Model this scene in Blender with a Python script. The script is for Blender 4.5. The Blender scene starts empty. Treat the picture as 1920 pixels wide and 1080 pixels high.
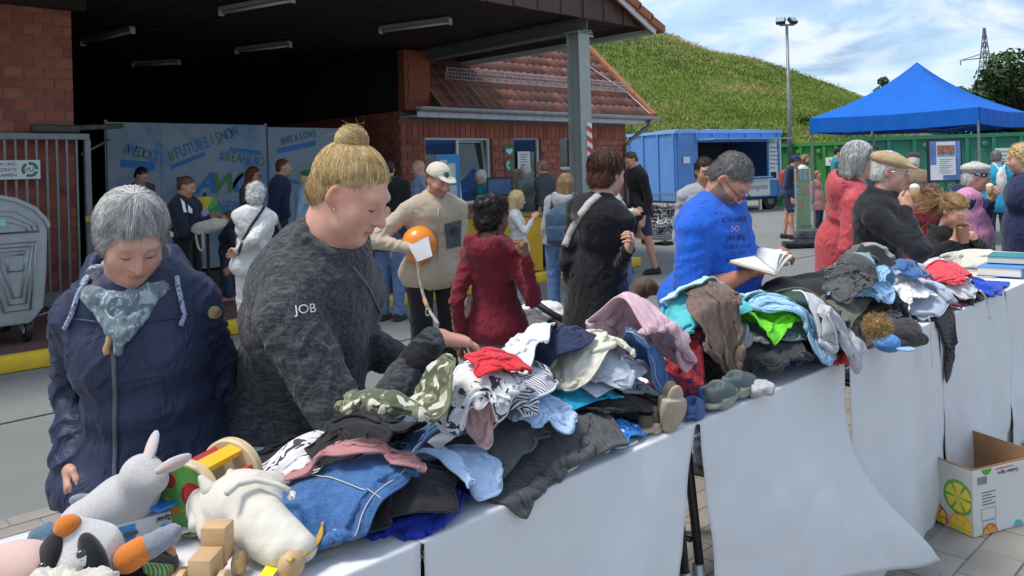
import bpy, bmesh, math, random, os
import numpy as np
from mathutils import Vector, Matrix
from mathutils.bvhtree import BVHTree

random.seed(7)
RNG = np.random.default_rng(7)
SC = bpy.context.scene
COL = SC.collection
R = math.radians

# ------------------------------------------------------------------ camera
# World axes: X runs along the row of tables, Y away from the photographer,
# who stands at the origin.  The camera looks half way between the two.
AZ, ROLL, HCAM, FOC, HORIZ = R(44), .027, 1.52, 1500., 317.
cam = bpy.data.cameras.new('camera'); cam_o = bpy.data.objects.new('camera', cam); COL.objects.link(cam_o)
_f = Vector((math.sin(AZ), math.cos(AZ), 0)); _r0 = Vector((math.cos(AZ), -math.sin(AZ), 0)); _u0 = Vector((0, 0, 1))
_r = _r0 * math.cos(ROLL) - _u0 * math.sin(ROLL); _u = _r0 * math.sin(ROLL) + _u0 * math.cos(ROLL)
cam_o.matrix_world = Matrix(((_r.x, _u.x, -_f.x, 0), (_r.y, _u.y, -_f.y, 0), (_r.z, _u.z, -_f.z, HCAM), (0, 0, 0, 1)))
cam.sensor_width = 36; cam.lens = 36 * FOC / 1920; cam.shift_y = -(540 - HORIZ) / 1920
cam.clip_start = .05; cam.clip_end = 3000
SC.camera = cam_o

# ------------------------------------------------------------------ sky and sun
SUN_EL, SUN_AZ = R(66), R(300)      # bright haze: high, wide sun behind thin cloud (azimuth from +Y, clockwise)
W = bpy.data.worlds.new('World'); SC.world = W; W.use_nodes = True
_t = W.node_tree; _n = _t.nodes; _l = _t.links; _n.clear()
_out = _n.new('ShaderNodeOutputWorld'); _bg = _n.new('ShaderNodeBackground'); _bg.inputs[1].default_value = .15
_sky = _n.new('ShaderNodeTexSky'); _sky.sky_type = 'NISHITA'; _sky.sun_disc = False
_sky.sun_elevation = SUN_EL; _sky.sun_rotation = SUN_AZ; _sky.air_density = 1.0; _sky.dust_density = 1.5
_tc = _n.new('ShaderNodeTexCoord'); _sep = _n.new('ShaderNodeSeparateXYZ'); _l.new(_tc.outputs['Generated'], _sep.inputs[0])
# project the view direction on a flat cloud deck so clouds shrink towards the horizon
def _math(op, a, b=None, c=None):
    m = _n.new('ShaderNodeMath'); m.operation = op
    for k, v in enumerate((a, b, c)):
        if v is None: continue
        if isinstance(v, (int, float)): m.inputs[k].default_value = v
        else: _l.new(v, m.inputs[k])
    return m.outputs[0]
_zz = _math('ADD', _math('MAXIMUM', _sep.outputs[2], 0.0), .28)
_comb = _n.new('ShaderNodeCombineXYZ')
_l.new(_math('DIVIDE', _sep.outputs[0], _zz), _comb.inputs[0]); _l.new(_math('DIVIDE', _sep.outputs[1], _zz), _comb.inputs[1])
_comb.inputs[2].default_value = 2.3
def _noise(scale, detail, rough, dist=0.0):
    t = _n.new('ShaderNodeTexNoise'); t.inputs['Scale'].default_value = scale; t.inputs['Detail'].default_value = detail
    t.inputs['Roughness'].default_value = rough; t.inputs['Distortion'].default_value = dist
    _l.new(_comb.outputs[0], t.inputs['Vector']); return t.outputs['Fac']
def _ramp(fac, stops):
    r = _n.new('ShaderNodeValToRGB'); e = r.color_ramp.elements
    while len(e) < len(stops): e.new(.5)
    for k, (p, c) in enumerate(stops): e[k].position = p; e[k].color = (*c, 1) if len(c) == 3 else c
    _l.new(fac, r.inputs[0]); return r.outputs[0]
def _mix(fac, a, b):
    m = _n.new('ShaderNodeMix'); m.data_type = 'RGBA'
    if isinstance(fac, (int, float)): m.inputs[0].default_value = fac
    else: _l.new(fac, m.inputs[0])
    for s, v in ((6, a), (7, b)):
        if isinstance(v, tuple): m.inputs[s].default_value = (*v, 1)
        else: _l.new(v, m.inputs[s])
    return m.outputs[2]
_cov = _ramp(_noise(1.6, 8, .6, .3), [(.36, (0, 0, 0)), (.70, (1, 1, 1))])
_puff = _ramp(_noise(3.4, 10, .55, .4), [(.45, (0, 0, 0)), (.58, (1, 1, 1))])
_thin = _mix(_math('MULTIPLY', _cov, .82), _sky.outputs[0], (1.3, 1.95, 2.95))
_fin = _mix(_math('MULTIPLY', _puff, .9), _thin, (3.6, 4.0, 4.45))
_l.new(_fin, _bg.inputs[0]); _l.new(_bg.outputs[0], _out.inputs[0])
sun = bpy.data.lights.new('sun', 'SUN'); sun.energy = 2.0; sun.angle = R(16); sun.color = (1, .95, .88)
sun_o = bpy.data.objects.new('sun', sun); COL.objects.link(sun_o)
_sd = Vector((math.sin(SUN_AZ) * math.cos(SUN_EL), math.cos(SUN_AZ) * math.cos(SUN_EL), math.sin(SUN_EL)))
sun_o.rotation_euler = _sd.to_track_quat('Z', 'Y').to_euler(); sun_o.location = (0, 0, 30)
SC.view_settings.view_transform = 'Standard'; SC.view_settings.look = 'None'
SC.view_settings.exposure = 0.72; SC.view_settings.gamma = 1

# ------------------------------------------------------------------ survey helpers
def ray(px, py):
    """direction of the sight line through a point of the photograph, per metre of depth"""
    u, v = px - 960, HORIZ - py
    a = u * math.cos(ROLL) + v * math.sin(ROLL); b = -u * math.sin(ROLL) + v * math.cos(ROLL)
    return _f + _r0 * (a / FOC) + _u0 * (b / FOC)
EYE = Vector((0, 0, HCAM))
def at_d(px, py, d): return EYE + ray(px, py) * d                      # at a depth
def at_z(px, py, z): r = ray(px, py); return EYE + r * ((z - HCAM) / r.z)   # on a level
def at_y(px, py, y): r = ray(px, py); return EYE + r * (y / r.y)       # on a plane along the tables
def at_x(px, py, x): r = ray(px, py); return EYE + r * (x / r.x)
def ground(px, d): p = at_d(px, 400, d); return Vector((p.x, p.y, 0))  # foot point at a column and depth

# ------------------------------------------------------------------ objects
def link(o, parent=None, world=True):
    COL.objects.link(o)
    if parent is not None:
        o.parent = parent
        if world: o.matrix_parent_inverse = wmat(parent).inverted()
    return o
def wmat(o):
    m = o.matrix_basis.copy()
    if o.parent: m = wmat(o.parent) @ o.matrix_parent_inverse @ m
    return m
def tag(o, label=None, cat=None, group=None, kind=None):
    if label: o['label'] = label
    if cat: o['category'] = cat
    if group: o['group'] = group
    if kind: o['kind'] = kind
    return o
def thing(name, label, cat, loc=(0, 0, 0), rz=0, group=None):
    o = bpy.data.objects.new(name, None); o.empty_display_size = .1; COL.objects.link(o)
    o.location = loc; o.rotation_euler = (0, 0, rz)
    return tag(o, label, cat, group)
def meshdata(name, v, f, mat=None, smooth=False, uv=None, auto=None):
    me = bpy.data.meshes.new(name)
    if isinstance(v, np.ndarray) and isinstance(f, np.ndarray):
        n = f.shape[1]
        me.vertices.add(len(v)); me.vertices.foreach_set('co', v.astype(np.float32).ravel())
        me.loops.add(f.size); me.loops.foreach_set('vertex_index', f.astype(np.int32).ravel())
        me.polygons.add(len(f)); me.polygons.foreach_set('loop_start', np.arange(0, f.size, n, dtype=np.int32))
        me.update(calc_edges=True)
    else:
        me.from_pydata([tuple(map(float, p)) for p in v], [], [tuple(map(int, q)) for q in f]); me.update()
    if uv is not None:
        l = me.uv_layers.new(name='UVMap'); idx = np.zeros(len(me.loops), np.int32); me.loops.foreach_get('vertex_index', idx)
        l.data.foreach_set('uv', np.asarray(uv, np.float32)[idx].ravel())
    if smooth: me.polygons.foreach_set('use_smooth', np.ones(len(me.polygons), bool))
    if mat is not None:
        for m in (mat if isinstance(mat, (list, tuple)) else [mat]): me.materials.append(m)
    return me
def obj(name, v, f, mat=None, parent=None, smooth=False, uv=None, world=True):
    o = bpy.data.objects.new(name, meshdata(name, v, f, mat, smooth, uv)); return link(o, parent, world)
def copy_tree(o, parent=None):
    c = o.copy(); COL.objects.link(c); c.parent = parent
    for ch in list(o.children): copy_tree(ch, c)
    return c

class MB:
    """collects shapes of one part"""
    def __init__(s): s.v = []; s.f = []; s.mi = []; s.cur = 0
    def add(s, v, f):
        k = len(s.v); s.v += [tuple(p) for p in v]; s.f += [tuple(i + k for i in q) for q in f]; s.mi += [s.cur] * len(f); return s
    def box(s, c, d, rot=None, bev=0.0):
        hx, hy, hz = d[0] / 2, d[1] / 2, d[2] / 2; m = rot if rot is not None else Matrix.Identity(3); c = Vector(c)
        if bev <= 0:
            p = [c + m @ Vector((x, y, z)) for x in (-hx, hx) for y in (-hy, hy) for z in (-hz, hz)]
            return s.add(p, [(0, 1, 3, 2), (4, 6, 7, 5), (0, 4, 5, 1), (2, 3, 7, 6), (0, 2, 6, 4), (1, 5, 7, 3)])
        bm = bmesh.new(); bmesh.ops.create_cube(bm, size=1)
        for q in bm.verts: q.co = Vector((q.co.x * d[0], q.co.y * d[1], q.co.z * d[2]))
        bmesh.ops.bevel(bm, geom=bm.edges[:], offset=bev, segments=2, profile=.5, affect='EDGES', clamp_overlap=True)
        bm.verts.index_update()
        s.add([c + m @ q.co for q in bm.verts], [[q.index for q in f.verts] for f in bm.faces]); bm.free(); return s
    def span(s, a, b, bev=0.0):
        a, b = Vector(a), Vector(b); return s.box((a + b) / 2, [abs(x) for x in (b - a)], None, bev)
    def tube(s, pts, r, n=8, cap=True, closed=False):
        P = [Vector(p) for p in pts]; rr = r if isinstance(r, (list, tuple)) else [r] * len(P); rings = []; up = None
        m = len(P)
        for i, p in enumerate(P):
            if closed: t = P[(i + 1) % m] - P[i - 1]
            else: t = P[min(i + 1, m - 1)] - P[max(i - 1, 0)]
            t.normalize()
            if up is None:
                up = Vector((0, 0, 1)) if abs(t.z) < .9 else Vector((1, 0, 0))
            a = t.cross(up)
            if a.length < 1e-5: a = t.cross(Vector((0, 1, 0)))
            a.normalize(); b = a.cross(t); up = b
            rings.append([p + (a * math.cos(2 * math.pi * k / n) + b * math.sin(2 * math.pi * k / n)) * rr[i] for k in range(n)])
        v = [q for g in rings for q in g]; f = []
        for i in range(m if closed else m - 1):
            j = (i + 1) % m
            for k in range(n): f.append((i * n + k, i * n + (k + 1) % n, j * n + (k + 1) % n, j * n + k))
        if cap and not closed: f += [tuple(range(n))[::-1], tuple((m - 1) * n + k for k in range(n))]
        return s.add(v, f)
    def cyl(s, a, b, r0, r1=None, n=16): return s.tube([a, b], [r0, r0 if r1 is None else r1], n)
    def lathe(s, prof, c=(0, 0, 0), n=24, rot=None):
        m = rot if rot is not None else Matrix.Identity(3); c = Vector(c); v = []; f = []
        for (r, z) in prof:
            for k in range(n): a = 2 * math.pi * k / n; v.append(c + m @ Vector((r * math.cos(a), r * math.sin(a), z)))
        for i in range(len(prof) - 1):
            for k in range(n): f.append((i * n + k, i * n + (k + 1) % n, (i + 1) * n + (k + 1) % n, (i + 1) * n + k))
        if prof[0][0] > 1e-4: f.append(tuple(range(n))[::-1])
        if prof[-1][0] > 1e-4: f.append(tuple((len(prof) - 1) * n + k for k in range(n)))
        return s.add(v, f)
    def prism(s, poly, a, b, fr=None):
        """polygon in the frame's first two axes, extruded along the third from a to b"""
        m = fr if fr is not None else Matrix.Identity(4); n = len(poly)
        v = [m @ Vector((x, y, a)) for x, y in poly] + [m @ Vector((x, y, b)) for x, y in poly]
        return s.add(v, [tuple(range(n))[::-1], tuple(range(n, 2 * n))] + [(k, (k + 1) % n, n + (k + 1) % n, n + k) for k in range(n)])
    def build(s, name, mat, parent=None, smooth=False, world=True, bevel=0, fix=True):
        me = meshdata(name, s.v, s.f, mat, smooth)
        if isinstance(mat, (list, tuple)): me.polygons.foreach_set('material_index', np.array(s.mi, np.int32))
        if fix:
            bm = bmesh.new(); bm.from_mesh(me); bmesh.ops.recalc_face_normals(bm, faces=bm.faces[:])
            if bevel: bmesh.ops.bevel(bm, geom=[e for e in bm.edges if e.is_manifold and e.calc_face_angle(0) > .6], offset=bevel, segments=2, affect='EDGES', clamp_overlap=True)
            bm.to_mesh(me); bm.free()
        if smooth == 'auto': me.set_sharp_from_angle(angle=R(40))
        return link(bpy.data.objects.new(name, me), parent, world)

def frame(o, x, y, z=None):
    x = Vector(x).normalized(); y = Vector(y); z = x.cross(y).normalized() if z is None else Vector(z); y = z.cross(x).normalized(); o = Vector(o)
    return Matrix(((x.x, y.x, z.x, o.x), (x.y, y.y, z.y, o.y), (x.z, y.z, z.z, o.z), (0, 0, 0, 1)))
_txt = {}
def text_mesh(s, size=1.0, bold=0.0, extrude=.0, align='CENTER', shear=0.0):
    """outline letters as mesh data: (verts, faces) in a flat frame"""
    key = (s, size, bold, extrude, align, shear)
    if key not in _txt:
        c = bpy.data.curves.new('lettering', 'FONT'); c.body = s; c.size = size; c.offset = bold; c.extrude = extrude; c.align_x = align; c.align_y = 'CENTER'
        c.shear = shear; c.resolution_u = 3
        o = bpy.data.objects.new('lettering', c); COL.objects.link(o); dg = bpy.context.evaluated_depsgraph_get()
        me = bpy.data.meshes.new_from_object(o.evaluated_get(dg)); _txt[key] = ([v.co.copy() for v in me.vertices], [tuple(p.vertices) for p in me.polygons])
        bpy.data.objects.remove(o); bpy.data.curves.remove(c); bpy.data.meshes.remove(me)
    return _txt[key]
def letters(s, fr, size, mat, parent, bold=0.0, sx=1.0, align='CENTER', name='lettering', shear=0.0, extrude=.0008):
    v, f = text_mesh(s, size, bold, extrude, align, shear)
    return obj(name, [fr @ Vector((p.x * sx, p.y, p.z)) for p in v], f, mat, parent)

# ------------------------------------------------------------------ materials
_mats = {}
class NT:
    def __init__(s, name):
        s.m = bpy.data.materials.new(name); s.m.use_nodes = True; s.t = s.m.node_tree; s.n = s.t.nodes; s.l = s.t.links
        s.p = s.n['Principled BSDF']
    def node(s, typ, **kw):
        n = s.n.new(typ)
        for k, v in kw.items():
            if k in n.inputs: n.inputs[k].default_value = v
            else: setattr(n, k, v)
        return n
    def co(s, kind='Object'): return s.node('ShaderNodeTexCoord').outputs[kind]
    def mapping(s, vec, scale=(1, 1, 1), rot=(0, 0, 0), loc=(0, 0, 0)):
        m = s.node('ShaderNodeMapping'); s.l.new(vec, m.inputs[0]); m.inputs['Scale'].default_value = scale; m.inputs['Rotation'].default_value = rot; m.inputs['Location'].default_value = loc
        return m.outputs[0]
    def noise(s, vec, scale, detail=4, rough=.6, dist=0.0):
        n = s.node('ShaderNodeTexNoise'); s.l.new(vec, n.inputs['Vector']); n.inputs['Scale'].default_value = scale
        n.inputs['Detail'].default_value = detail; n.inputs['Roughness'].default_value = rough; n.inputs['Distortion'].default_value = dist; return n.outputs['Fac']
    def vor(s, vec, scale, feature='F1'):
        n = s.node('ShaderNodeTexVoronoi', feature=feature); s.l.new(vec, n.inputs['Vector']); n.inputs['Scale'].default_value = scale; return n
    def wave(s, vec, scale, dist=0.0, direction='X', profile='SIN'):
        n = s.node('ShaderNodeTexWave', bands_direction=direction, wave_profile=profile); s.l.new(vec, n.inputs['Vector']); n.inputs['Scale'].default_value = scale
        n.inputs['Distortion'].default_value = dist; n.inputs['Detail'].default_value = 2; return n.outputs['Fac']
    def ramp(s, fac, stops, interp='LINEAR'):
        r = s.node('ShaderNodeValToRGB'); r.color_ramp.interpolation = interp; e = r.color_ramp.elements
        while len(e) < len(stops): e.new(.5)
        for k, (p, c) in enumerate(stops):
            e[k].position = p; e[k].color = (c, c, c, 1) if isinstance(c, (int, float)) else (*c, 1)
        s.l.new(fac, r.inputs[0]); return r.outputs[0]
    def mix(s, fac, a, b, typ='MIX'):
        m = s.node('ShaderNodeMix', data_type='RGBA', blend_type=typ)
        for k, v in ((0, fac), (6, a), (7, b)):
            if isinstance(v, (int, float)): m.inputs[k].default_value = v if k == 0 else (v, v, v, 1)
            elif isinstance(v, tuple): m.inputs[k].default_value = (*v, 1)
            else: s.l.new(v, m.inputs[k])
        return m.outputs[2]
    def math(s, op, a, b=0.0):
        m = s.node('ShaderNodeMath', operation=op)
        for k, v in enumerate((a, b)):
            if isinstance(v, (int, float)): m.inputs[k].default_value = v
            else: s.l.new(v, m.inputs[k])
        return m.outputs[0]
    def color(s, c):
        if isinstance(c, tuple): s.p.inputs['Base Color'].default_value = (*c, 1)
        else: s.l.new(c, s.p.inputs['Base Color'])
    def bump(s, h, strength=.3, dist=.002):
        b = s.node('ShaderNodeBump'); b.inputs['Strength'].default_value = strength; b.inputs['Distance'].default_value = dist; s.l.new(h, b.inputs['Height'])
        s.l.new(b.outputs[0], s.p.inputs['Normal'])
    def set(s, **kw):
        for k, v in kw.items():
            k = k.replace('_', ' ')
            if isinstance(v, (int, float, tuple)): s.p.inputs[k].default_value = v
            else: s.l.new(v, s.p.inputs[k])
def sc(c, k): return tuple(min(1., max(0., x * k)) for x in c)
def mat(name, c=None, rough=.7, var=.12, vs=6., bump=.0, bs=120., metal=0., spec=.5, sheen=0., aniso=(1, 1, 1), grime=0.0, coat=0.0, sss=0.0):
    """plain material with mottled colour, roughness variation and fine relief"""
    if name in _mats: return _mats[name]
    t = NT(name); co = t.mapping(t.co(), aniso); n1 = t.noise(co, vs, 5, .65)
    col = t.mix(t.ramp(n1, [(.3, 0.), (.7, 1.)]), sc(c, 1 - var), sc(c, 1 + var))
    if grime: col = t.mix(t.math('MULTIPLY', t.ramp(t.noise(co, vs * .37, 6, .7), [(.45, 0.), (.75, 1.)]), grime), col, sc(c, .55))
    t.color(col); t.set(Roughness=t.math('ADD', t.math('MULTIPLY', n1, .2), rough - .1), Metallic=metal)
    t.p.inputs['Specular IOR Level'].default_value = spec
    if sheen: t.set(Sheen_Weight=sheen, Sheen_Roughness=.5)
    if coat: t.set(Coat_Weight=coat, Coat_Roughness=.1)
    if sss: t.set(Subsurface_Weight=sss, Subsurface_Radius=(.012, .005, .003), Subsurface_Scale=1.)
    if bump: t.bump(t.noise(t.mapping(t.co(), aniso), bs, 3, .6), bump, .004)
    _mats[name] = t.m; return t.m
def fabric(name, c, kind='plain', c2=None, rough=.85, scale=1.0, bump=.35, var=.1, sheen=.15, angle=0.0, coord='UV'):
    """cloth: weave relief plus a dyed or woven pattern in cloth coordinates (metres)"""
    if name in _mats: return _mats[name]
    t = NT(name); co = t.mapping(t.co(coord), (scale,) * 3, (0, 0, angle)); big = t.noise(co, 5, 4, .6)
    col = t.mix(t.ramp(big, [(.3, 0.), (.7, 1.)]), sc(c, 1 - var), sc(c, 1 + var)); hgt = t.noise(co, 350, 2, .5)
    if kind == 'denim':
        w = t.noise(t.mapping(co, (1, .35, 1)), 260, 3, .7); fade = t.noise(co, 7, 4, .7)
        col = t.mix(t.ramp(w, [(.35, 0.), (.75, 1.)]), col, c2 or sc(c, 2.2)); col = t.mix(t.ramp(fade, [(.45, 0.), (.75, .55)]), col, sc(c, 2.4)); hgt = w
    elif kind == 'melange':
        w = t.noise(t.mapping(co, (1, .22, 1)), 120, 3, .75); col = t.mix(t.ramp(w, [(.42, 0.), (.62, 1.)]), col, c2); hgt = w
    elif kind == 'stripe':
        w = t.wave(co, 10, .4); col = t.mix(t.ramp(w, [(.62, 0.), (.70, 1.)]), col, c2)
    elif kind == 'camo':
        n1 = t.noise(t.mapping(co, (1, 1.6, 1)), 22, 1, .5, .6); n2 = t.noise(t.mapping(co, (1, 1.6, 1), (0, 0, 0), (3, 7, 1)), 25, 1, .5, .6)
        col = t.mix(t.ramp(n1, [(.5, 0.), (.51, 1.)]), col, c2); col = t.mix(t.ramp(n2, [(.57, 0.), (.58, 1.)]), col, (.56, .53, .42)); col = t.mix(t.ramp(n2, [(.40, 1.), (.41, 0.)]), col, sc(c, .55))
    elif kind == 'dots':
        v = t.vor(co, 42); col = t.mix(t.ramp(v.outputs['Distance'], [(.24, 1.), (.27, 0.)]), col, c2)
    elif kind == 'print':
        n1 = t.noise(co, 16, 2, .6, 1.5); col = t.mix(t.ramp(n1, [(.56, 0.), (.575, 1.)]), col, c2)
    elif kind == 'knit':
        v = t.vor(t.mapping(co, (1, 1.7, 1)), 75); hgt = t.math('SUBTRACT', 1.0, v.outputs['Distance']); col = t.mix(t.ramp(v.outputs['Distance'], [(.1, 0.), (.8, .6)]), col, sc(c, .45)); bump = 1.0
    elif kind == 'check':
        w = t.wave(t.mapping(co, (1, 1, 1), (0, 0, .78)), 22); w2 = t.wave(t.mapping(co, (1, 1, 1), (0, 0, -.78)), 22); col = t.mix(t.ramp(t.math('MULTIPLY', w, w2), [(.3, 0.), (.5, 1.)]), col, c2)
    elif kind == 'fleece':
        v = t.noise(co, 170, 4, .75, .6); hgt = v; col = t.mix(t.ramp(v, [(.35, .5), (.65, 0.)]), col, sc(c, .62)); bump = .9
    t.color(col); t.set(Roughness=rough, Sheen_Weight=sheen, Sheen_Roughness=.5); t.p.inputs['Specular IOR Level'].default_value = .25
    if coord == 'Object' and kind not in ('fleece', 'linen'):      # worn cloth: soft creases under the weave
        w = t.noise(t.mapping(co, (1, 1, .6), (.2, .3, .4)), 11, 3, .5, 1.6); t.bump(t.mix(.12, t.ramp(w, [(.3, 0.), (.46, .8), (.54, .8), (.7, 0.)]), hgt), .55, .011)
    else: t.bump(hgt, bump, .0015)
    _mats[name] = t.m; return t.m
# ================================================================== GROUND
def struct(o): return tag(o, kind='structure')
def asphalt():
    t = NT('asphalt'); co = t.co(); a = t.noise(co, 260, 4, .8); b = t.noise(co, .7, 6, .65); c = t.vor(co, 330)
    col = t.mix(t.ramp(b, [(.3, 0.), (.7, 1.)]), (.155, .162, .154), (.205, .213, .203)); col = t.mix(t.ramp(a, [(.4, 0.), (.72, .6)]), col, (.24, .24, .23))
    col = t.mix(t.ramp(t.noise(co, 3.1, 6, .75), [(.58, 0.), (.7, .35)]), col, (.06, .06, .06))
    t.color(col); t.set(Roughness=.9); t.bump(c.outputs['Distance'], .5, .004); return t.m
M_ASPH = asphalt()
M_PAVER = mat('paver_concrete', (.27, .25, .22), .9, .18, 3, .5, 180, grime=.3)
M_SAND = mat('joint_sand', (.12, .11, .095), .95, .25, 30, .5, 200)
struct(obj('ground', [(-400, -300, 0), (700, -300, 0), (700, 900, 0), (-400, 900, 0)], [(0, 1, 2, 3)], M_ASPH))
def paving_far():
    t = NT('paving_far'); b = t.node('ShaderNodeTexBrick'); t.l.new(t.co(), b.inputs['Vector']); b.inputs['Scale'].default_value = 1.; b.inputs['Brick Width'].default_value = .22; b.inputs['Row Height'].default_value = .11; b.inputs['Mortar Size'].default_value = .004
    b.inputs['Color1'].default_value = (.29, .27, .24, 1); b.inputs['Color2'].default_value = (.23, .215, .19, 1); b.inputs['Mortar'].default_value = (.1, .09, .08, 1)
    t.color(t.mix(t.ramp(t.noise(t.co(), 60, 4, .7), [(.3, 0.), (.7, .4)]), b.outputs[0], (.17, .16, .14))); t.set(Roughness=.9); t.bump(b.outputs['Fac'], -.5, .004); return t.m
pav = struct(obj('pavement', [(-14, -8, .004), (30, -8, .004), (30, 4.2, .004), (-14, 4.2, .004)], [(0, 1, 2, 3)], paving_far()))
def paver_data(l, w, k):
    m = MB().box((0, 0, 0), (l - .006, w - .006, .03), None, .004); o = m.build('paver', M_PAVER); me = o.data; bpy.data.objects.remove(o); return me
_pd = [paver_data(.22, .11, 0), paver_data(.24, .16, 1)]
def pave(x0, x1, y0, y1, l, w, me, rot=0):
    j = 0; y = y1 - w / 2
    while y > y0:
        x = x0 + (l / 2 if j % 2 else 0)
        while x < x1:
            o = bpy.data.objects.new('paver', me); COL.objects.link(o); o.parent = pav
            o.location = (x + random.uniform(-.001, .001), y, -.004 + random.uniform(-.0012, .0012)); o.rotation_euler = (random.uniform(-.006, .006), random.uniform(-.006, .006), random.uniform(-.006, .006)); x += l
        y -= w; j += 1
pave(-.6, 2.4, 2.9, 4.2, .22, .11, _pd[0])
pave(2.2, 4.9, -.2, 1.16, .24, .16, _pd[1])
# joint lines in the asphalt
M_TAR = mat('tar_seam', (.03, .03, .032), .6, .2, 20)
for y in (5.9,):
    m = MB(); pts = [(-6 + k * .5, y + random.uniform(-.02, .02), .004) for k in range(70)]
    for a, b in zip(pts, pts[1:]): m.add([(a[0], a[1] - .012, .004), (b[0], b[1] - .012, .004), (b[0], b[1] + .012, .004), (a[0], a[1] + .012, .004)], [(0, 1, 2, 3)])
    struct(m.build('road_seam', M_TAR, fix=False))

M_WALK = mat('walkway_slab', (.13, .068, .06), .85, .2, 2.5, .4, 150, grime=.3)
walk = struct(MB().span((-9, 7.54, 0), (9.75, 26, .12)).build('walkway', M_WALK))
M_YEL = mat('kerb_yellow', (.78, .52, .03), .75, .12, 5, .4, 60, grime=.35)
kerb = struct(MB().span((-9, 7.42, 0), (9.7, 7.5, .06)).build('kerb', M_SAND))
for k in range(19):
    x = -8.9 + k * .985
    m = MB().box((0, 0, 0), (.975, .15, .13), None, .02); o = m.build('kerb_stone', M_YEL, kerb, smooth='auto'); o.location = (x + .49, 7.46, .066 + random.uniform(-.003, .003))

# ================================================================== LEFT BRICK WALL
M_MORT = mat('mortar', (.22, .17, .14), .95, .2, 20, .4, 200)
M_BR = [mat('red_brick_%d' % k, c, .85, .22, 14, .6, 160) for k, c in enumerate([(.37, .115, .075), (.32, .095, .064), (.41, .135, .08), (.27, .08, .06)])]
def brick_data(l, h, d, k):
    o = MB().box((0, 0, 0), (l, d, h), None, .005).build('brick', M_BR[k]); me = o.data; bpy.data.objects.remove(o); return me
_bd = {}
def brick(x, y, z, l, h, parent, d=.03):
    k = random.choice((0, 0, 0, 1, 1, 2, 2, 3)); key = (round(l, 3), round(h, 3), k, d)
    if key not in _bd: _bd[key] = brick_data(l, h, d, k)
    o = bpy.data.objects.new('brick', _bd[key]); COL.objects.link(o); o.parent = parent; o.matrix_parent_inverse = wmat(parent).inverted()
    o.location = (x, y + random.uniform(-.0015, .0015), z); return o
bw = thing('brick_wall', 'red block brick wall behind the barred gate and grey bin', 'wall', (0, 10.1, .12))
MB().span((-9, 10.12, .12), (2.775, 10.6, 3.69)).build('mortar_core', M_MORT, bw)
BL, BH = .2, .122
for j in range(29):
    z = .12 + (j + .5) * BH; x = 2.78; first = True
    while x > 1.2:
        l = BL / 2 if (first and j % 2) else BL
        brick(x - l / 2 + .006, 10.125, z, l - .012, BH - .012, bw); x -= l; first = False
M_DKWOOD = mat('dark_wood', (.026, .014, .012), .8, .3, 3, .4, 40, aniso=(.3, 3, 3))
MB().span((-9, 9.95, 3.47), (2.9, 10.09, 3.688)).build('wall_plate', M_DKWOOD, bw)

# ================================================================== CANOPY
M_GREYSTEEL = mat('painted_steel', (.36, .39, .36), .5, .08, 4, .1, 60, grime=.25)
M_BROWN = mat('stained_boards', (.085, .043, .033), .7, .3, 4, .4, 60, aniso=(4, 4, .3))
M_WHITE = mat('white_paint', (.72, .73, .72), .55, .06, 5, .1, 50, grime=.25)
M_ORTILE = mat('orange_tile', (.36, .13, .06), .8, .25, 8, .4, 90, grime=.3)
can = thing('entrance_canopy', 'dark brown boarded gable canopy on a grey steel column', 'canopy', (8.9, 7.7, 0))
SOF = 3.69
for k in range(92):
    y0 = 7.56 + k * .2
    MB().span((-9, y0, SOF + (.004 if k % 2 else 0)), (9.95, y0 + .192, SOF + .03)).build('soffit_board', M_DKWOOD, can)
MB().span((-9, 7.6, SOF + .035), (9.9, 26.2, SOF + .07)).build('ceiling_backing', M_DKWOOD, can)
def rake(x): return 3.74 + (10.2 - x) * .47
x = 10.12; k = 0
while x > 2.6:
    z1 = rake(x - .12) - .02
    if z1 > 3.64:
        MB().span((x - .225, 7.5 - (.018 if k % 2 else 0), SOF - .03), (x, 7.53, max(z1, SOF + .04))).build('fascia_board', M_BROWN, can)
    x -= .232; k += 1
sl = Vector((-1, 0, .47)).normalized(); nl = Vector((.47, 0, 1)).normalized()
def raker(name, y0, y1, lo, hi, m, x0=10.32):
    a = Vector((x0, 0, rake(x0))); b = a + sl * 9
    p = [a + nl * lo, b + nl * lo, b + nl * hi, a + nl * hi]
    return MB().add([(q.x, y, q.z) for y in (y0, y1) for q in p], [(0, 1, 2, 3), (4, 7, 6, 5), (0, 4, 5, 1), (1, 5, 6, 2), (2, 6, 7, 3), (3, 7, 4, 0)]).build(name, m, can)
raker('barge_board', 7.34, 7.37, -.15, .02, M_WHITE)
raker('roof_deck', 7.38, 20, -.03, .02, M_DKWOOD)
for k in range(26):
    a = Vector((10.42, 0, rake(10.42))) + sl * (k * .33)
    m = MB(); b = a + sl * .36
    q = [a + nl * -.06, b + nl * -.08, b + nl * .035, a + nl * .06]
    m.add([(r_.x, y, r_.z) for y in (7.28, 7.5) for r_ in q], [(0, 1, 2, 3), (4, 7, 6, 5), (0, 4, 5, 1), (1, 5, 6, 2), (2, 6, 7, 3), (3, 7, 4, 0)]).build('verge_tile', M_ORTILE, can)
raker('roof_covering', 7.5, 20, .025, .07, M_ORTILE)
MB().tube([(10.42, 7.3, 3.64), (10.42, 20, 3.64)], .06, 10).build('eave_gutter', M_GREYSTEEL, can, True)
c = MB()
c.span((8.78, 7.63, .12), (9.02, 7.645, 3.48)); c.span((8.78, 7.855, .12), (9.02, 7.87, 3.48)); c.span((8.893, 7.646, .12), (8.907, 7.854, 3.48))
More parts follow.
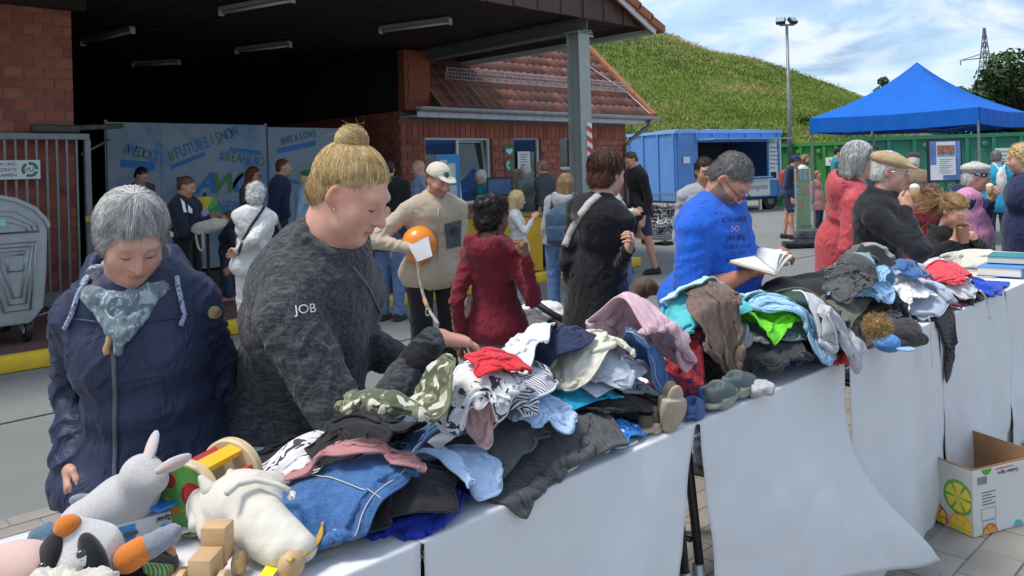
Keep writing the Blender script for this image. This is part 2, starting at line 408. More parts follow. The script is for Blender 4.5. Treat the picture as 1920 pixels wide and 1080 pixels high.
c.span((8.7, 7.55, .12), (9.1, 7.95, .14)); c.span((8.74, 7.6, 3.481), (9.06, 7.9, 3.495)); c.build('column', M_GREYSTEEL, can)
M_BEAM = mat('beam_steel', (.17, .18, .17), .55, .1, 4, .1, 60, grime=.3)
c = MB(); c.span((8.8, 7.56, 3.496), (9.0, 13.5, 3.512)); c.span((8.8, 7.56, 3.67), (9.0, 13.5, 3.686)); c.span((8.893, 7.56, 3.513), (8.907, 13.5, 3.669)); c.build('beam', M_BEAM, can)
MB().span((9.02, 7.72, 3.45), (9.22, 7.74, 3.49)).build('bracket', M_GREYSTEEL, can)
# red and white hazard plate on the column
M_RED = mat('hazard_red', (.55, .04, .04), .45, .06, 5); M_SIGNW = mat('sign_white', (.75, .76, .75), .45, .05, 4)
hz = thing('hazard_plate', 'red and white striped warning plate on the grey column', 'sign', (8.9, 7.62, 1.7))
za, zb = at_y(1095, 308, 7.62).z, at_y(1095, 230, 7.62).z
MB().span((8.89, 7.618, za), (9.01, 7.624, zb)).build('plate', M_SIGNW, hz)
n = 4; hh = (zb - za) / n
for k in range(n):
    z0 = za + k * hh; m = MB(); d = .045
    p = [(8.891, z0 + d), (9.009, max(z0 - d * .2, za)), (9.009, z0 + hh * .5 - d * .2), (8.891, min(z0 + hh * .5 + d, zb))]
    m.add([(a, 7.616, b) for a, b in p], [(0, 1, 2, 3)]).build('stripe', M_RED, hz, fix=False)

# ================================================================== HALL BEHIND THE CANOPY
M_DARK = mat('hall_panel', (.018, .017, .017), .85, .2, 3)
hall = thing('loading_hall', 'dark open hall beneath the canopy behind the printed banner', 'hall', (5.6, 14, .12))
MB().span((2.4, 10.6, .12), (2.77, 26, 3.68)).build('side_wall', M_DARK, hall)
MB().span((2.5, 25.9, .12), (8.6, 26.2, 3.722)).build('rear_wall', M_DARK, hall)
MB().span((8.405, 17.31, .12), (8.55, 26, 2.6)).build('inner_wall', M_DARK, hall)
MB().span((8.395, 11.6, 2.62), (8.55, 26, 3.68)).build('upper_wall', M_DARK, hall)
M_SHING = mat('red_shingle', (.33, .10, .055), .8, .15, 6, .2, 60)
for r_ in range(5):
    for q in range(2):
        x0, z0 = 8.42 + q * .22 + (.03 if r_ % 2 else 0), 2.72 + r_ * .175
        MB().add([(x0, 11.28 - .004 * q, z0 + .05), (x0 + .21, 11.28, z0), (x0 + .235, 11.285, z0 + .18), (x0 + .02, 11.29, z0 + .23)], [(0, 1, 2, 3)]).build('shingle', M_SHING, hall, fix=False)
MB().span((8.37, 11.3, 2.6), (8.93, 11.5, 3.66)).build('shingle_backing', M_SHING, hall)

# fluorescent battens below the boards
M_TUBE = mat('unlit_tube', (.62, .60, .55), .3, .05, 5); M_BATTEN = mat('batten_grey', (.33, .31, .28), .5, .1, 6)
for i, (pa, pb, lab) in enumerate([((415, 28), (548, 4), 'long fluorescent batten nearest the front edge of the dark ceiling'), ((714, 62), (844, 45), 'fluorescent batten closest to the tiled office roof'), ((444, 100), (544, 88), 'short fluorescent batten above the right part of the banner'),
                               ((155, 85), (248, 62), 'fluorescent batten beside the left brick wall'), ((250, 125), (336, 121), 'faint fluorescent batten deepest in the dark hall')]):
    a, b = at_z(*pa, SOF - .12), at_z(*pb, SOF - .12)
    t_ = thing('ceiling_light', lab, 'light', ((a + b) / 2)[:2] + (SOF,), 0, 'unlit lights below the canopy')
    d = (b - a).normalized(); s_ = Vector((0, 0, 1)).cross(d)
    fr = Matrix((d, s_, Vector((0, 0, 1)))).transposed(); L = (b - a).length
    MB().box((a + b) / 2 + Vector((0, 0, .07)), (L, .09, .05), fr).build('housing', M_BATTEN, t_)
    MB().cyl(a + Vector((0, 0, .02)) + d * .03, b + Vector((0, 0, .02)) - d * .03, .019, n=10).build('tube', M_TUBE, t_, True)
    for e in (a, b): MB().box(e + Vector((0, 0, .03)), (.03, .07, .08), fr).build('end_cap', M_TUBE, t_)

# ================================================================== BARRED GATE
M_GALV = mat('galvanised', (.22, .225, .23), .45, .18, 9, .15, 60, metal=.35, grime=.35)
gate = thing('sliding_gate', 'galvanised barred sliding gate in front of the left brick wall', 'gate', (2.0, 9.9, .12))
for k in range(9): MB().span((2.74 - k * .1 - .011, 9.89, .3), (2.74 - k * .1 + .011, 9.915, 1.985)).build('bar', M_GALV, gate)
MB().span((.6, 9.87, 1.985), (2.87, 9.935, 2.05)).build('top_rail', M_GALV, gate)
MB().span((.6, 9.88, .15), (2.82, 9.93, .299)).build('kick_plate', M_GALV, gate)
MB().span((2.821, 9.87, .15), (2.88, 9.94, 1.984)).build('end_post', M_GALV, gate)
MB().span((2.8, 9.84, 1.05), (2.87, 9.868, 1.12)).build('latch', mat('brass', (.5, .38, .1), .4, .1, 9, metal=.5), gate)
MB().span((2.3, 9.86, 2.06), (2.78, 9.98, 2.15), .02).build('roller_guide', mat('dark_iron', (.06, .055, .05), .6, .2, 9), gate)
pole = thing('barrier_arm', 'weathered grey swing arm reaching from the wall to the banner', 'barrier', (2.9, 10.3, 2.1))
a, b = at_d(150, 240, 9.9), at_d(228, 236, 10.6)
MB().tube([a, b], .035, 8).build('arm', mat('weathered_wood', (.16, .16, .11), .8, .25, 8), pole, True)
MB().tube([at_d(152, 290, 9.9), at_d(205, 262, 10.3)], .016, 8).build('strut', M_GALV, pole, True)
sg = thing('gate_sign', 'white sign with green recycling ring on the barred gate', 'sign', (1.9, 9.86, 1.5))
a, b = at_y(75, 300, 9.86), at_y(75, 335, 9.86)
MB().span((1.2, 9.855, b.z), (a.x, 9.866, a.z)).build('panel', M_SIGNW, sg)
M_GRN = mat('sign_green', (.02, .22, .09), .5, .05, 5); M_INK = mat('ink_grey', (.10, .10, .10), .6, .05, 5)
cx, cz, rr = a.x - .1, (a.z + b.z) / 2, (a.z - b.z) * .36
m = MB()
for k in range(3):
    for q in range(8):
        a0 = k * 2.094 + q * .22; a1 = a0 + .22; w0 = .022
        m.add([(cx + math.cos(t_) * r_, 9.853, cz + math.sin(t_) * r_) for t_, r_ in ((a0, rr - w0), (a1, rr - w0), (a1, rr + w0 * .4), (a0, rr + w0 * .4))], [(0, 1, 2, 3)])
m.build('recycling_ring', M_GRN, sg, fix=False)
FRX = lambda x, y, z: frame((x, y, z), (1, 0, 0), (0, 0, 1))
letters('rU', FRX(cx, 9.853, cz), .07, M_GRN, sg, .001)
for k, s_ in enumerate(('MEN UND', 'NDGERÄTE', 'ENLAMPEN')): letters(s_, FRX(cx - rr - .05, 9.853, cz + .06 - k * .06), .05, M_INK, sg, align='RIGHT', sx=.95)

# ================================================================== OFFICE
off = thing('brick_office', 'red brick office with tiled roof and white windows beside the canopy', 'building', (11.6, 11.5, .12))
OY = 11.5
ops = []
for (x0, x1, top, bot) in ((797, 922, 256, 388), (963, 1014, 256, 420), (1050, 1076, 256, 318)):
    a, b = at_y(x0, top, OY), at_y(x1, top, OY); ops.append((a.x, b.x, at_y(x0, bot, OY).z, a.z))
WX0, WX1 = 8.4, 14.8
def in_op(x0, x1, z0, z1): return any(x1 > a + .001 and x0 < b - .001 and z1 > c + .02 and z0 < d - .02 for a, b, c, d in ops)
xs = sorted({WX0, WX1, *[q for o in ops for q in o[:2]]})
core = MB()
for a, b in zip(xs, xs[1:]):
    zs = [(.12, 2.6)]
    for o in ops:
        if a >= o[0] - 1e-6 and b <= o[1] + 1e-6: zs = [(.12, o[2]), (o[3], 2.6)]
    for z0, z1 in zs:
        if z1 - z0 > .01: core.span((a, OY + .012, z0), (b, OY + .3, z1))
core.build('front_wall', M_MORT, off)
MB().span((WX0, OY + .301, .12), (WX0 + .3, 17, 2.6)).build('side_wall', M_BR[1], off)
MB().span((WX1 - .3, OY + .301, .12), (WX1, 17, 2.6)).build('side_wall', M_BR[0], off)
MB().span((WX0, 17.001, .12), (WX1, 17.3, 2.6)).build('rear_wall', M_BR[0], off)
low = MB(); CB = .125
SZ = max(o[3] for o in ops)
j = 0; z = .12
while z + CB < SZ + .02:
    x = WX0 - (CB if j % 2 else 0)
    while x < WX1 - .02:
        segs = [(max(x, WX0), min(x + .25, WX1))]
        for o in ops:
            if z + CB > o[2] + .02 and z < o[3] - .02:
                ns = []
                for s0, s1 in segs:
                    if s1 <= o[0] or s0 >= o[1]: ns.append((s0, s1))
                    else:
                        if s0 < o[0]: ns.append((s0, o[0]))
                        if s1 > o[1]: ns.append((o[1], s1))
                segs = ns
        for s0, s1 in segs:
            if s1 - s0 < .03: continue
            if z > 1.0: brick((s0 + s1) / 2, OY + .008, z + CB / 2, round(s1 - s0 - .012, 2), CB - .012, off)
            else: low.box(((s0 + s1) / 2, OY + .008, z + CB / 2), (s1 - s0 - .012, .03, CB - .012))
        x += .25
    z += CB; j += 1
tag(low.build('lower_bricks', M_BR[0], off), kind='stuff')
x = WX0
while x < WX1 - .05:
    brick(x + .0625, OY + .006, z + .15, .113, .26, off); x += .125
# side face seen in the hall mouth
for j in range(12):
    zz = 1.1 + j * CB
    for q in range(7):
        yy = OY + .06 + q * .25 + (CB if j % 2 else 0)
        k = random.choice((0, 1, 2, 3)); key = ('side', k)
        if key not in _bd: _bd[key] = brick_data(.238, CB - .012, .03, k)
        if 12.6 < yy < 13.4 and 1.5 < zz < 2.1: continue
        o = bpy.data.objects.new('brick', _bd[key]); link(o, off); o.rotation_euler = (0, 0, R(90)); o.location = (WX0 - .01, yy + .06, zz + CB / 2)
M_PVC = mat('window_frame_white', (.74, .75, .75), .35, .04, 4, grime=.15)
def glass_mat():
    t = NT('window_glass'); t.color((.035, .045, .05)); t.set(Roughness=.03, Specular_IOR_Level=.9, Metallic=0.0); n = t.noise(t.co(), .6, 2, .5); t.bump(n, .05, .02); return t.m
M_GLASS = glass_mat()
def window(x0, x1, z0, z1, cols, parent, tilt=None):
    w = MB(); y0, y1 = OY + .07, OY + .13; t_ = .055
    w.span((x0, y0, z0), (x0 + t_, y1, z1)); w.span((x1 - t_, y0, z0), (x1, y1, z1)); w.span((x0 + t_, y0, z1 - t_), (x1 - t_, y1, z1)); w.span((x0 + t_, y0, z0), (x1 - t_, y1, z0 + t_))
    for k in range(1, cols): xm = x0 + (x1 - x0) * k / cols; w.span((xm - t_ / 2, y0, z0 + t_), (xm + t_ / 2, y1, z1 - t_))
    win = w.build('window', M_PVC, parent)
    for k in range(cols):
        a = x0 + (x1 - x0) * k / cols + t_ * .7; b = x0 + (x1 - x0) * (k + 1) / cols - t_ * .7
        top = .0 if tilt != k else .16
        MB().add([(a, y0 + .035, z0 + t_), (b, y0 + .035, z0 + t_), (b, y0 + .035 + top, z1 - t_), (a, y0 + .035 + top, z1 - t_)], [(0, 1, 2, 3)]).build('pane', M_GLASS, win, fix=False)
        if tilt == k:
            s_ = MB()
            for (xa, xb) in ((a - .01, a + .04), (b - .04, b + .01)):
                s_.add([(xa, y0 + .03, z0 + t_), (xb, y0 + .03, z0 + t_), (xb, y0 + .03 + top, z1 - t_), (xa, y0 + .03 + top, z1 - t_), (xa, y0 - .01, z0 + t_), (xb, y0 - .01, z0 + t_), (xb, y0 - .01 + top, z1 - t_), (xa, y0 - .01 + top, z1 - t_)],
                       [(0, 1, 2, 3), (4, 7, 6, 5), (0, 4, 5, 1), (1, 5, 6, 2), (2, 6, 7, 3), (3, 7, 4, 0)])
            s_.box(((a + b) / 2, y0 + top, z1 - t_ - .02), (b - a, .05, .05)); s_.build('sash', M_PVC, win)
    MB().span((x0 - .02, OY - .05, z0 - .03), (x1 + .02, OY + .1, z0 - .002)).build('sill', M_GALV, win)
    return win
window(*ops[0], 2, off, 1); window(ops[1][0], ops[1][1], .3, ops[1][3], 1, off); window(*ops[2], 1, off)
MB().span((ops[0][0], OY + .6, .2), (ops[2][1], OY + .62, 2.5)).build('room_back', mat('dim_room', (.09, .09, .09), .9, .1, 2), off)
swin = MB().span((WX0 - .03, 12.55, 1.55), (WX0 + .005, 13.4, 2.15)).build('window', M_PVC, off)
MB().span((WX0 - .034, 12.62, 1.61), (WX0 - .031, 13.33, 2.09)).build('pane', mat('green_blind', (.17, .22, .12), .6, .1, 4), swin)
# roof: wavy pantiles, courses laid one over another
EY, EZ, SLOPE = 11.05, 2.66, .95; RX0, RX1, RN = 8.95, 15.25, 24
sy = 1 / math.sqrt(1 + SLOPE ** 2); TW, TL = .22, .33; NX = 5
M_TILE = [mat('roof_tile_%d' % k, c, .8, .25, 9, .4, 80, grime=.45) for k, c in enumerate([(.20, .088, .064), (.23, .10, .07), (.17, .075, .057), (.30, .12, .07)])]
def tile_geo(l=TL + .05):
    v = []; f = []
    for b in range(2):
        for i in range(NX + 1):
            u = i / NX; w = .018 * math.cos(2 * math.pi * u) ; yy = b * l
            v.append((u * TW, yy, w + .018 * (1 - b) + .0))
    n1 = NX + 1
    for i in range(NX): f.append((i, i + 1, n1 + i + 1, n1 + i))
    k = len(v)
    for i in range(n1): v.append((v[i][0], 0, v[i][2] - .022))
    for i in range(NX): f.append((i + 1, i, k + i, k + i + 1))
    return v, f
tv, tf = tile_geo(); _td = [meshdata('roof_tile', tv, tf, m_, True) for m_ in M_TILE]
rot_t = Matrix.Rotation(math.atan(SLOPE), 4, 'X'); far_t = [MB() for _ in M_TILE]
roof = MB().add([(RX0, EY, EZ - .03), (RX1, EY, EZ - .03), (RX1, EY + 3.4, EZ - .03 + 3.4 * SLOPE), (RX0, EY + 3.4, EZ - .03 + 3.4 * SLOPE), (RX0, EY + 6.8, EZ - .03), (RX1, EY + 6.8, EZ - .03)], [(0, 1, 2, 3), (3, 2, 5, 4)]).build('roof', M_MORT, off, fix=False)
cnt = 0
for r_ in range(int(3.4 / sy / TL)):
    for q in range(int((RX1 - RX0) / TW)):
        k = random.choice((0, 0, 1, 1, 2, 2, 3)) if r_ or q < 27 else 3
        M4 = Matrix.Translation((RX0 + q * TW, EY + r_ * TL * sy, EZ + r_ * TL * sy * SLOPE + random.uniform(-.002, .003))) @ rot_t
        if r_ < 11:
            o = bpy.data.objects.new('roof_tile', _td[k]); COL.objects.link(o); o.parent = off; o.matrix_parent_inverse = wmat(off).inverted(); o.matrix_basis = M4; cnt += 1
        else: far_t[k].add([M4 @ Vector(p) for p in tv], tf)
for k, m_ in enumerate(M_TILE):
    if far_t[k].v: tag(far_t[k].build('upper_tiles', m_, off, True, fix=False), kind='stuff')
for k in range(13):
    y0 = EY - .02 + k * .36 * sy; z0 = EZ + k * .36 * sy * SLOPE
    MB().box((RX1 + .02, y0 + .13, z0 + .15), (.16, .38, .1), Matrix.Rotation(math.atan(SLOPE), 3, 'X'), .02).build('verge_tile', M_ORTILE, off)
MB().add([(RX1 - .1, EY + .3, EZ - .03), (RX1 - .1, EY + 6.5, EZ - .03), (RX1 - .1, EY + 3.4, EZ + 2.9)], [(0, 1, 2)]).build('gable', M_BROWN, off, fix=False)
M_ZINC = mat('zinc', (.46, .48, .49), .4, .12, 6, .1, 40, metal=.3, grime=.2)
g = MB(); pts = [(math.cos(a) * .075, math.sin(a) * .075) for a in [math.pi + k * math.pi / 8 for k in range(9)]]; pts2 = [(x * .93, y * .93 + .002) for x, y in reversed(pts)]
g.prism(pts + pts2, 8.42, RX1 + .15, frame((0, EY - .06, EZ - .02), (0, 1, 0), (0, 0, 1), (1, 0, 0))); g.build('gutter', M_ZINC, off, smooth='auto')
for k in range(28): 
    x0 = 8.45 + k * .243; MB().span((x0, EY + .02, EZ - .19), (x0 + .236, EY + .036, EZ - .04)).build('eave_panel', M_ZINC, off)
MB().span((8.45, EY + .036, EZ - .17), (RX1, OY + .02, EZ - .155)).build('eave_soffit', M_WHITE, off)
MB().tube([(15.1, EY - .05, EZ - .08), (15.1, EY, EZ - .22), (14.86, OY - .07, EZ - .55), (14.72, OY - .06, EZ - .7), (14.72, OY - .06, .12)], .045, 10).build('downpipe', mat('zinc_dark', (.22, .225, .23), .45, .15, 6, metal=.3), off, True)
sgd = thing('snow_guard', 'grey lattice snow guard along the lower office roof', 'railing', (12.3, 11.6, 3.1))
GX0, GX1 = 9.55, 15.1; gy, gz = 11.62, EZ + .57 * SLOPE + .05; nv = Vector((0, -.3, 1)).normalized()
for hgt in (.0, .07, .14, .21): MB().tube([Vector((GX0, gy, gz)) + nv * hgt, Vector((GX1, gy, gz)) + nv * hgt], .008, 6).build('rail', M_ZINC, sgd)
k = 0; x = GX0
while x <= GX1: MB().tube([Vector((x, gy, gz - .01)), Vector((x, gy, gz)) + nv * .225], .006 if k % 10 else .014, 5).build('rod', M_ZINC, sgd); x += .075; k += 1
cw = thing('lightning_wire', 'pale lightning conductor wire running down the roof tiles', 'wire', (13, 12, 3))
MB().tube([(13.9, EY + 2.6, EZ + 2.6 * SLOPE + .07), (14.5, EY + 1.2, EZ + 1.2 * SLOPE + .07), (15.0, EY + .5, EZ + .5 * SLOPE + .08), (15.08, EY - .05, EZ + .05)], .009, 6).build('wire', M_SIGNW, cw)
# rescue signs, notices
def plate(name, label, px0, py0, px1, py1, y, m, cat='sign'):
    a, b = at_y(px0, py0, y), at_y(px1, py1, y); t_ = thing(name, label, cat, ((a.x + b.x) / 2, y, (a.z + b.z) / 2))
    MB().span((a.x, y - .006, b.z), (b.x, y, a.z)).build('panel', m, t_); return t_, (a.x + b.x) / 2, (a.z + b.z) / 2, b.x - a.x, a.z - b.z
t_, x, z, w, h = plate('rescue_sign', 'green sign with white heart on the brick pier', 945, 273, 964, 292, OY - .02, M_GRN)
hp = [(x + w * .34 * (math.sin(a) ** 3), OY - .029, z - .01 + h * .022 * (13 * math.cos(a) - 5 * math.cos(2 * a) - 2 * math.cos(3 * a) - math.cos(4 * a))) for a in [k * math.pi / 12 for k in range(24)]]
MB().add(hp, [tuple(range(24))]).build('heart', M_SIGNW, t_, fix=False)
t_, x, z, w, h = plate('phone_sign', 'green emergency phone sign below the heart sign', 946, 300, 963, 320, OY - .02, M_GRN)
MB().tube([(x - w * .1, OY - .03, z + h * .33), (x - w * .3, OY - .03, z + h * .1), (x - w * .3, OY - .03, z - h * .1), (x - w * .1, OY - .03, z - h * .33)], [.035, .022, .022, .035], 6).build('handset', M_SIGNW, t_)
t_, x, z, w, h = plate('paper_notice', 'white paper notice taped on the office door glass', 970, 284, 994, 316, OY + .06, M_SIGNW, 'notice')
for k in range(5): MB().span((x - w * .3, OY + .052, z + h * (.3 - k * .14)), (x + w * (.3 - .06 * (k % 3)), OY + .0535, z + h * (.34 - k * .14))).build('print_line', M_INK, t_)
# ================================================================== HILL
def gnoise(p, seed=0):
    """smooth value noise, vectorised, -1..1"""
    p = np.asarray(p, float); i = np.floor(p).astype(np.int64); f = p - i; f = f * f * (3 - 2 * f); out = np.zeros(len(p))
    for dx in (0, 1):
        for dy in (0, 1):
            for dz in (0, 1):
                h = (i[:, 0] + dx) * 374761393 + (i[:, 1] + dy) * 668265263 + (i[:, 2] + dz) * 2147483647 + seed * 974711
                h = (h ^ (h >> 13)) * 1274126177; h = (h ^ (h >> 16)) & 0xffff
                w = (f[:, 0] if dx else 1 - f[:, 0]) * (f[:, 1] if dy else 1 - f[:, 1]) * (f[:, 2] if dz else 1 - f[:, 2]); out += w * (h / 32767.5 - 1)
    return out
def fbm(p, oct=4, seed=0, gain=.5):
    s, a = 0, 1.; p = np.asarray(p, float)
    for k in range(oct): s = s + a * gnoise(p * 2 ** k + 17.3 * k, seed + k); a *= gain
    return s
SKY = np.array([(700, -20), (1000, -10), (1120, 32), (1200, 48), (1260, 66), (1320, 92), (1400, 111), (1480, 130), (1560, 155), (1630, 183), (1700, 220), (1800, 250), (1950, 275), (2300, 290)], float)
crest = [at_d(px, py, 70 + (px - 1200) * .03) for px, py in SKY]
ang = np.array([math.atan2(p.x, p.y) for p in crest]); rad = np.array([math.hypot(p.x, p.y) for p in crest]); hgt = np.array([p.z for p in crest])
def hill_z(a, d):
    """height of the mound at a bearing and a distance"""
    top = np.interp(a, ang, hgt); rc = np.interp(a, ang, rad); t = np.clip((d - 33) / (rc - 33), 0, 1.6)
    z = np.where(t < 1, top * (t ** 1.15), top * (1 - .35 * (t - 1) ** 2)); x, y = d * np.sin(a), d * np.cos(a)
    return z - .02 + np.clip(t * 4, 0, 1) * .3 * fbm(np.stack([x * .16, y * .16, x * 0], 1), 4, 5)
na, nd = 150, 90; A = np.linspace(R(28), R(84), na); Dn = np.linspace(33, 118, nd); AA, DD = np.meshgrid(A, Dn); ZZ = hill_z(AA.ravel(), DD.ravel())
hv = np.stack([DD.ravel() * np.sin(AA.ravel()), DD.ravel() * np.cos(AA.ravel()), ZZ], 1)
ii, jj = np.meshgrid(np.arange(nd - 1), np.arange(na - 1), indexing='ij'); q = (ii * na + jj).ravel(); hf = np.stack([q, q + 1, q + na + 1, q + na], 1)
def hill_mat():
    t = NT('meadow'); co = t.co(); a = t.noise(t.mapping(co, (.06, .06, .14)), 1, 6, .65, .6); b = t.noise(co, .9, 6, .8)
    c = t.ramp(a, [(.36, (.14, .20, .04)), (.50, (.18, .235, .055)), (.60, (.30, .27, .10)), (.70, (.17, .22, .05))]); c = t.mix(t.ramp(b, [(.45, 0.), (.8, .5)]), c, (.06, .10, .02))
    t.color(c); t.set(Roughness=.95, Specular_IOR_Level=.1); t.bump(b, .8, .3); return t.m
struct(obj('hill', hv, hf, hill_mat(), smooth=True))
def blades(name, base, mats, hmin, hmax, per, width, spread, seed, patch=None, label=None, cat=None):
    """tufts of grass or weed: a few tapering blades on each foot point"""
    r = np.random.default_rng(seed); n = len(base); B = np.repeat(base, per, 0); k = len(B)
    a = r.uniform(0, 2 * np.pi, k); h = r.uniform(hmin, hmax, k); off = r.normal(0, spread, (k, 2)); ln = r.normal(0, .35, (k, 2)) * h[:, None]
    p0 = B.copy(); p0[:, :2] += off; w = np.stack([np.cos(a), np.sin(a), 0 * a], 1) * width * r.uniform(.6, 1.4, k)[:, None]
    mid = p0 + np.concatenate([ln * .35, (h * .6)[:, None]], 1); tip = p0 + np.concatenate([ln, h[:, None]], 1)
    v = np.stack([p0 - w, p0 + w, mid + w * .8, mid - w * .8, tip], 1).reshape(-1, 3)
    i0 = np.arange(k) * 5; f = np.concatenate([np.stack([i0, i0 + 1, i0 + 2], 1), np.stack([i0, i0 + 2, i0 + 3], 1), np.stack([i0 + 3, i0 + 2, i0 + 4], 1)])
    me = meshdata(name, v, f, mats); mi = r.integers(0, len(mats), n)
    if patch is not None: mi = patch
    mi = np.repeat(mi, per); me.polygons.foreach_set('material_index', np.concatenate([mi, mi, mi]).astype(np.int32))
    return tag(link(bpy.data.objects.new(name, me)), label, cat, kind='stuff')
M_GR = [mat('grass_%d' % k, c, .9, .25, .5, spec=.15) for k, c in enumerate([(.15, .22, .04), (.20, .25, .06), (.35, .29, .115), (.11, .17, .035), (.45, .43, .30)])]
r = np.random.default_rng(3); n = 60000
ga = r.uniform(R(45.5), R(83), n); gd = 33.5 + 50 * r.uniform(0, 1, n) ** 1.3
gb = np.stack([gd * np.sin(ga), gd * np.cos(ga), hill_z(ga, gd)], 1)
pn = fbm(np.stack([gb[:, 0] * .06, gb[:, 1] * .06, gb[:, 2] * .3], 1), 4, 11) * 1.5 + r.normal(0, .1, n)
pt = np.select([pn < -.35, pn < .2, pn < .62], [3, 0, 1], 2); pt = np.where((gd < 39) & (r.uniform(0, 1, n) < .22), 4, pt)
blades('meadow_growth', gb, M_GR, .06, .22, 5, .03, .3, 4, pt, 'tall mixed grass and weeds covering the hill', 'grass')
# shrubs on the slope
def leafcloud(centers, radii, n, size, seed, flat=.8, shell=.55):
    r = np.random.default_rng(seed); c = np.asarray(centers, float); ra = np.asarray(radii, float); pr = ra[:, 0] * ra[:, 1]; k = r.choice(len(c), n, p=pr / pr.sum())
    d = r.normal(size=(n, 3)); d /= np.linalg.norm(d, axis=1)[:, None]; rr = r.uniform(shell, 1.05, n) ** .8
    p = c[k] + d * ra[k] * rr[:, None]
    nrm = d + r.normal(0, .6, (n, 3)); nrm /= np.linalg.norm(nrm, axis=1)[:, None]; t1 = np.cross(nrm, r.normal(size=(n, 3))); t1 /= np.linalg.norm(t1, axis=1)[:, None]; t2 = np.cross(nrm, t1)
    s = size * r.uniform(.6, 1.4, n)[:, None]
    v = np.stack([p - t1 * s, p - t2 * s * .45, p + t1 * s, p + t2 * s * .45], 1).reshape(-1, 3); i0 = np.arange(n) * 4
    return v, np.stack([i0, i0 + 1, i0 + 2, i0 + 3], 1), k
M_LEAF = [mat('leaf_%d' % k, c, .6, .3, .6, spec=.3) for k, c in enumerate([(.022, .052, .014), (.035, .075, .02), (.05, .095, .022)])]
M_BARK = mat('bark', (.07, .055, .04), .9, .3, 6, .6, 30)
def tree(name, label, foot, H, crown_r, crown_h, seed, n=5000, leaf=.22, lobes=26, group=None):
    r = np.random.default_rng(seed); t = thing(name, label, 'tree', foot, 0, group); f = Vector(foot); tr = MB()
    top = f + Vector((r.normal(0, .3), r.normal(0, .3), H * .8)); tr.tube([f - Vector((0, 0, .4)), f + Vector((0, 0, H * .35)), top], [H * .03, H * .022, H * .008], 8)
    cs, rs = [], []
    for k in range(lobes):
        u = r.uniform(0, 1); th = r.uniform(0, 2 * np.pi); z = H - crown_h + crown_h * u; prof = math.sin(math.pi * min(.97, max(.08, u * .85 + .12))) ** .6
        rad_ = crown_r * prof * math.sqrt(r.uniform(.1, 1)); c = f + Vector((rad_ * math.cos(th), rad_ * math.sin(th), z)); cs.append(c); q = crown_r * r.uniform(.22, .42); rs.append((q, q, q * .75))
        b = f + Vector((0, 0, H * .3 + (z - H * .3) * .5 if z > H * .3 else z * .8)); tr.tube([b, (b + c) / 2 + Vector((0, 0, .2)), c], [H * .011, H * .008, H * .003], 5)
    tr.build('trunk', M_BARK, t, True)
    v, fa, k = leafcloud([tuple(c) for c in cs], rs, n, leaf, seed); me = meshdata('crown', v, fa, M_LEAF); me.polygons.foreach_set('material_index', ((k * 7 + r.integers(0, 2, n)) % 3).astype(np.int32))
    link(bpy.data.objects.new('crown', me), t); return t
def tree_at(name, label, px, top, d, cr, ch, seed, **kw):
    p = at_d(px, top, d); tree(name, label, (p.x, p.y, 0), p.z, cr, ch, seed, **kw)
tree_at('broadleaf_tree', 'tall dense green tree behind the blue tent at the picture edge', 1915, 118, 42, 3.0, 6.4, 21, n=9000, leaf=.17, lobes=44, group='trees behind the containers')
tree_at('broadleaf_tree', 'rounded green tree between the tent peak and the tallest tree', 1862, 150, 45, 2.4, 5, 22, n=6500, leaf=.17, lobes=34, group='trees behind the containers')
tree_at('broadleaf_tree', 'lowest green tree just right of the tent slope', 1805, 178, 48, 2.2, 4.4, 23, n=5000, leaf=.17, lobes=26, group='trees behind the containers')
tree_at('broadleaf_tree', 'green tree partly out of frame behind the tent', 2010, 95, 46, 3.6, 8, 24, n=6000, leaf=.2, lobes=36, group='trees behind the containers')
tree_at('distant_tree', 'small loose tree on the horizon left of the tent peak', 1650, 152, 75, 1.9, 4.5, 25, n=1800, leaf=.2, lobes=12, group='far trees on the horizon')
tree_at('distant_tree', 'low far tree touching the tent slope below its peak', 1690, 168, 80, 2.3, 4.5, 26, n=1800, leaf=.2, lobes=12, group='far trees on the horizon')
sh = np.random.default_rng(9)
for k, (px, d) in enumerate([(1445, 46), (1395, 40), (1560, 42), (1500, 52)]):
    p = at_d(px, 300, d); a = math.atan2(p.x, p.y); z = float(hill_z(np.array([a]), np.array([math.hypot(p.x, p.y)]))[0])
    t = thing('shrub', 'dark green shrub on the hill ' + ('behind the mast', 'above the kiosk roof', 'left of the tent', 'higher up, right of the mast', 'nearest the office roof', 'high above the kiosk', 'on the upper slope by the mast', 'beside the tent peak', 'low behind the kiosk')[k], 'shrub', (p.x, p.y, z), 0, 'shrubs dotted over the hill'); q = sh.uniform(.35, .55)
    v, fa, kk = leafcloud([(p.x + sh.normal(0, .4), p.y + sh.normal(0, .4), z + q * sh.uniform(.3, .9)) for _ in range(6)], [(q * .7, q * .7, q * .6)] * 6, 700, .13, 40 + k)
    obj('foliage', v, fa, M_GR[3], t); MB().tube([(p.x, p.y, z - .2), (p.x, p.y, z + .5)], [.05, .03], 6).build('stem', M_BARK, t)

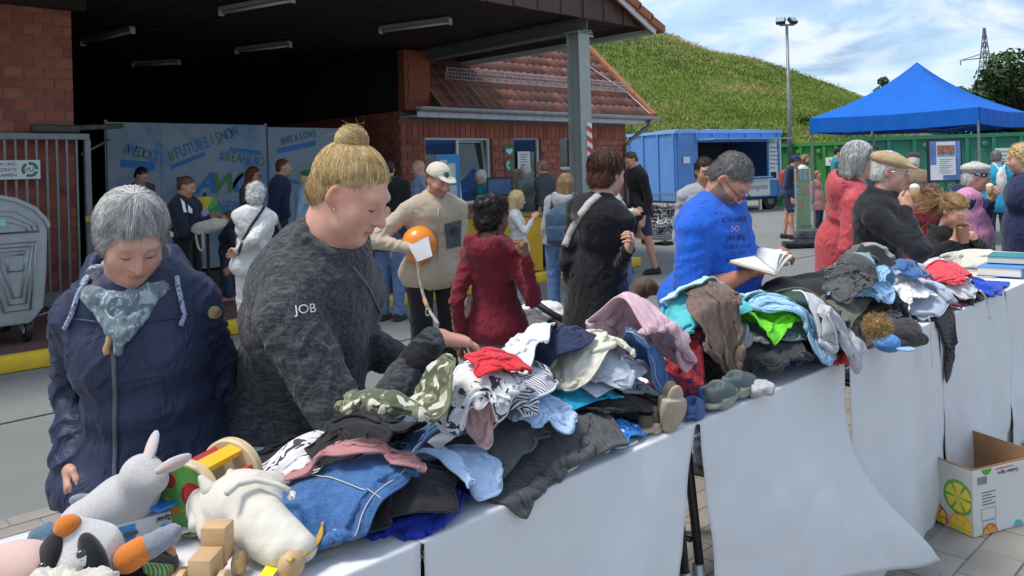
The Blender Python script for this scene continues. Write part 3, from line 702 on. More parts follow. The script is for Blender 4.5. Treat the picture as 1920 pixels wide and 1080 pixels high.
# ================================================================== PYLON, FLOODLIGHT MAST
M_PYL = mat('pylon_steel', (.13, .14, .15), .6, .1, 1)
pb = at_d(1852, 300, 150); PZ = at_d(1852, 52, 150).z; py_ = thing('power_pylon', 'far lattice power pylon above the trees', 'pylon', (pb.x, pb.y, 0)); m = MB()
def pw(z): return 2.6 * (1 - z / PZ) ** 1.15 + .12
lev = [PZ * (1 - (1 - k / 13) ** 1.25) for k in range(14)]; vx = Vector((_r0.x, _r0.y, 0)); vy = Vector((_f.x, _f.y, 0)); b0 = Vector((pb.x, pb.y, 0))
def pc(z, i): s = ((-1, -1), (1, -1), (1, 1), (-1, 1))[i % 4]; return b0 + vx * s[0] * pw(z) + vy * s[1] * pw(z) + Vector((0, 0, z))
for z0, z1 in zip(lev, lev[1:]):
    for i in range(4):
        m.tube([pc(z0, i), pc(z1, i)], .09, 4); m.tube([pc(z0, i), pc(z1, i + 1)], .05, 4); m.tube([pc(z0, i + 1), pc(z1, i)], .05, 4)
m.build('mast', M_PYL, py_)
az = at_d(1852, 108, 150).z
for s in (-1, 1):
    m = MB(); e = b0 + vx * s * 4.6 + Vector((0, 0, az - .4))
    for w in (-1, 1): m.tube([b0 + vy * w * .6 + Vector((0, 0, az + .9)), e], .07, 4); m.tube([b0 + vy * w * .6 + Vector((0, 0, az)), e], .07, 4)
    m.build('cross_arm', M_PYL, py_)
    MB().tube([e, e - Vector((0, 0, .9))], .1, 6).build('insulator', M_PYL, py_)
    pts = [e - Vector((0, 0, .9)) + (vx * 200 * s - vy * 20) * t - Vector((0, 0, 9 * math.sin(math.pi * t))) for t in [k / 12 for k in range(13)]]
lp = at_d(1481, 262, 27); LZ = at_d(1474, 48, 27).z; mast = thing('floodlight_mast', 'tall grey mast carrying two floodlights before the hill', 'mast', (lp.x, lp.y, 0)); lb = Vector((lp.x, lp.y, 0))
MB().tube([lb, lb + Vector((0, 0, LZ))], [.085, .045], 12).build('pole', M_GALV, mast, True)
M_BLK = mat('black_plastic', (.02, .02, .022), .5, .1, 8); M_LENS = mat('lamp_glass', (.35, .38, .4), .15, .05, 3)
MB().box(lb + Vector((0, 0, LZ + .02)), (.5, .06, .06), Matrix((vx, vy, Vector((0, 0, 1)))).transposed()).build('cross_bar', M_GALV, mast)
for s, ry in ((-1, .5), (1, -.6)):
    fr = Matrix((vx, vy, Vector((0, 0, 1)))).transposed() @ Matrix.Rotation(s * .5, 3, 'Z') @ Matrix.Rotation(-.7, 3, 'X'); c = lb + vx * s * .2 + Vector((0, 0, LZ + .16))
    fl = MB().box(c, (.3, .14, .24), fr, .02).build('floodlight', M_BLK, mast); MB().box(c - fr @ Vector((0, .075, 0)), (.26, .01, .2), fr).build('lens', M_LENS, fl)

# ================================================================== BLUE KIOSK CONTAINER
def fr_px(pxa, da, pxb, db):
    a, b = ground(pxa, da), ground(pxb, db); x = (b - a).normalized(); return a, x, Vector((-x.y, x.x, 0)), (b - a).length
M_KBL = mat('kiosk_blue', (.10, .26, .60), .45, .08, 2, .1, 30, grime=.2); M_KBL2 = mat('kiosk_blue_light', (.22, .42, .75), .45, .06, 2, grime=.15)
a, ux, uy, L = fr_px(1270, 24, 1468, 26); KF = frame(a, ux, uy, (0, 0, 1)); kio = thing('sales_container', 'blue container kiosk on wheels with an open serving hatch', 'container', a)
def kb(x0, y0, z0, x1, y1, z1, name, m, par=kio, bev=0):
    mb = MB().span((x0, y0, z0), (x1, y1, z1), bev); mb.v = [tuple(KF @ Vector(p)) for p in mb.v]; return mb.build(name, m, par)
DK, Z0, Z1 = 2.4, .42, 2.46; HX0, HX1, HZ0, HZ1 = .85, 3.72, 1.08, 2.18
kb(0, 0, Z0, HX0, .05, Z1, 'front_panel', M_KBL); kb(HX1, 0, Z0, L, .05, Z1, 'front_panel', M_KBL); kb(HX0, 0, HZ1, HX1, .05, Z1, 'front_panel', M_KBL); kb(HX0, 0, Z0, HX1, .05, HZ0, 'front_panel', M_KBL)
kb(0, .05, Z0, .05, DK, Z1, 'end_wall', M_KBL); kb(L - .05, .05, Z0, L, DK, Z1, 'end_wall', M_KBL); kb(.05, DK - .05, Z0, L - .05, DK, Z1, 'rear_wall', M_KBL)
kb(-.04, -.04, Z1, L + .04, DK + .04, Z1 + .09, 'roof', M_KBL2); kb(.05, .05, Z0, L - .05, DK - .05, Z0 + .06, 'floor', M_BLK)
for k in range(7): kb(.07 + k * .68, -.04, Z0, .15 + k * .68, -.001, Z1 if not (HX0 - .1 < .1 + k * .68 < HX1) else Z0 + .01 + .0, 'rib', M_KBL) if not (HX0 - .1 < .1 + k * .68 < HX1) else kb(.07 + k * .68, -.04, HZ1 + .05, .15 + k * .68, -.001, Z1, 'rib', M_KBL)
for k in range(4): kb(-.04, .05 + k * .75, Z0, -.001, .13 + k * .75, Z1, 'rib', M_KBL)
for k in range(3): kb(.5 + k * 1.3, .5, Z1 + .091, 1.3 + k * 1.3, 1.6, Z1 + .15, 'roof_hatch', M_KBL2)
kb(HX0 - .02, -.75, HZ1 + .06, HX1 + .3, -.04, HZ1 + .1, 'hatch_flap', M_KBL2); kb(HX0, -.22, HZ0 - .04, HX1, 0 - .001, HZ0, 'counter', M_KBL2)
kb(HX0, 1.6, Z0 + .07, HX1, 1.66, HZ1, 'inner_wall', mat('kiosk_dark', (.03, .033, .04), .8, .2, 3))
kb(HX1 + .06, -.016, .95, L - .03, -.002, 2.28, 'price_board', M_SIGNW)
kb(HX0 + 1.9, -.016, Z0 + .04, HX1 + .05, -.002, HZ0 - .08, 'white_panel', M_SIGNW)
def kfr(x, z, y=-.02): return frame(KF @ Vector((x, y, z)), ux, (0, 0, 1))
M_AWGB = mat('logo_blue', (.03, .17, .5), .5, .05, 5); M_AWGG = mat('logo_green', (.06, .26, .05), .5, .05, 5)
letters('AWG', kfr(HX1 + .22, 2.15), .16, M_AWGG, kio, .002, shear=.25)
for k, s in enumerate(('Elektro-Altgeräte', 'Haushaltsgeräte', 'Fön, Radio, Bügeleisen', 'Telefon, Computer', 'Bildschirme, Monitore', 'Werkzeug')): letters(s, kfr(HX1 + .09, 1.99 - k * .13), .075 if k else .085, M_INK, kio, sx=.62, align='LEFT')
letters('Kleingeräte', kfr(HX0 + 2.4, .74), .24, M_INK, kio, sx=.8)
kb(L - .2, -.022, 1.9, L - .08, -.017, 2.1, 'telephone_picture', M_BLK); kb(HX1 + .1, -.022, 1.0, HX1 + .35, -.017, 1.2, 'monitor_picture', M_BLK)
kb(.25, -.05, 1.55, .5, -.042, 1.75, 'vent_cover', M_SIGNW)
for x in (1.0, 3.9):
    m = MB(); m.cyl(KF @ Vector((x, .1, .3)), KF @ Vector((x, .32, .3)), .3, n=20); w = m.build('wheel', M_BLK, kio, smooth='auto'); m = MB(); m.cyl(KF @ Vector((x, .08, .3)), KF @ Vector((x, .099, .3)), .15, n=14); m.build('rim', M_GALV, w)
kb(.2, .05, .34, L - .2, DK - .1, .419, 'chassis', M_BLK)
for x in (.5, 3.4): kb(x, .05, 0, x + .07, .12, .339, 'jack_leg', M_SIGNW)
kb(1.2, .9, HZ0, 1.7, 1.3, HZ0 + .35, 'shelf_goods', M_BLK); kb(2.6, .8, HZ0, 3.2, 1.3, HZ0 + .25, 'shelf_goods', M_BATTEN)

# cage trolley of cables beside the kiosk
ct = ground(1243, 15.5); cage = thing('wire_cage', 'wire cage trolley of tangled cables beside the kiosk', 'trolley', ct); m = MB()
for k in range(9):
    for (dx, dy, ex, ey) in ((-.4 + k * .1, -.3, -.4 + k * .1, -.3), (-.4 + k * .1, .3, -.4 + k * .1, .3)): m.tube([ct + Vector((dx, dy, .15)), ct + Vector((ex, ey, .95))], .006, 4)
for z in (.15, .4, .68, .95): m.tube([ct + Vector(p) for p in ((-.4, -.3, z), (.4, -.3, z), (.4, .3, z), (-.4, .3, z))], .01, 5, closed=True)
m.build('cage', M_GALV, cage)
for k in range(4): MB().lathe([(.0, 0), (.05, .01), (.05, .04), (0, .05)], ct + Vector(((-.35, .35)[k % 2], (-.25, .25)[k // 2], .06)), 12, Matrix.Rotation(R(90), 3, 'X')).build('castor', M_BLK, cage)
MB().span(ct + Vector((-.4, -.3, .1)), ct + Vector((.4, .3, .14))).build('base', M_GALV, cage)
cr = np.random.default_rng(5)
for k in range(26):
    c = ct + Vector((cr.uniform(-.3, .3), cr.uniform(-.2, .2), .2 + cr.uniform(0, .55))); pts = [c + Vector((.13 * math.cos(t * .9 + k) + cr.normal(0, .03), .1 * math.sin(t * .9) + cr.normal(0, .03), cr.normal(0, .06))) for t in range(12)]
    pts = [Vector((max(-.38, min(.38, (p - ct).x)), max(-.28, min(.28, (p - ct).y)), max(.16, (p - ct).z))) + ct for p in pts]
    MB().tube(pts, .012, 5).build('cable', M_BLK if k % 3 else M_SIGNW, cage, True)

# ================================================================== GREEN CONTAINERS
def skip(label, pxa, da, pxb, db, h, m, n, depth=2.4):
    a, ux, uy, L = fr_px(pxa, da, pxb, db); F = frame(a, ux, uy, (0, 0, 1)); t = thing('roll_off_container', label, 'container', a, 0, 'green containers before the hill')
    def bb(p, q, nm): mb = MB().span(p, q); mb.v = [tuple(F @ Vector(x)) for x in mb.v]; return mb.build(nm, m, t)
    bb((0, 0, .1), (L, .04, h), 'front_wall'); bb((0, depth, .1), (L, depth + .04, h), 'rear_wall'); bb((0, .041, .1), (.04, depth - .001, h), 'end_wall'); bb((L - .04, .041, .1), (L, depth - .001, h), 'end_wall'); bb((.041, .041, .1), (L - .041, depth - .001, .14), 'floor')
    bb((-.03, -.09, h), (L + .03, .08, h + .11), 'top_rail'); bb((-.03, depth - .04, h), (L + .03, depth + .1, h + .11), 'top_rail'); bb((0, -.06, .02), (L, -.001, .2), 'bottom_rail')
    for k in range(n): x = L * (k + .5) / n; bb((x - .05, -.08, .201), (x + .05, -.001, h - .001), 'rib')
    for k in range(4):
        mb = MB().lathe([(.05, 0), (.08, .02), (.08, .06), (.05, .08)], (0, 0, 0), 10); mb.v = [tuple(F @ (Matrix.Rotation(R(90), 3, 'X') @ Vector(x) + Vector((L * (k + .3) / 4, -.02, h - .2)))) for x in mb.v]; mb.build('hook', m, t)
    return t, F, L
M_GRNL = mat('container_green', (.045, .27, .05), .55, .12, 2, .1, 20, grime=.35); M_GRND = mat('container_teal', (.015, .17, .10), .55, .12, 2, .1, 20, grime=.35)
g1, F1, L1 = skip('bright green steel container beside the blue kiosk', 1452, 27.5, 1606, 26, 2.02, M_GRNL, 7)
g2, F2, L2 = skip('dark teal green container behind the tent', 1600, 24.5, 2050, 22.5, 2.08, M_GRND, 9)
for (F, x, z, w, h, par) in ((F1, 1.75, 1.35, .55, .28, g1),): 
    mb = MB().span((x, -.095, z), (x + w, -.09, z + h)); mb.v = [tuple(F @ Vector(q)) for q in mb.v]; s_ = mb.build('name_plate', M_SIGNW, par); letters('AWG', frame(F @ Vector((x + w / 2, -.097, z + h / 2)), F.col[0][:3], (0, 0, 1)), .15, M_INK, s_)

# ================================================================== BLUE TENT
M_TENT = mat('tent_blue', (.008, .12, .50), .75, .08, 2, .15, 300, spec=.2)
TX0, TX1, TY0, TY1, TZ, TA = 14.45, 17.35, 4.05, 6.9, 2.32, 3.32
tent = thing('pop_up_tent', 'blue pop-up tent with pointed roof and valance', 'tent', ((TX0 + TX1) / 2, (TY0 + TY1) / 2, 0)); tc_ = Vector(((TX0 + TX1) / 2, (TY0 + TY1) / 2, TA))
cor = [Vector((TX0, TY0, TZ)), Vector((TX1, TY0, TZ)), Vector((TX1, TY1, TZ)), Vector((TX0, TY1, TZ))]; NN = 14
for s in range(4):
    a, b = cor[s], cor[(s + 1) % 4]; v = []; f = []
    for i in range(NN + 1):
        t = i / NN; zc = TZ + (TA - TZ) * (t * .62 + .38 * t ** 2.6)
        for j in range(NN + 1):
            e = a.lerp(b, j / NN); p = e.lerp(tc_, t); p.z = zc - .10 * math.sin(math.pi * j / NN) * (1 - t) * (t + .12) * 1.6 - (.03 * math.sin(math.pi * j / NN) if i == 0 else 0); v.append(p)
    for i in range(NN):
        for j in range(NN): q = i * (NN + 1) + j; f.append((q, q + 1, q + NN + 2, q + NN + 1))
    obj('roof_panel', v, f, M_TENT, tent, True)
    v = []; f = []; d = (b - a).normalized(); o_ = Vector((d.y, -d.x, 0)); n2 = 24
    for i in range(n2 + 1):
        e = a.lerp(b, i / n2); sag = -.03 * math.sin(math.pi * i / n2)
        for k, z in enumerate((0, -.13, -.27)): v.append(e + o_ * (.012 + .012 * k * math.sin(i * 1.9 + s)) + Vector((0, 0, sag + z)))
    for i in range(n2):
        for k in range(2): q = i * 3 + k; f.append((q, q + 3, q + 4, q + 1))
    obj('valance', v, f, M_TENT, tent, True)
    MB().span(a + Vector((-.02 if a.x > tc_.x else .005, -.02 if a.y > tc_.y else .005, -TZ)), a + Vector((.035 if a.x < tc_.x else -.05, .035 if a.y < tc_.y else -.05, -.03))).build('leg', M_GALV, tent)
    MB().tube([(p_ + (Vector((tc_.x, tc_.y, p_.z)) - p_) * .05) for p_ in (a - Vector((0, 0, .1)), (a + b) / 2 - Vector((0, 0, .25)), b - Vector((0, 0, .1)))], .014, 6).build('truss', M_GALV, tent)
MB().tube([tc_ - Vector((0, 0, .02)), tc_ - Vector((0, 0, .75))], .025, 8).build('centre_pole', M_GALV, tent)

# ================================================================== PRINTED BANNER IN THE HALL
def banner_mat():
    t = NT('printed_banner'); co = t.co(); a = t.noise(co, 1.1, 5, .6, .8); b = t.noise(t.mapping(co, (1, 1, 1), (0, 0, 0), (5, 2, 9)), 1.3, 5, .65, .6)
    c = t.mix(t.ramp(a, [(.5, 0.), (.7, .9)]), (.31, .38, .46), (.07, .23, .48)); c = t.mix(t.ramp(b, [(.56, 0.), (.74, .6)]), c, (.13, .27, .14)); c = t.mix(t.ramp(t.noise(co, 60, 3, .8), [(.6, 0.), (.8, .3)]), c, (.25, .3, .36))
    t.color(c); t.set(Roughness=.6); return t.m
M_BAN = banner_mat(); BY = 11.8
ban = thing('printed_banner', 'wide blue white hashtag banner wall at the back of the hall mouth', 'banner', (5.8, BY, .12))
bx = [at_y(p, 250, BY).x for p in (200, 300, 500, 665)]; bz = 2.32
for k, (x0, x1) in enumerate(((bx[0], bx[1]), (bx[1] + .004, bx[2] - .02), (bx[2] + .02, bx[3]))):
    MB().span((x0, BY, .16), (x1, BY + .02, bz - .03 * (k == 2))).build('panel', M_BAN, ban)
for x in (bx[0], bx[2], bx[3]): MB().span((x - .02, BY + .025, .12), (x + .02, BY + .06, bz + .03)).build('pole', M_GALV, ban)
M_BB = mat('banner_blue', (.03, .20, .52), .6, .2, 4); M_BG = mat('banner_green', (.10, .25, .12), .6, .2, 4)
def ban_text(s, pa, pb, hpx, ms):
    """a hashtag set letter by letter between two points, colours by run"""
    a, b = at_y(*pa, BY - .006), at_y(*pb, BY - .006); d = (b - a) / max(1, len(s) - 1); size = hpx / 1500 * (a.x * _f.x + a.y * _f.y) * 1.35
    for i, ch in enumerate(s): letters(ch, frame(a + d * i, d.normalized(), (0, 0, 1)), size, M_BB if ms[i % len(ms)] == 'b' else M_BG, ban, .004, sx=.62)
def ban_bar(pa, pb, hpx):
    a, b = at_y(*pa, BY - .005), at_y(*pb, BY - .005); h = hpx / 1500 * (a.x * _f.x + a.y * _f.y); MB().add([a - Vector((0, 0, h / 2)), b - Vector((0, 0, h / 2)), b + Vector((0, 0, h / 2)), a + Vector((0, 0, h / 2))], [(0, 1, 2, 3)]).build('brush_bar', M_BB, ban, fix=False)
ban_text('#WEDOIT', (237, 280), (292, 294), 20, 'gbbggbb'); ban_bar((226, 306), (290, 312), 15)
ban_text('#FUTUREISNOW', (321, 292), (440, 248), 22, 'gbbbbbbggbbb'); ban_bar((320, 314), (384, 288), 9)
ban_text('#BEAHERO', (417, 292), (490, 304), 20, 'bgggbbbg'); ban_bar((432, 280), (490, 287), 8)
ban_text('#WEASONE', (530, 265), (590, 250), 14, 'gbbgbbgb'); ban_bar((519, 284), (592, 268), 10)
ban_text('NEW', (416, 388), (440, 386), 20, 'bbb'); ban_bar((540, 338), (560, 343), 7)
for i, (ch, px, m_) in enumerate((('A', 384, M_BB), ('W', 418, M_AWGG), ('G', 449, M_BB))):
    p = at_y(px, 345, BY - .006); letters(ch, frame(p, (1, 0, 0), (0, 0, 1)), .42, m_, ban, .012, sx=1.05, shear=.35)

# ================================================================== WASTE BIN
bin_ = thing('waste_bin', 'large grey galvanised wheeled bin with domed lid by the gate', 'bin', (1.28, 8.4, .12)); BXC, BF, BK = 1.29, 7.9, 8.95; HWD = .63
prof = [(.50, .30), (.60, .42), (.63, .70), (.645, 1.02), (.65, 1.13), (.62, 1.2), (.54, 1.30), (.4, 1.38), (.2, 1.43), (0, 1.445)]
poly = [(BXC + x, z) for x, z in prof] + [(BXC - x, z) for x, z in prof[::-1][1:]]
M_BIN = mat('bin_zinc', (.34, .37, .38), .42, .1, 7, .1, 40, metal=.35, grime=.25)
fr_b = frame((0, 0, 0), (1, 0, 0), (0, 0, 1)); MB().prism(poly, -BK, -BF, fr_b).build('body', M_BIN, bin_, smooth='auto', bevel=.012)
lid = [(BXC + x * 1.03, z + .008) for x, z in prof[4:]] + [(BXC - x * 1.03, z + .008) for x, z in prof[4:][::-1][1:]]; lin = [(BXC + x, z - .02) for x, z in prof[4:]]; lin = lin + [(BXC - x, z - .02) for x, z in prof[4:][::-1][1:]]
MB().prism(lid + lin[::-1], -BK - .015, -BF + .02, fr_b).build('lid', M_BIN, bin_, smooth='auto')
def emb(pts, r=.012):
    MB().tube([(BXC + x, BF - .004, z) for x, z in pts], r, 6, closed=True).build('embossing', M_BIN, bin_, True)
for s in (1, -1):
    for k in range(3):
        g_ = .035 * k; emb([(s * (.20 + g_), 1.0 - g_), (s * (.56 - g_), 1.0 - g_), (s * (.50 - g_), .42 + g_ * 1.6), (s * (.30 + g_), .42 + g_ * 1.6)])
    emb([(s * .33, .9), (s * .47, .9), (s * .46, .76), (s * .34, .76)])
    for k in range(3): g_ = .04 * k; emb([(s * (.08 + g_), 1.09), (s * (.58 - g_), 1.09), (s * (.56 - g_ * 1.1), 1.17 - g_ * .3), (s * (.40 - g_), 1.28 - g_), (s * (.14 + g_), 1.30 - g_)], .01)
emb([(-.15, .95), (.15, .95), (.15, .4), (-.15, .4)]); emb([(-.1, .9), (.1, .9), (.1, .45), (-.1, .45)])
MB().span((BXC + .15, BF - .014, 1.15), (BXC + .33, BF - .003, 1.21)).build('sticker', mat('sticker', (.3, .55, .6), .5, .1, 9), bin_)
for sx in (-1, 1):
    for yy in (BF + .15, BK - .15):
        x = BXC + sx * .50; m = MB(); m.cyl((x - .025, yy, .23), (x + .025, yy, .23), .105, n=20); w = m.build('castor', M_BLK, bin_, smooth='auto')
        MB().cyl((x - .03, yy, .23), (x + .03, yy, .23), .04, n=12).build('hub', M_SIGNW, w); MB().tube([(x - .04, yy, .23), (x - .04, yy, .36), (x + .04, yy, .36), (x + .04, yy, .23)], .012, 6).build('fork', M_GALV, w)
MB().tube([(BXC + .55, BF + .3, .34), (BXC + .68, BF + .2, .40), (BXC + .68, BF + .05, .37), (BXC + .52, BF + .05, .34)], .012, 6).build('pedal_bar', M_GALV, bin_, True)
# ================================================================== SOFT BODY MODELLER
# Bodies, clothes, toys and hair masses are blended distance fields meshed with surface nets.
def A3(p): return np.array(p, float)
def cone(a, b, ra, rb=None):
    a, b = A3(a), A3(b); rb = ra if rb is None else rb; ab = b - a; L2 = max(float(ab @ ab), 1e-9); m = max(ra, rb)
    def f(P): t = np.clip(((P - a) @ ab) / L2, 0, 1); return np.linalg.norm(P - a - t[..., None] * ab, axis=-1) - (ra + (rb - ra) * t)
    return f, np.minimum(a, b) - m, np.maximum(a, b) + m
def ell(c, r, rot=None):
    c, r = A3(c), A3(r); Rm = np.eye(3) if rot is None else np.array(rot, float)[:3, :3]; e = np.sqrt(((Rm * r) ** 2).sum(1))
    def f(P):
        q = (P - c) @ Rm; k0 = np.linalg.norm(q / r, axis=-1); k1 = np.linalg.norm(q / r ** 2, axis=-1) + 1e-9; return k0 * (k0 - 1) / k1
    return f, c - e, c + e
def ball(c, r): return ell(c, (r, r, r))
def rbox(c, h, r, rot=None):
    c, h = A3(c), A3(h) - r; Rm = np.eye(3) if rot is None else np.array(rot, float)[:3, :3]; e = np.abs(Rm) @ (h + r)
    def f(P):
        q = np.abs((P - c) @ Rm) - h; return np.linalg.norm(np.maximum(q, 0), axis=-1) + np.minimum(q.max(-1), 0) - r
    return f, c - e, c + e
class Fld:
    def __init__(s, lo, hi, h):
        s.lo = A3(lo) - 2 * h; s.h = h; s.n = np.ceil((A3(hi) + 2 * h - s.lo) / h).astype(int) + 1; s.D = np.full(s.n, .25, np.float32)
    def _blk(s, lo, hi, pad):
        i0 = np.clip(np.floor((lo - pad - s.lo) / s.h).astype(int), 0, s.n - 1); i1 = np.clip(np.ceil((hi + pad - s.lo) / s.h).astype(int) + 1, 1, s.n)
        if (i1 <= i0).any(): return None, None
        g = np.stack(np.meshgrid(*[s.lo[k] + s.h * np.arange(i0[k], i1[k]) for k in range(3)], indexing='ij'), -1); return tuple(slice(a, b) for a, b in zip(i0, i1)), g
    def u(s, p, k=.02):
        sl_, g = s._blk(p[1], p[2], k + 3 * s.h)
        if sl_ is None: return s
        d = p[0](g); o = s.D[sl_]
        if k > 0: hh = np.clip(.5 + .5 * (o - d) / k, 0, 1); s.D[sl_] = o + (d - o) * hh - k * hh * (1 - hh)
        else: s.D[sl_] = np.minimum(o, d)
        return s
    def sub(s, p, k=.01):
        sl_, g = s._blk(p[1], p[2], k + 3 * s.h)
        if sl_ is None: return s
        d = -p[0](g); o = s.D[sl_]; hh = np.clip(.5 - .5 * (o - d) / k, 0, 1); s.D[sl_] = o + (d - o) * hh + k * hh * (1 - hh); return s
    def cut(s, pt, n, k=.004):
        """keep what lies behind the plane"""
        n = A3(n); n /= np.linalg.norm(n); g = np.stack(np.meshgrid(*[s.lo[i] + s.h * np.arange(s.n[i]) for i in range(3)], indexing='ij'), -1); s.D = np.maximum(s.D, ((g - A3(pt)) @ n).astype(np.float32)); return s
    def mesh(s):
        D = s.D; S = D < 0; c8 = [(dx, dy, dz) for dx in (0, 1) for dy in (0, 1) for dz in (0, 1)]; nx, ny, nz = D.shape
        def w(A, o): return A[o[0]:nx - 1 + o[0], o[1]:ny - 1 + o[1], o[2]:nz - 1 + o[2]]
        cnt = sum(w(S, o).astype(np.int8) for o in c8); mx = (cnt > 0) & (cnt < 8); idx = np.argwhere(mx)
        if len(idx) == 0: return np.zeros((0, 3)), np.zeros((0, 4), int)
        vid = np.full(mx.shape, -1, np.int32); vid[mx] = np.arange(len(idx)); pos = np.zeros((len(idx), 3)); num = np.zeros(len(idx)); val = {o: D[idx[:, 0] + o[0], idx[:, 1] + o[1], idx[:, 2] + o[2]] for o in c8}
        for a in c8:
            for ax in range(3):
                if a[ax]: continue
                b = list(a); b[ax] = 1; d0, d1 = val[a], val[tuple(b)]; m = (d0 < 0) != (d1 < 0)
                if not m.any(): continue
                t = d0[m] / (d0[m] - d1[m]); p = np.tile(np.array(a, float), (m.sum(), 1)); p[:, ax] = t; pos[m] += p; num[m] += 1
        V = s.lo + s.h * (idx + pos / num[:, None]); F = []
        for ax in range(3):
            o1, o2 = [k for k in range(3) if k != ax]; A_, B_ = [slice(None)] * 3, [slice(None)] * 3; A_[ax] = slice(0, -1); B_[ax] = slice(1, None)
            e = np.argwhere(S[tuple(A_)] != S[tuple(B_)]); e = e[(e[:, o1] > 0) & (e[:, o2] > 0) & (e[:, o1] < D.shape[o1] - 1) & (e[:, o2] < D.shape[o2] - 1)]; q = []
            for (a, b) in ((1, 1), (0, 1), (0, 0), (1, 0)): x = e.copy(); x[:, o1] -= a; x[:, o2] -= b; q.append(vid[x[:, 0], x[:, 1], x[:, 2]])
            q = np.stack(q, 1); ins = S[e[:, 0], e[:, 1], e[:, 2]]
            if ax == 1: ins = ~ins
            q[~ins] = q[~ins][:, ::-1]; F.append(q)
        F = np.concatenate(F); return V, F[(F >= 0).all(1)]
def vnorm(V, F):
    n = np.cross(V[F[:, 2]] - V[F[:, 0]], V[F[:, 3]] - V[F[:, 1]]); N = np.zeros_like(V)
    for k in range(4): np.add.at(N, F[:, k], n)
    return N / (np.linalg.norm(N, axis=1)[:, None] + 1e-12)
def relax(V, F, it=1):
    for _ in range(it):
        S = np.zeros_like(V); c = np.zeros(len(V))
        for a, b in ((0, 1), (1, 2), (2, 3), (3, 0)):
            np.add.at(S, F[:, a], V[F[:, b]]); np.add.at(S, F[:, b], V[F[:, a]]); np.add.at(c, F[:, a], 1); np.add.at(c, F[:, b], 1)
        V = V * .5 + .5 * S / np.maximum(c, 1)[:, None]
    return V
def merge(parts):
    Vs, Fs, k = [], [], 0
    for V, F in parts: Vs.append(V); Fs.append(F + k); k += len(V)
    return np.concatenate(Vs), np.concatenate(Fs)
def soft(name, prims, h, mat_, parent, smooth_it=1, disp=None, subs=(), cuts=(), world=False):
    """blend a list of (shape, blend width) into one mesh part"""
    lo = np.min([p[0][1] for p in prims], 0); hi = np.max([p[0][2] for p in prims], 0); F_ = Fld(lo, hi, h)
    for p, k in prims: F_.u(p, k)
    for p, k in subs: F_.sub(p, k)
    for p, n in cuts: F_.cut(p, n)
    V, F = F_.mesh(); V = relax(V, F, smooth_it)
    if disp is not None: V = V + vnorm(V, F) * disp(V)[:, None]
    return obj(name, V, F, mat_, parent, True, world=world)
def strands(name, paths, r, mats, parent, seed=0, taper=.35, world=False, grp=None):
    """hairs: thin three-sided tubes along many paths (n, m, 3)"""
    P = np.asarray(paths, float); n, m, _ = P.shape; T = np.gradient(P, axis=1); T /= np.linalg.norm(T, axis=2)[..., None] + 1e-9
    ref = np.where(np.abs(T[..., 2:3]) < .9, np.array([0, 0, 1.]), np.array([1., 0, 0])); a = np.cross(T, ref); a /= np.linalg.norm(a, axis=2)[..., None] + 1e-9; b = np.cross(T, a)
    rr = (r * (1 - (1 - taper) * np.linspace(0, 1, m)))[None, :, None]; ring = [P + (a * math.cos(t) + b * math.sin(t)) * rr for t in (0, 2.094, 4.189)]
    V = np.stack(ring, 2).reshape(-1, 3); base = (np.arange(n)[:, None] * m + np.arange(m - 1)[None]) * 3; F = []
    for k in range(3): k2 = (k + 1) % 3; F.append(np.stack([base + k, base + k2, base + 3 + k2, base + 3 + k], -1).reshape(-1, 4))
    F = np.concatenate(F); me = meshdata(name, V, F, mats, True); mi = np.random.default_rng(seed).integers(0, len(mats), n) if len(mats) > 1 else np.zeros(n, int)
    if grp is not None: g_ = np.random.default_rng(seed + 1); mi = np.where(g_.uniform(0, 1, n) < .65, g_.integers(0, len(mats), grp.max() + 1)[grp], mi)
    me.polygons.foreach_set('material_index', np.tile(np.repeat(mi, m - 1), 3).astype(np.int32)); return tag(link(bpy.data.objects.new(name, me), parent, world), kind='stuff')

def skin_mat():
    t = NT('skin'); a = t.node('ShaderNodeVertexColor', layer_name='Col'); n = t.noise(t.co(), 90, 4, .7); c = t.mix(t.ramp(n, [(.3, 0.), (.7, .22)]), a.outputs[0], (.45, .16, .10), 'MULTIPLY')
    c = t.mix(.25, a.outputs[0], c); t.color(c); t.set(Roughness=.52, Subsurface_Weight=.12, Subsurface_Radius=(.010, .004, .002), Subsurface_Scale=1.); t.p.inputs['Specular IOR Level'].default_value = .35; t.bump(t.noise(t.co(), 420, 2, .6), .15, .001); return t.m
M_SKIN = skin_mat()
_hm = {}
def hair_mat(name, c, k=1.0):
    if name not in _hm:
        t = NT('hair_' + name); n = t.noise(t.mapping(t.co(), (1, 1, .25)), 70, 4, .7); t.color(t.mix(t.ramp(n, [(.35, 0.), (.65, 1.)]), sc(c, .75 * k), sc(c, 1.15 * k))); t.set(Roughness=.5); t.p.inputs['Specular IOR Level'].default_value = .3; t.bump(n, .4, .003); _hm[name] = t.m
    return _hm[name]
SKINS = {'fair': (.62, .36, .26), 'pink': (.64, .34, .25), 'tan': (.50, .27, .17), 'brown': (.24, .115, .07), 'old': (.58, .34, .25), 'red': (.55, .27, .19)}
HAIRC = {'blonde': (.60, .44, .22), 'grey': (.34, .34, .32), 'white': (.66, .65, .60), 'dark': (.022, .016, .013), 'brown': (.095, .05, .03), 'auburn': (.12, .045, .03), 'darkgrey': (.13, .125, .12), 'lightbrown': (.24, .145, .075), 'red': (.16, .04, .02)}
def unit(v): v = A3(v); return v / (np.linalg.norm(v) + 1e-12)
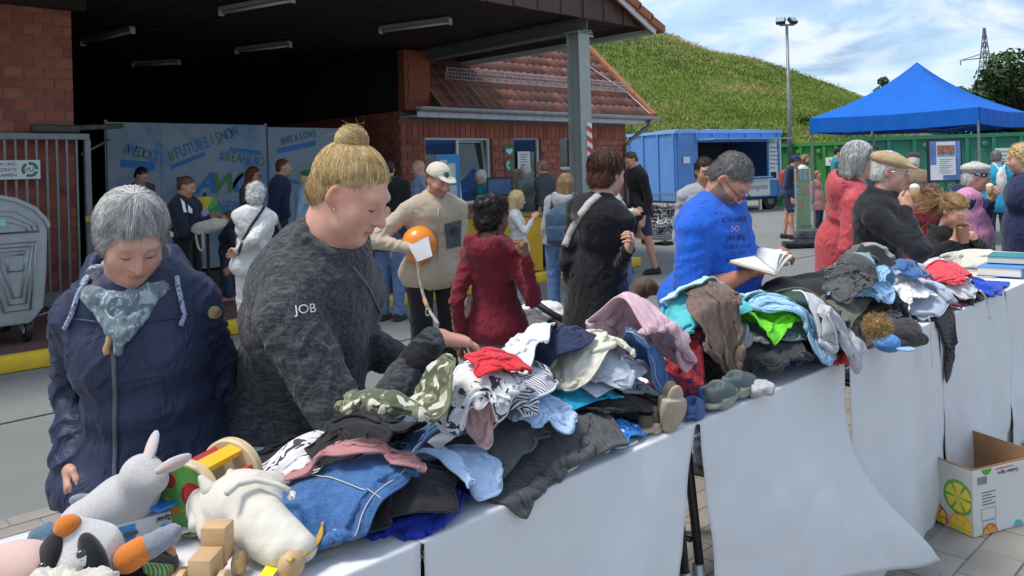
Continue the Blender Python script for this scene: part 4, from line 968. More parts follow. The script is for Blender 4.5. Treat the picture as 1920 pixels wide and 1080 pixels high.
def slerp(u0, u1, t):
    d = np.clip((u0 * u1).sum(-1), -1, 1); o = np.arccos(d)[:, None, None] + 1e-6; t = t[None, :, None]
    return (np.sin((1 - t) * o) * u0[:, None] + np.sin(t * o) * u1[:, None]) / np.sin(o)
def ik(S, W, l1, l2, hint):
    d = W - S; D = min(np.linalg.norm(d), (l1 + l2) * .999); u = unit(d); a = (l1 ** 2 - l2 ** 2 + D ** 2) / (2 * D); h = math.sqrt(max(l1 ** 2 - a ** 2, 0)); p = A3(hint) - u * (A3(hint) @ u); p = unit(p); return S + u * a + p * h, S + u * D
def hand_prims(Wp, d, n, side, s=1.0, curl=.5, spread=.12, thumb=.6, fa=None):
    """palm, four unequal jointed fingers, thumb from the palm's side; fingers close towards n"""
    d, n = unit(d), A3(n); n = unit(n - d * (n @ d)); lat = np.cross(d, n) * side; pr = []          # lat: towards the thumb
    pl = .092 * s
    for k, (x, L, r) in enumerate(((.030, .072, .0092), (.010, .080, .0095), (-.011, .074, .0090), (-.030, .058, .0080))):
        k0 = Wp + d * .01 * s + lat * x * .55 * s; kn = Wp + d * (pl - abs(x - .005) * .25) * s / s * 1.0 + lat * x * s; pr.append((cone(k0, kn, .017 * s, .013 * s), .014 * s)); p = kn; ang = 0.; dirv = unit(d + lat * x * spread * 8)
        for j, (fl, fr_, cv) in enumerate(((.46, 1.0, .9), (.30, .92, 1.15), (.24, .82, .8))):
            ang += curl * cv; dd = dirv * math.cos(ang) + n * math.sin(ang); q = p + dd * L * fl * s; pr.append((cone(p, q, r * fr_ * s, r * fr_ * .92 * s), .003 * s)); p = q
    b = Wp + d * .025 * s + lat * .022 * s; m = b + (d * .55 + lat * .75 + n * .25 * thumb) * .042 * s; q = m + (d * .8 + lat * (.35 - .5 * thumb) + n * .55 * thumb) * .034 * s; e = q + (d * .8 - lat * .3 * thumb + n * .6 * thumb) * .026 * s
    pr += [(cone(b, m, .017 * s, .0125 * s), .012 * s), (cone(m, q, .0115 * s, .0105 * s), .004 * s), (cone(q, e, .0105 * s, .0088 * s), .003 * s)]
    return pr + [(cone(Wp - (fa if fa is not None else d) * .05, Wp + d * .02 * s, .025 * s, .022 * s), .012 * s)]

def fuzz(root, o, n, L, r_, curly, to=None, lf=.006, jit=.25):
    """short hairs over a hair mass, combed down and back"""
    hp = [c for c in root.children if c.name.startswith('hair')]
    if not hp: return
    me = hp[0].data; V = np.zeros(len(me.vertices) * 3); me.vertices.foreach_get('co', V); V = V.reshape(-1, 3); Nn = np.zeros(len(V) * 3); me.vertices.foreach_get('normal', Nn); Nn = Nn.reshape(-1, 3); g = np.random.default_rng(len(V)); i = g.integers(0, len(V), n)
    d = g.normal(0, jit, (n, 3)) + (unit(to - o.HC) * 0 + (to - V[i]) / np.linalg.norm(to - V[i], axis=1)[:, None] * 2 if to is not None else o.Rn @ A3((0, -.5, -.8)) if not curly else g.normal(0, 1, (n, 3))); nv = Nn[i]; d -= nv * (d * nv).sum(1)[:, None]; d /= np.linalg.norm(d, axis=1)[:, None] + 1e-9; t = np.linspace(0, 1, 5)[None, :, None]
    P = V[i][:, None] - nv[:, None] * .002 + d[:, None] * t * L * g.uniform(.6, 1.3, (n, 1, 1)) + nv[:, None] * (lf * np.sin(t * 2.4))
    b = HAIRC.get(o.hc, (.2, .2, .2)); strands('hair_strands', P, r_, [o.hm, hair_mat(o.hc + '_l', sc(b, 1.5)), hair_mat(o.hc + '_d', sc(b, .7))], root, 3)
class Person: pass
def person(label, foot, head, face, H=1.7, g=1.0, belly=0., build='f', sh=None, skin='fair', hair='brown', style='short', hv=None, hp=12, hy=0, ht=0,
           top='', tl='long', hem=.47, fl=.0, legs='', ll='long', shoe='', wr=(None, None), rel=None, collar=.02, hood=None, coat=0., stubble=None, age=0., lidded=True,
           group=None, hips=None, stride=.0, twist=0., loose=.016, bulk=1.0, curl=(.5, .5), hd=(None, None), eb=(None, None), neck=.052, cat='person', folds=1.0, hn=(None, None), skirt=None, armk=1.0, hs=1.0, chin=0., smile=0., voxk=1.0):
    """one standing figure.  foot=(column, depth); head=(column, row, depth) of the middle of the head; face: heading in degrees,
    0 looks at the photographer, 90 to the right, 180 away.  wr: wrists as (column, row, depth) or offsets from the shoulder."""
    o = Person(); o.hc = hair; fp = ground(*foot); fp.z = .12 if (fp.y > 7.5 and fp.x < 9.7) else 0.; vd = Vector((fp.x, fp.y, 0)).normalized(); a = R(face)
    rt = Vector((vd.y, -vd.x, 0)); fw = rt * math.sin(a) - vd * math.cos(a); rz = math.atan2(fw.y, fw.x) - math.pi / 2
    root = thing('person', label, cat, fp, rz, group); inv = (Matrix.Translation(fp) @ Matrix.Rotation(rz, 4, 'Z')).inverted(); o.root, o.inv, o.mw = root, inv, inv.inverted()
    dep = foot[1]; vx_ = max(.0062, dep * .0021) * voxk; s = H / 1.7; W2 = lambda px, py, d: A3(inv @ at_d(px, py, d))
    HC = W2(*head); hs_ = (s ** .55) * hs * .885; o.HC, o.hs = HC, hs_
    Rh = (Matrix.Rotation(R(-hy), 3, 'Z') @ Matrix.Rotation(R(-hp), 3, 'X') @ Matrix.Rotation(R(ht), 3, 'Y')); Rn = np.array(Rh); o.Rn = Rn
    h2 = lambda x, y, z: HC + Rn @ (np.array((x, y, z)) * hs_); o.h2 = h2
    up = A3((0, 0, 1)); bf = A3((0, 1, 0)); PV = A3(((hips or (0, 0))[0], (hips or (0, 0))[1], .515 * H)); NB = h2(0, -.035, -.135) * .5 + (HC + A3((0, -.055, -.165)) * hs_) * .5; o.NB = NB; o.PV = PV
    ctl = PV * .55 + NB * .45 + A3((0, -.02, 0)); ctl[0] = PV[0] * .7 + NB[0] * .3; ctl[1] = PV[1] * .75 + NB[1] * .25
    spine = lambda t: PV * (1 - t) ** 2 + 2 * ctl * t * (1 - t) + NB * t * t
    ax = unit(spine(1.) - spine(.7)); lat = unit(np.cross(bf, ax)) if abs(ax @ bf) < .98 else A3((1, 0, 0)); ct_, st_ = math.cos(twist), math.sin(twist); fwd_c = np.cross(ax, lat); lat = lat * ct_ + fwd_c * st_
    shw = (sh or (.158 if build == 'f' else .182)) * s; SC_ = spine(.90); SR = SC_ + lat * shw - ax * .034 * s; SL = SC_ - lat * shw - ax * .034 * s; o.SR, o.SL = SR, SL
    l1, l2 = .175 * H * armk, .158 * H * armk; arms = []
    for k, (S, sd) in enumerate(((SR, 1), (SL, -1))):
        w = wr[k]
        if w is None: w = S + A3((sd * .05 * s, .04 * s, -.32 * H))
        elif len(w) == 3 and abs(w[1]) > 5: w = W2(*w)
        else: w = S + A3(w) * s
        E, Wp = ik(S, w, l1, l2, eb[k] if eb[k] is not None else (sd * .2, -1, -.1)); arms.append((S, E, Wp, sd))
    o.arms = arms
    # ---- torso garment
    tr = [(.0, .168, .122), (.18, .166, .118), (.38, .148, .110), (.6, .160, .120), (.78, .168, .118), (.9, .135, .095)] if build == 'f' else [(.0, .160, .118), (.18, .158, .118), (.38, .154, .116), (.6, .172, .126), (.78, .185, .126), (.9, .150, .10)]
    tp = []; L = np.linalg.norm(NB - PV)
    for t, rx, ry in tr:
        c = spine(t); axx = unit(spine(min(1, t + .1)) - spine(max(0, t - .1))); lt = unit(np.cross(bf, axx)); q = np.stack([lt, np.cross(axx, lt), axx], 1); bx = belly * math.exp(-((t - .32) / .22) ** 2)
        tp.append((ell(c + q[:, 1] * bx * .55, (rx * .93 * g * s + loose * .8, ry * .95 * g * s + loose * .8 + bx * .5, L * .17), q), .05 * s))
    if build == 'f':
        for sd in (-1, 1): tp.append((ball(spine(.66) + lat * sd * .07 * g * s + fwd_c * .075 * g * s, .062 * s * min(g, 1.3) + loose * .5), .06 * s))
    tp += [(cone(SC_ - lat * shw * .55, SC_ + lat * shw * .55, .06 * s + loose * .6), .05 * s), (cone(SR + ax * .008, SC_ + ax * .055 * s, .047 * s + loose * .45, .05 * s), .04 * s), (cone(SL + ax * .008, SC_ + ax * .055 * s, .047 * s + loose * .45, .05 * s), .04 * s)]
    ar = .95 * (.8 + .2 * g) * bulk; sleeve = []
    for (S, E, Wp, sd) in arms:
        if tl == 'none': continue
        tend = E if tl != 'short' else S + (E - S) * .78
        sleeve.append((cone(S, tend, .052 * s * ar + loose * .6, (.042 if tl != 'short' else .054) * s * ar + loose * .65), .03 * s))
        if tl == 'long': sleeve.append((cone(E, Wp - unit(Wp - E) * .012, .041 * s * ar + loose * .65, .032 * s + loose * .4), .02 * s))
    hemz = hem * H; cuts = []
    if coat > 0:
        tp.append((cone(PV + A3((0, 0, .05)), A3((PV[0], PV[1] - .01, hemz)), .15 * g * s + loose, .15 * g * s + coat), .06))
    elif hem < .5: tp.append((ell(A3((PV[0], PV[1] - .005, .48 * H)), (.172 * g * s + loose + fl, .128 * g * s + loose + fl * .7 + belly * .3, .09 * H)), .05))
    cuts.append(((0, 0, hemz), (0, 0, -1)))
    if collar: 
        for k in range(12):
            th = 2 * math.pi * k / 12; th2 = th + 2 * math.pi / 12; cc = lambda q: NB + lat * math.cos(q) * .064 * s + fwd_c * math.sin(q) * .066 * s + ax * (.0 + .012 * -math.sin(q)) * s
            tp.append((cone(cc(th), cc(th2), collar * .75), .02)); tp.append((cone(cc(th) + ax * collar, cc(th2) + ax * collar, collar * .6), .012))
    subs = []
    if hood:
        hc = NB + fwd_c * -.085 * s + ax * .0; q = np.stack([lat, fwd_c, ax], 1)
        tp += [(ell(hc - ax * .035, (.125 * s * hood, .065 * s * hood, .085 * s * hood), q), .03)]
        for sd in (-1, 1): tp.append((cone(hc + lat * sd * .085 * s + ax * .02, NB + lat * sd * .075 * s + fwd_c * .05 * s - ax * .01, .036 * s * hood, .022 * s), .03))
        subs.append((ell(hc + fwd_c * .035 + ax * .05, (.085 * s, .05 * s, .06 * s), q), .02))
    tp += sleeve; rs = np.random.default_rng(int(head[0] * 7 + head[1]))
    ph = rs.uniform(0, 50, 3)
    def wrinkle(V):
        """creases: sharp-edged warped bands, strongest where the cloth bunches"""
        z = V[:, 2]; wp = np.stack([fbm(V * 6 + ph, 3, 9), fbm(V * 6 + ph + 31, 3, 10)], 1); nz = wp[:, 0]
        cr = lambda x: 1 - np.abs(np.sin(x)) ** .7
        d = -.010 * folds * (np.clip(np.abs(fbm(V * A3((7, 7, 3.2)) + ph + wp[:, :1] * .5, 3, 3)), 0, .35) < .09) * 0
        rg = 1 - np.clip(np.abs(fbm(V * A3((8, 8, 3.6)) + ph + wp[:, 1:] * .35, 3, 3)) * 3.2, 0, 1); d = d + .0042 * folds * rg
        for S, E, Wp, sd in arms:
            for c, axx, w, k in ((E, unit(Wp - S), .11, 1.), (Wp - (Wp - E) * .15, unit(Wp - E), .07, .8), (S - A3((0, 0, .05)), unit(E - S), .10, .8), ((S + E) / 2, unit(E - S), .09, .5), ((Wp + E) / 2, unit(Wp - E), .09, .6)):
                q = V - c; m = np.exp(-(q ** 2).sum(1) / (w * s) ** 2); d += .016 * folds * k * m * (cr(38 * (q @ axx) / s + 4.5 * nz + 2 * wp[:, 1]) - .4)
        m = np.exp(-((z - (hemz + .14 * s)) / (.13 * s)) ** 2); d += .006 * folds * m * (cr(13 * z / s + 3 * nz + 9 * V[:, 0]) - .4)
        dg = V @ unit((.5, .3, .8)); d += .0026 * folds * (cr(17 * dg + 7 * nz) - .4); return d - .004 * folds
    Hf = 1.0
    o.tops = None
    if top:
        lo = np.min([p[0][1] for p in tp], 0); hi = np.max([p[0][2] for p in tp], 0); lo[2] = max(lo[2], hemz - .03); f = Fld(lo, hi, vx_)
        for p, k in tp: f.u(p, k)
        for p, k in subs: f.sub(p, k)
        for p, n in cuts: f.cut(p, n)
        V, F = f.mesh(); V = relax(V, F, 1); V = V + vnorm(V, F) * wrinkle(V)[:, None]; o.top = obj(hn[0] or 'jacket', V, F, top, root, True, world=False)
        o.tops = BVHTree.FromPolygons([tuple(inv.inverted() @ Vector(p)) for p in V], F.tolist())
    # ---- legs
    o.feet = []
    lp = []; sk = []; gl = .8 + .2 * g
    for sd in (1, -1):
        hj = PV + A3((sd * .085 * s * g, 0, -.02 * s)); ft = A3((sd * .095 * s, sd * stride * .5 * s, .075 * s)); kn = (hj + ft) / 2 + A3((sd * .01, .03 * s, .02)); o.feet.append(ft)
        lp += [(cone(hj, kn, .092 * s * gl + .008, .064 * s * gl + .01), .03), (cone(kn, ft + A3((0, 0, -.02)), .062 * s * gl + .012, .046 * s + .014), .02)]; sk += [(cone(kn + A3((0, 0, .1)), kn, .062 * s, .054 * s), .02), (cone(kn, ft, .052 * s, .036 * s), .02), (ell(kn + (ft - kn) * .3 + A3((0, -.018, 0)), (.045 * s, .05 * s, .1 * s)), .03)]
    lp.append((ell(PV + A3((0, 0, -.01)), (.16 * g * s + .008, .125 * g * s + .008, .12 * s)), .05))
    zc = {'long': .055 * s, 'crop': .15 * H, 'short': .30 * H}[ll]
    if legs:
        if skirt: lp = [(cone(PV, A3((PV[0], PV[1], skirt * H)), .15 * s, .2 * s), .05)]; zc = skirt * H
        lo = np.min([p[0][1] for p in lp], 0); hi = np.max([p[0][2] for p in lp], 0); lo[2] = zc - .02; f = Fld(lo, hi, max(vx_, .009))
        for p, k in lp: f.u(p, k)
        f.cut((0, 0, zc), (0, 0, -1)); V, F = f.mesh(); V = relax(V, F, 1); nz = fbm(V * 8 + ph, 2, 4)
        V = V + vnorm(V, F) * (.004 * fbm(V * A3((12, 12, 6)), 3, 2) + .005 * np.exp(-((V[:, 2] - .12 * H) / .12) ** 2) * np.sin(55 * V[:, 2] + 5 * nz) + .004 * np.exp(-((V[:, 2] - .29 * H) / .08) ** 2) * np.sin(60 * V[:, 2] + 5 * nz))[:, None]
        obj(hn[1] or ('trousers' if ll == 'long' else 'shorts'), V, F, legs, root, True, world=False)
    if shoe:
        for ft in o.feet:
            b = A3((ft[0], ft[1], 0)); soft('shoe', [(ell(b + A3((0, .055, .042)) * s, (.043 * s, .12 * s, .042 * s)), .02), (ell(b + A3((0, -.02, .06)) * s, (.04 * s, .06 * s, .055 * s)), .03), (rbox(b + A3((0, .045, .015)) * s, (.045 * s, .135 * s, .015 * s), .01), .006)], max(.009, vx_ * .8), shoe, root, cuts=[((0, 0, .002), (0, 0, -1))])
    # ---- skin: head, hands and whatever the clothes leave bare
    hv_ = max(.0036, dep * .00105) * voxk; E_ = lambda c, r_: ell(h2(*c), A3(r_) * hs_, Rn); C_ = lambda a_, b_, r1, r2: cone(h2(*a_), h2(*b_), r1 * hs_, r2 * hs_); j = .006 * max(0, g - 1) * 4 + chin
    hpz = [(E_((0, -.014, .030), (.076, .097, .092)), .0), (E_((0, .022, -.022), (.067 + j * .4, .072, .086)), .03), (E_((0, .034, -.074), (.052 + j, .050, .042 + j * .3)), .03), (E_((0, .074, -.098), (.020, .016, .016)), .025),
           (E_((.038, .060, -.032), (.026 + j * .3, .024, .028)), .025), (E_((-.038, .060, -.032), (.026 + j * .3, .024, .028)), .025), (C_((-.038, .080, .026), (.038, .080, .026), .012, .012), .022)]
    if j > .008: hpz.append((E_((0, .02, -.105), (.05, .05, .03)), .03))
    hsb = [(E_((sd * .032, .108, .004), (.018, .017, .012)), .018) for sd in (-1, 1)]
    hp2 = [(E_((sd * .032, .078, .001), (.0165, .0145, .0125)), .004) for sd in (-1, 1)] + [(C_((0, .090, .014), (0, .114, -.030), .0075, .0125), .012), (E_((.0125, .100, -.034), (.0095, .011, .0085)), .006), (E_((-.0125, .100, -.034), (.0095, .011, .0085)), .006),
           (E_((0, .0925, -.0585), (.022, .0095, .0058)), .007), (E_((0, .0915, -.0685), (.019, .0095, .0068)), .006)]
    for sd in (-1, 1): hp2 += [(ell(h2(sd * .077, -.006, -.004), A3((.0085, .018, .030)) * hs_, Rn @ np.array(Matrix.Rotation(sd * .45, 3, 'Z') @ Matrix.Rotation(-.2, 3, 'X'))), .008)]
    hp2.append((cone(h2(0, -.020, -.055), NB - ax * .03 * s, neck * s, (neck + .012 * g) * s), .022)); hp2.append((ell(NB - ax * .035 + fwd_c * .02, (.10 * s, .07 * s, .05 * s), np.stack([lat, fwd_c, ax], 1)), .03))
    al = hpz + hp2; f = Fld(np.min([p[0][1] for p in al], 0), np.max([p[0][2] for p in al], 0), hv_)
    for p, k in hpz: f.u(p, k)
    for p, k in hsb: f.sub(p, k)
    for p, k in hp2: f.u(p, k)
    for sd in (-1, 1): f.sub(E_((sd * .087, .003, .001), (.0085, .0115, .020)), .003)
    V, F = f.mesh(); V = relax(V, F, 1); q = (V - HC) @ Rn / hs_
    base = A3(SKINS[skin]); Cc = np.tile(base, (len(V), 1)) * (1 + .09 * fbm(V * 38, 3, 6))[:, None] * (1 + A3((.0, .1, .1)) * fbm(V * 17, 2, 12)[:, None])
    def tint(m, c, k): Cc[:] = Cc * (1 - (m * k)[:, None]) + A3(c) * (m * k)[:, None]
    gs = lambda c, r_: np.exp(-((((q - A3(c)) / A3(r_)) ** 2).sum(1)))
    for sd in (-1, 1): tint(gs((sd * .045, .07, -.03), (.025, .03, .022)), base * A3((1.02, .68, .62)), .55); tint(gs((sd * .08, 0, 0), (.02, .03, .04)), base * A3((1.0, .62, .55)), .5)
    for sd in (-1, 1): tint(gs((sd * .032, .088, .002), (.020, .02, .013)), base * A3((.72, .56, .55)), .45); tint(gs((sd * .011, .108, -.041), (.005, .008, .0035)), base * .2, .8); tint(gs((sd * .036, .07, -.052), (.006, .03, .02)), base * A3((.85, .7, .68)), .35 * (1 + age) * .5)  # facial shading put into the skin colour: eye sockets, nostrils, mouth folds
    tint(gs((0, .115, -.03), (.014, .02, .016)), base * A3((1.0, .66, .6)), .5)
    lip = ((np.abs(q[:, 0]) < .023 - 20 * (q[:, 2] + .063) ** 2) & (q[:, 1] > .075) & (np.abs(q[:, 2] + .0635) < .0105)).astype(float); tint(lip, base * A3((.86, .50, .47)), .6 - .25 * min(age, 1))
    tint(((np.abs(q[:, 0]) < .024) & (q[:, 1] > .078) & (np.abs(q[:, 2] + .0635 - 6 * smile * q[:, 0] ** 2) < .0021)).astype(float), base * .25, .8)
    hc_ = A3(HAIRC[hair])
    if style != 'none' or hs > .9 and dep < 2.5: tint(np.clip((q[:, 2] - .052 - .3 * np.abs(q[:, 0]) * 0 + .25 * np.clip(.07 - q[:, 1], 0, .1) + .012 * fbm(q * 120, 2, 4)) / .03, 0, 1), hc_, .6)
    for sd in (-1, 1):
        bx = q[:, 0] * sd; bz = .0235 + .006 * np.sin((bx - .014) / .042 * math.pi * .75); tint(((bx > .014) & (bx < .054) & (np.abs(q[:, 2] - bz) < .0042) & (q[:, 1] > .05)).astype(float), hc_ * .8 + base * .12, .75)
        e = ((q - A3((sd * .032, .078, .001))) / A3((.0175, .0155, .0135))); inn = ((e ** 2).sum(1) < 1.25) & (q[:, 1] > .083)
        lashz = -.0035 if lidded else .0055; tint((inn & (np.abs(q[:, 2] - lashz) < .0022)).astype(float), (.03, .02, .018), .85)
        op = inn & (q[:, 2] < lashz - .0018) & (q[:, 2] > -.0075); tint(op.astype(float), (.62, .60, .58), .8); tint((op & (np.abs(bx - .032) < .0062)).astype(float), (.035, .03, .028), .95)
    if stubble:
        nn = fbm(q * 260, 2, 8) * .2; m = np.clip(((q[:, 2] < -.028).astype(float) * (q[:, 1] > -.005) * (np.abs(q[:, 0]) > .026) + (q[:, 2] < -.052) * (q[:, 1] > .0) + ((q[:, 2] > -.056) & (q[:, 2] < -.046) & (q[:, 1] > .085) & (np.abs(q[:, 0]) < .03))) * (q[:, 2] > -.125) + 0, 0, 1) * (1 - lip); tint(np.clip(m + m * nn, 0, 1), stubble[0], stubble[1])
    if age:
        V = V + vnorm(V, F) * (-.0016 * age * (np.exp(-((np.abs(q[:, 0]) - .034 - .25 * (-.03 - q[:, 2])) / .004) ** 2) * (q[:, 2] < -.025) * (q[:, 2] > -.075) * (q[:, 1] > .04) + .7 * (np.abs(np.sin(q[:, 2] * 330)) > .93) * (q[:, 2] > .035) * (q[:, 1] > .06)))[:, None] * hs_
    parts = [(V, F)]; cols = [Cc]; o.headV, o.headF = V, F
    def bare(pr, h):
        f = Fld(np.min([p[0][1] for p in pr], 0), np.max([p[0][2] for p in pr], 0), h)
        for p, k in pr: f.u(p, k)
        V, F = f.mesh()
        if len(V) == 0: return
        V = relax(V, F, 1 if h < .006 else 0); parts.append((V, F)); cols.append(np.tile(base * A3((1, .93, .9)), (len(V), 1)) * (1 + .07 * fbm(V * 25, 2, 6))[:, None])
    for k, (S, E, Wp, sd) in enumerate(arms):
        d = unit(Wp - E) if hd[k] is None else (unit(np.array((inv.to_3x3() @ Vector(hd[k][0])))) if hd[k][0] is not None else unit(Wp - E)); n = A3((-sd * .8, .2, -.5)) if hd[k] is None else np.array(inv.to_3x3() @ Vector(hd[k][1]))
        cu = curl[k]; pr = hand_prims(Wp, d, n, sd, hs_ * .98, cu, fa=unit(Wp - E))
        bare(pr, max(.0042, min(.0075, dep * .0011)))
        if tl in ('short', 'none'): bare([(cone(S, E, .055 * s * ar, .047 * s * ar), .02), (cone(E, E + (Wp - E) * .35, .047 * s * ar, .046 * s * ar), .02), (cone(E + (Wp - E) * .35, Wp, .046 * s * ar, .030 * s), .02)], max(.007, vx_ * .8))
    if ll == 'short' or skirt: bare(sk, max(.008, vx_ * .8))
    core = [(cone(NB, PV, .05 * s), .02)]
    for (S, E, Wp, sd) in arms: core += [(cone(NB - ax * .05, S, .03 * s), .02), (cone(S, E, .03 * s), .01), (cone(E, Wp, .026 * s, .022 * s), .01)]
    if ll == 'short' or skirt:
        for sd, ft in zip((1, -1), o.feet): core.append((cone(PV, A3((sd * .09 * s, .01, .30 * H)), .045 * s), .02))
    bare(core, .016)
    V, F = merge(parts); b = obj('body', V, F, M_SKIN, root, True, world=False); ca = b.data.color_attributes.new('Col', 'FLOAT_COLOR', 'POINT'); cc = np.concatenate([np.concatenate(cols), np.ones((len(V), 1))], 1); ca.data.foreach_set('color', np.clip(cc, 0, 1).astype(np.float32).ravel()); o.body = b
    o.bodyb = BVHTree.FromPolygons([tuple(inv.inverted() @ Vector(p)) for p in V], F.tolist())
    # ---- hair
    hm = hair_mat(hair, HAIRC[hair]); hx = max(.0042, dep * .0011); hd_ = lambda V: .003 * fbm(((V - HC) @ Rn) * A3((90, 90, 25)), 2, 5) * hs_; o.hm = hm
    face_cut = (E_((0, .085, -.062), (.062, .09, .118)), .012); ears = [(E_((sd * .092, .012, -.03), (.026, .034, .055)), .01) for sd in (-1, 1)]
    if style == 'short': soft('hair', [(E_((0, -.020, .036), (.081, .099, .093)), 0), (E_((0, -.055, -.03), (.066, .055, .06)), .03)], hx, hm, root, 1, hd_, [face_cut, (E_((0, .09, .0), (.07, .055, .07)), .012)] + ears, [(h2(0, 0, -.065), -Rn[:, 2])])
    elif style == 'full': soft('hair', [(E_((0, -.018, .040), (.087, .103, .096)), 0), (E_((0, -.05, -.03), (.078, .064, .07)), .03)], hx, hm, root, 1, lambda V: 1.6 * hd_(V), [face_cut, (E_((0, .095, -.01), (.066, .055, .068)), .012)] + ears[:0], [(h2(0, 0, -.085), -Rn[:, 2])])
    elif style == 'curly': soft('hair', [(E_((0, -.018, .040), (.090, .106, .098)), 0), (E_((0, -.05, -.04), (.086, .072, .07)), .03)], hx, hm, root, 0, lambda V: .009 * fbm(V * 55, 2, 3), [face_cut, (E_((0, .095, -.01), (.066, .055, .068)), .012)], [(h2(0, 0, -.1), -Rn[:, 2])])
    elif style in ('long', 'longfront'):
        dn = A3((0, 0, -1)); bk = h2(0, -.07, 0); pr = [(E_((0, -.018, .038), (.085, .102, .095)), 0)]
        ln = hv or .28
        for x in (-.05, 0, .05): pr.append((cone(h2(x, -.062, .0), h2(x * 1.2, -.085, -.06) + dn * ln * .75, .05 * hs_, .034 * hs_), .03))
        for sd in (-1, 1): pr.append((cone(h2(sd * .07, -.02, .02), h2(sd * .072, -.02, -.07) + dn * ln * .35, .028 * hs_, .020 * hs_), .03))
        soft('hair', pr, hx, hm, root, 1, lambda V: .006 * fbm(V * A3((60, 60, 6)), 3, 5), [face_cut, (E_((0, .095, -.01), (.066, .055, .068)), .012)])
    elif style == 'pony':
        soft('hair', [(E_((0, -.016, .034), (.080, .100, .093)), 0), (E_((0, -.05, -.02), (.068, .060, .06)), .03), (E_((0, -.115, .035), (.03, .03, .03)), .02), (cone(h2(0, -.12, .03), h2(0, -.15, -.03) + A3((0, 0, -(hv or .12))), .030 * hs_, .022 * hs_), .02)], hx, hm, root, 1, lambda V: .005 * fbm(V * A3((70, 70, 18)), 3, 5), [face_cut, (E_((0, .092, .0), (.066, .055, .070)), .012)] + ears)
    elif style == 'bun':
        soft('hair', [(E_((0, -.016, .034), (.080, .100, .093)), 0), (E_((0, -.05, -.02), (.068, .060, .06)), .03), (E_((0, -.112, .055), (.038, .036, .036)), .008)], hx, hm, root, 1, hd_, [face_cut, (E_((0, .092, .0), (.066, .055, .070)), .012)] + ears)
    elif style == 'fringe': soft('hair', [(E_((0, -.030, .012), (.081, .094, .07)), 0), (E_((0, -.05, -.03), (.07, .06, .05)), .03)], hx, hm, root, 1, hd_, [(E_((0, .02, .09), (.09, .11, .07)), .01), face_cut] + ears)
    if dep < 7.2 and style not in ('none',): fuzz(root, o, 2600 if dep < 5 else 1300, .016 if style in ('short', 'fringe') else .03, .0009 if dep < 5 else .0014, style == 'curly')
    return o
def stick(bvh, name, quad, m, parent, nu=8, nv=8, off=.004, round_=False):
    """a patch lying on a surface: four photo points, laid down where the sight lines meet the cloth"""
    V, F, ok = [], [], {}
    for i in range(nu + 1):
        for j in range(nv + 1):
            u, v = i / nu, j / nv; a = Vector(quad[0]).lerp(Vector(quad[1]), u); b = Vector(quad[3]).lerp(Vector(quad[2]), u); p = a.lerp(b, v)
            if round_:
                c = (Vector(quad[0]) + Vector(quad[2])) / 2; uu, vv = 2 * u - 1, 2 * v - 1; k = max(abs(uu), abs(vv)) / max(1e-6, math.hypot(uu, vv)); p = c + (p - c) * k
            h = bvh.ray_cast(EYE, ray(p.x, p.y).normalized(), 60)
            if h[0] is not None: n = h[1] if h[1].dot(EYE - h[0]) > 0 else -h[1]; ok[(i, j)] = len(V); V.append(h[0] + n * off)
    for i in range(nu):
        for j in range(nv):
            q = [ok.get(k) for k in ((i, j), (i + 1, j), (i + 1, j + 1), (i, j + 1))]
            if None not in q: F.append(q)
    return obj(name, V, F, m, parent, True) if F else None
def stick_line(bvh, name, pts, r, m, parent, n=6, off=0., sub=6):
    P = []; pts = [Vector(p) for p in pts]
    for a, b in zip(pts, pts[1:]):
        for k in range(sub): P.append(a.lerp(b, k / sub))
    P.append(pts[-1]); out = []
    for p in P:
        h = bvh.ray_cast(EYE, ray(p.x, p.y).normalized(), 60)
        if h[0] is not None: nn = h[1] if h[1].dot(EYE - h[0]) > 0 else -h[1]; out.append(h[0] + nn * (r * .4 + off))
    return MB().tube(out, r, n).build(name, m, parent, True) if len(out) > 1 else None
def stick_band(bvh, name, pts, w, m, parent, off=.006, sub=5):
    """flat strap lying on the cloth"""
    P = [Vector(p) for p in pts]; Q = [a.lerp(b, k / sub) for a, b in zip(P, P[1:]) for k in range(sub)] + [P[-1]]; V = []; F = []
    for i, p in enumerate(Q):
        t = (Q[min(i + 1, len(Q) - 1)] - Q[max(i - 1, 0)]).normalized(); n2 = Vector((-t.y, t.x)) * w / 2; row = []
        for q in (p - n2, p, p + n2):
            h = bvh.ray_cast(EYE, ray(q.x, q.y).normalized(), 60)
            if h[0] is None: break
            n = h[1] if h[1].dot(EYE - h[0]) > 0 else -h[1]; row.append(h[0] + n * off)
        if len(row) == 3: V += row
    for i in range(len(V) // 3 - 1): F += [(3 * i, 3 * i + 1, 3 * i + 4, 3 * i + 3), (3 * i + 1, 3 * i + 2, 3 * i + 5, 3 * i + 4)]
    o = obj(name, V, F, m, parent, True); o.modifiers.new('thickness', 'SOLIDIFY').thickness = .004; return o
def stick_text(bvh, s, px, py, size, m, parent, rot=0., sx=1., bold=0., off=.003, name='lettering', shear=0.):
    v, f = text_mesh(s, size, bold, 0, 'CENTER', shear); V = []; bad = set(); c, sn = math.cos(rot), math.sin(rot)
    for i, p in enumerate(v):
        x, y = p.x * sx, p.y; h = bvh.ray_cast(EYE, ray(px + x * c - y * sn, py - (x * sn + y * c)).normalized(), 60)
        if h[0] is None: bad.add(i); V.append(Vector()); continue
        n = h[1] if h[1].dot(EYE - h[0]) > 0 else -h[1]; V.append(h[0] + n * off)
    F = [q for q in f if not bad & set(q)]
    return obj(name, V, F, m, parent) if F else None
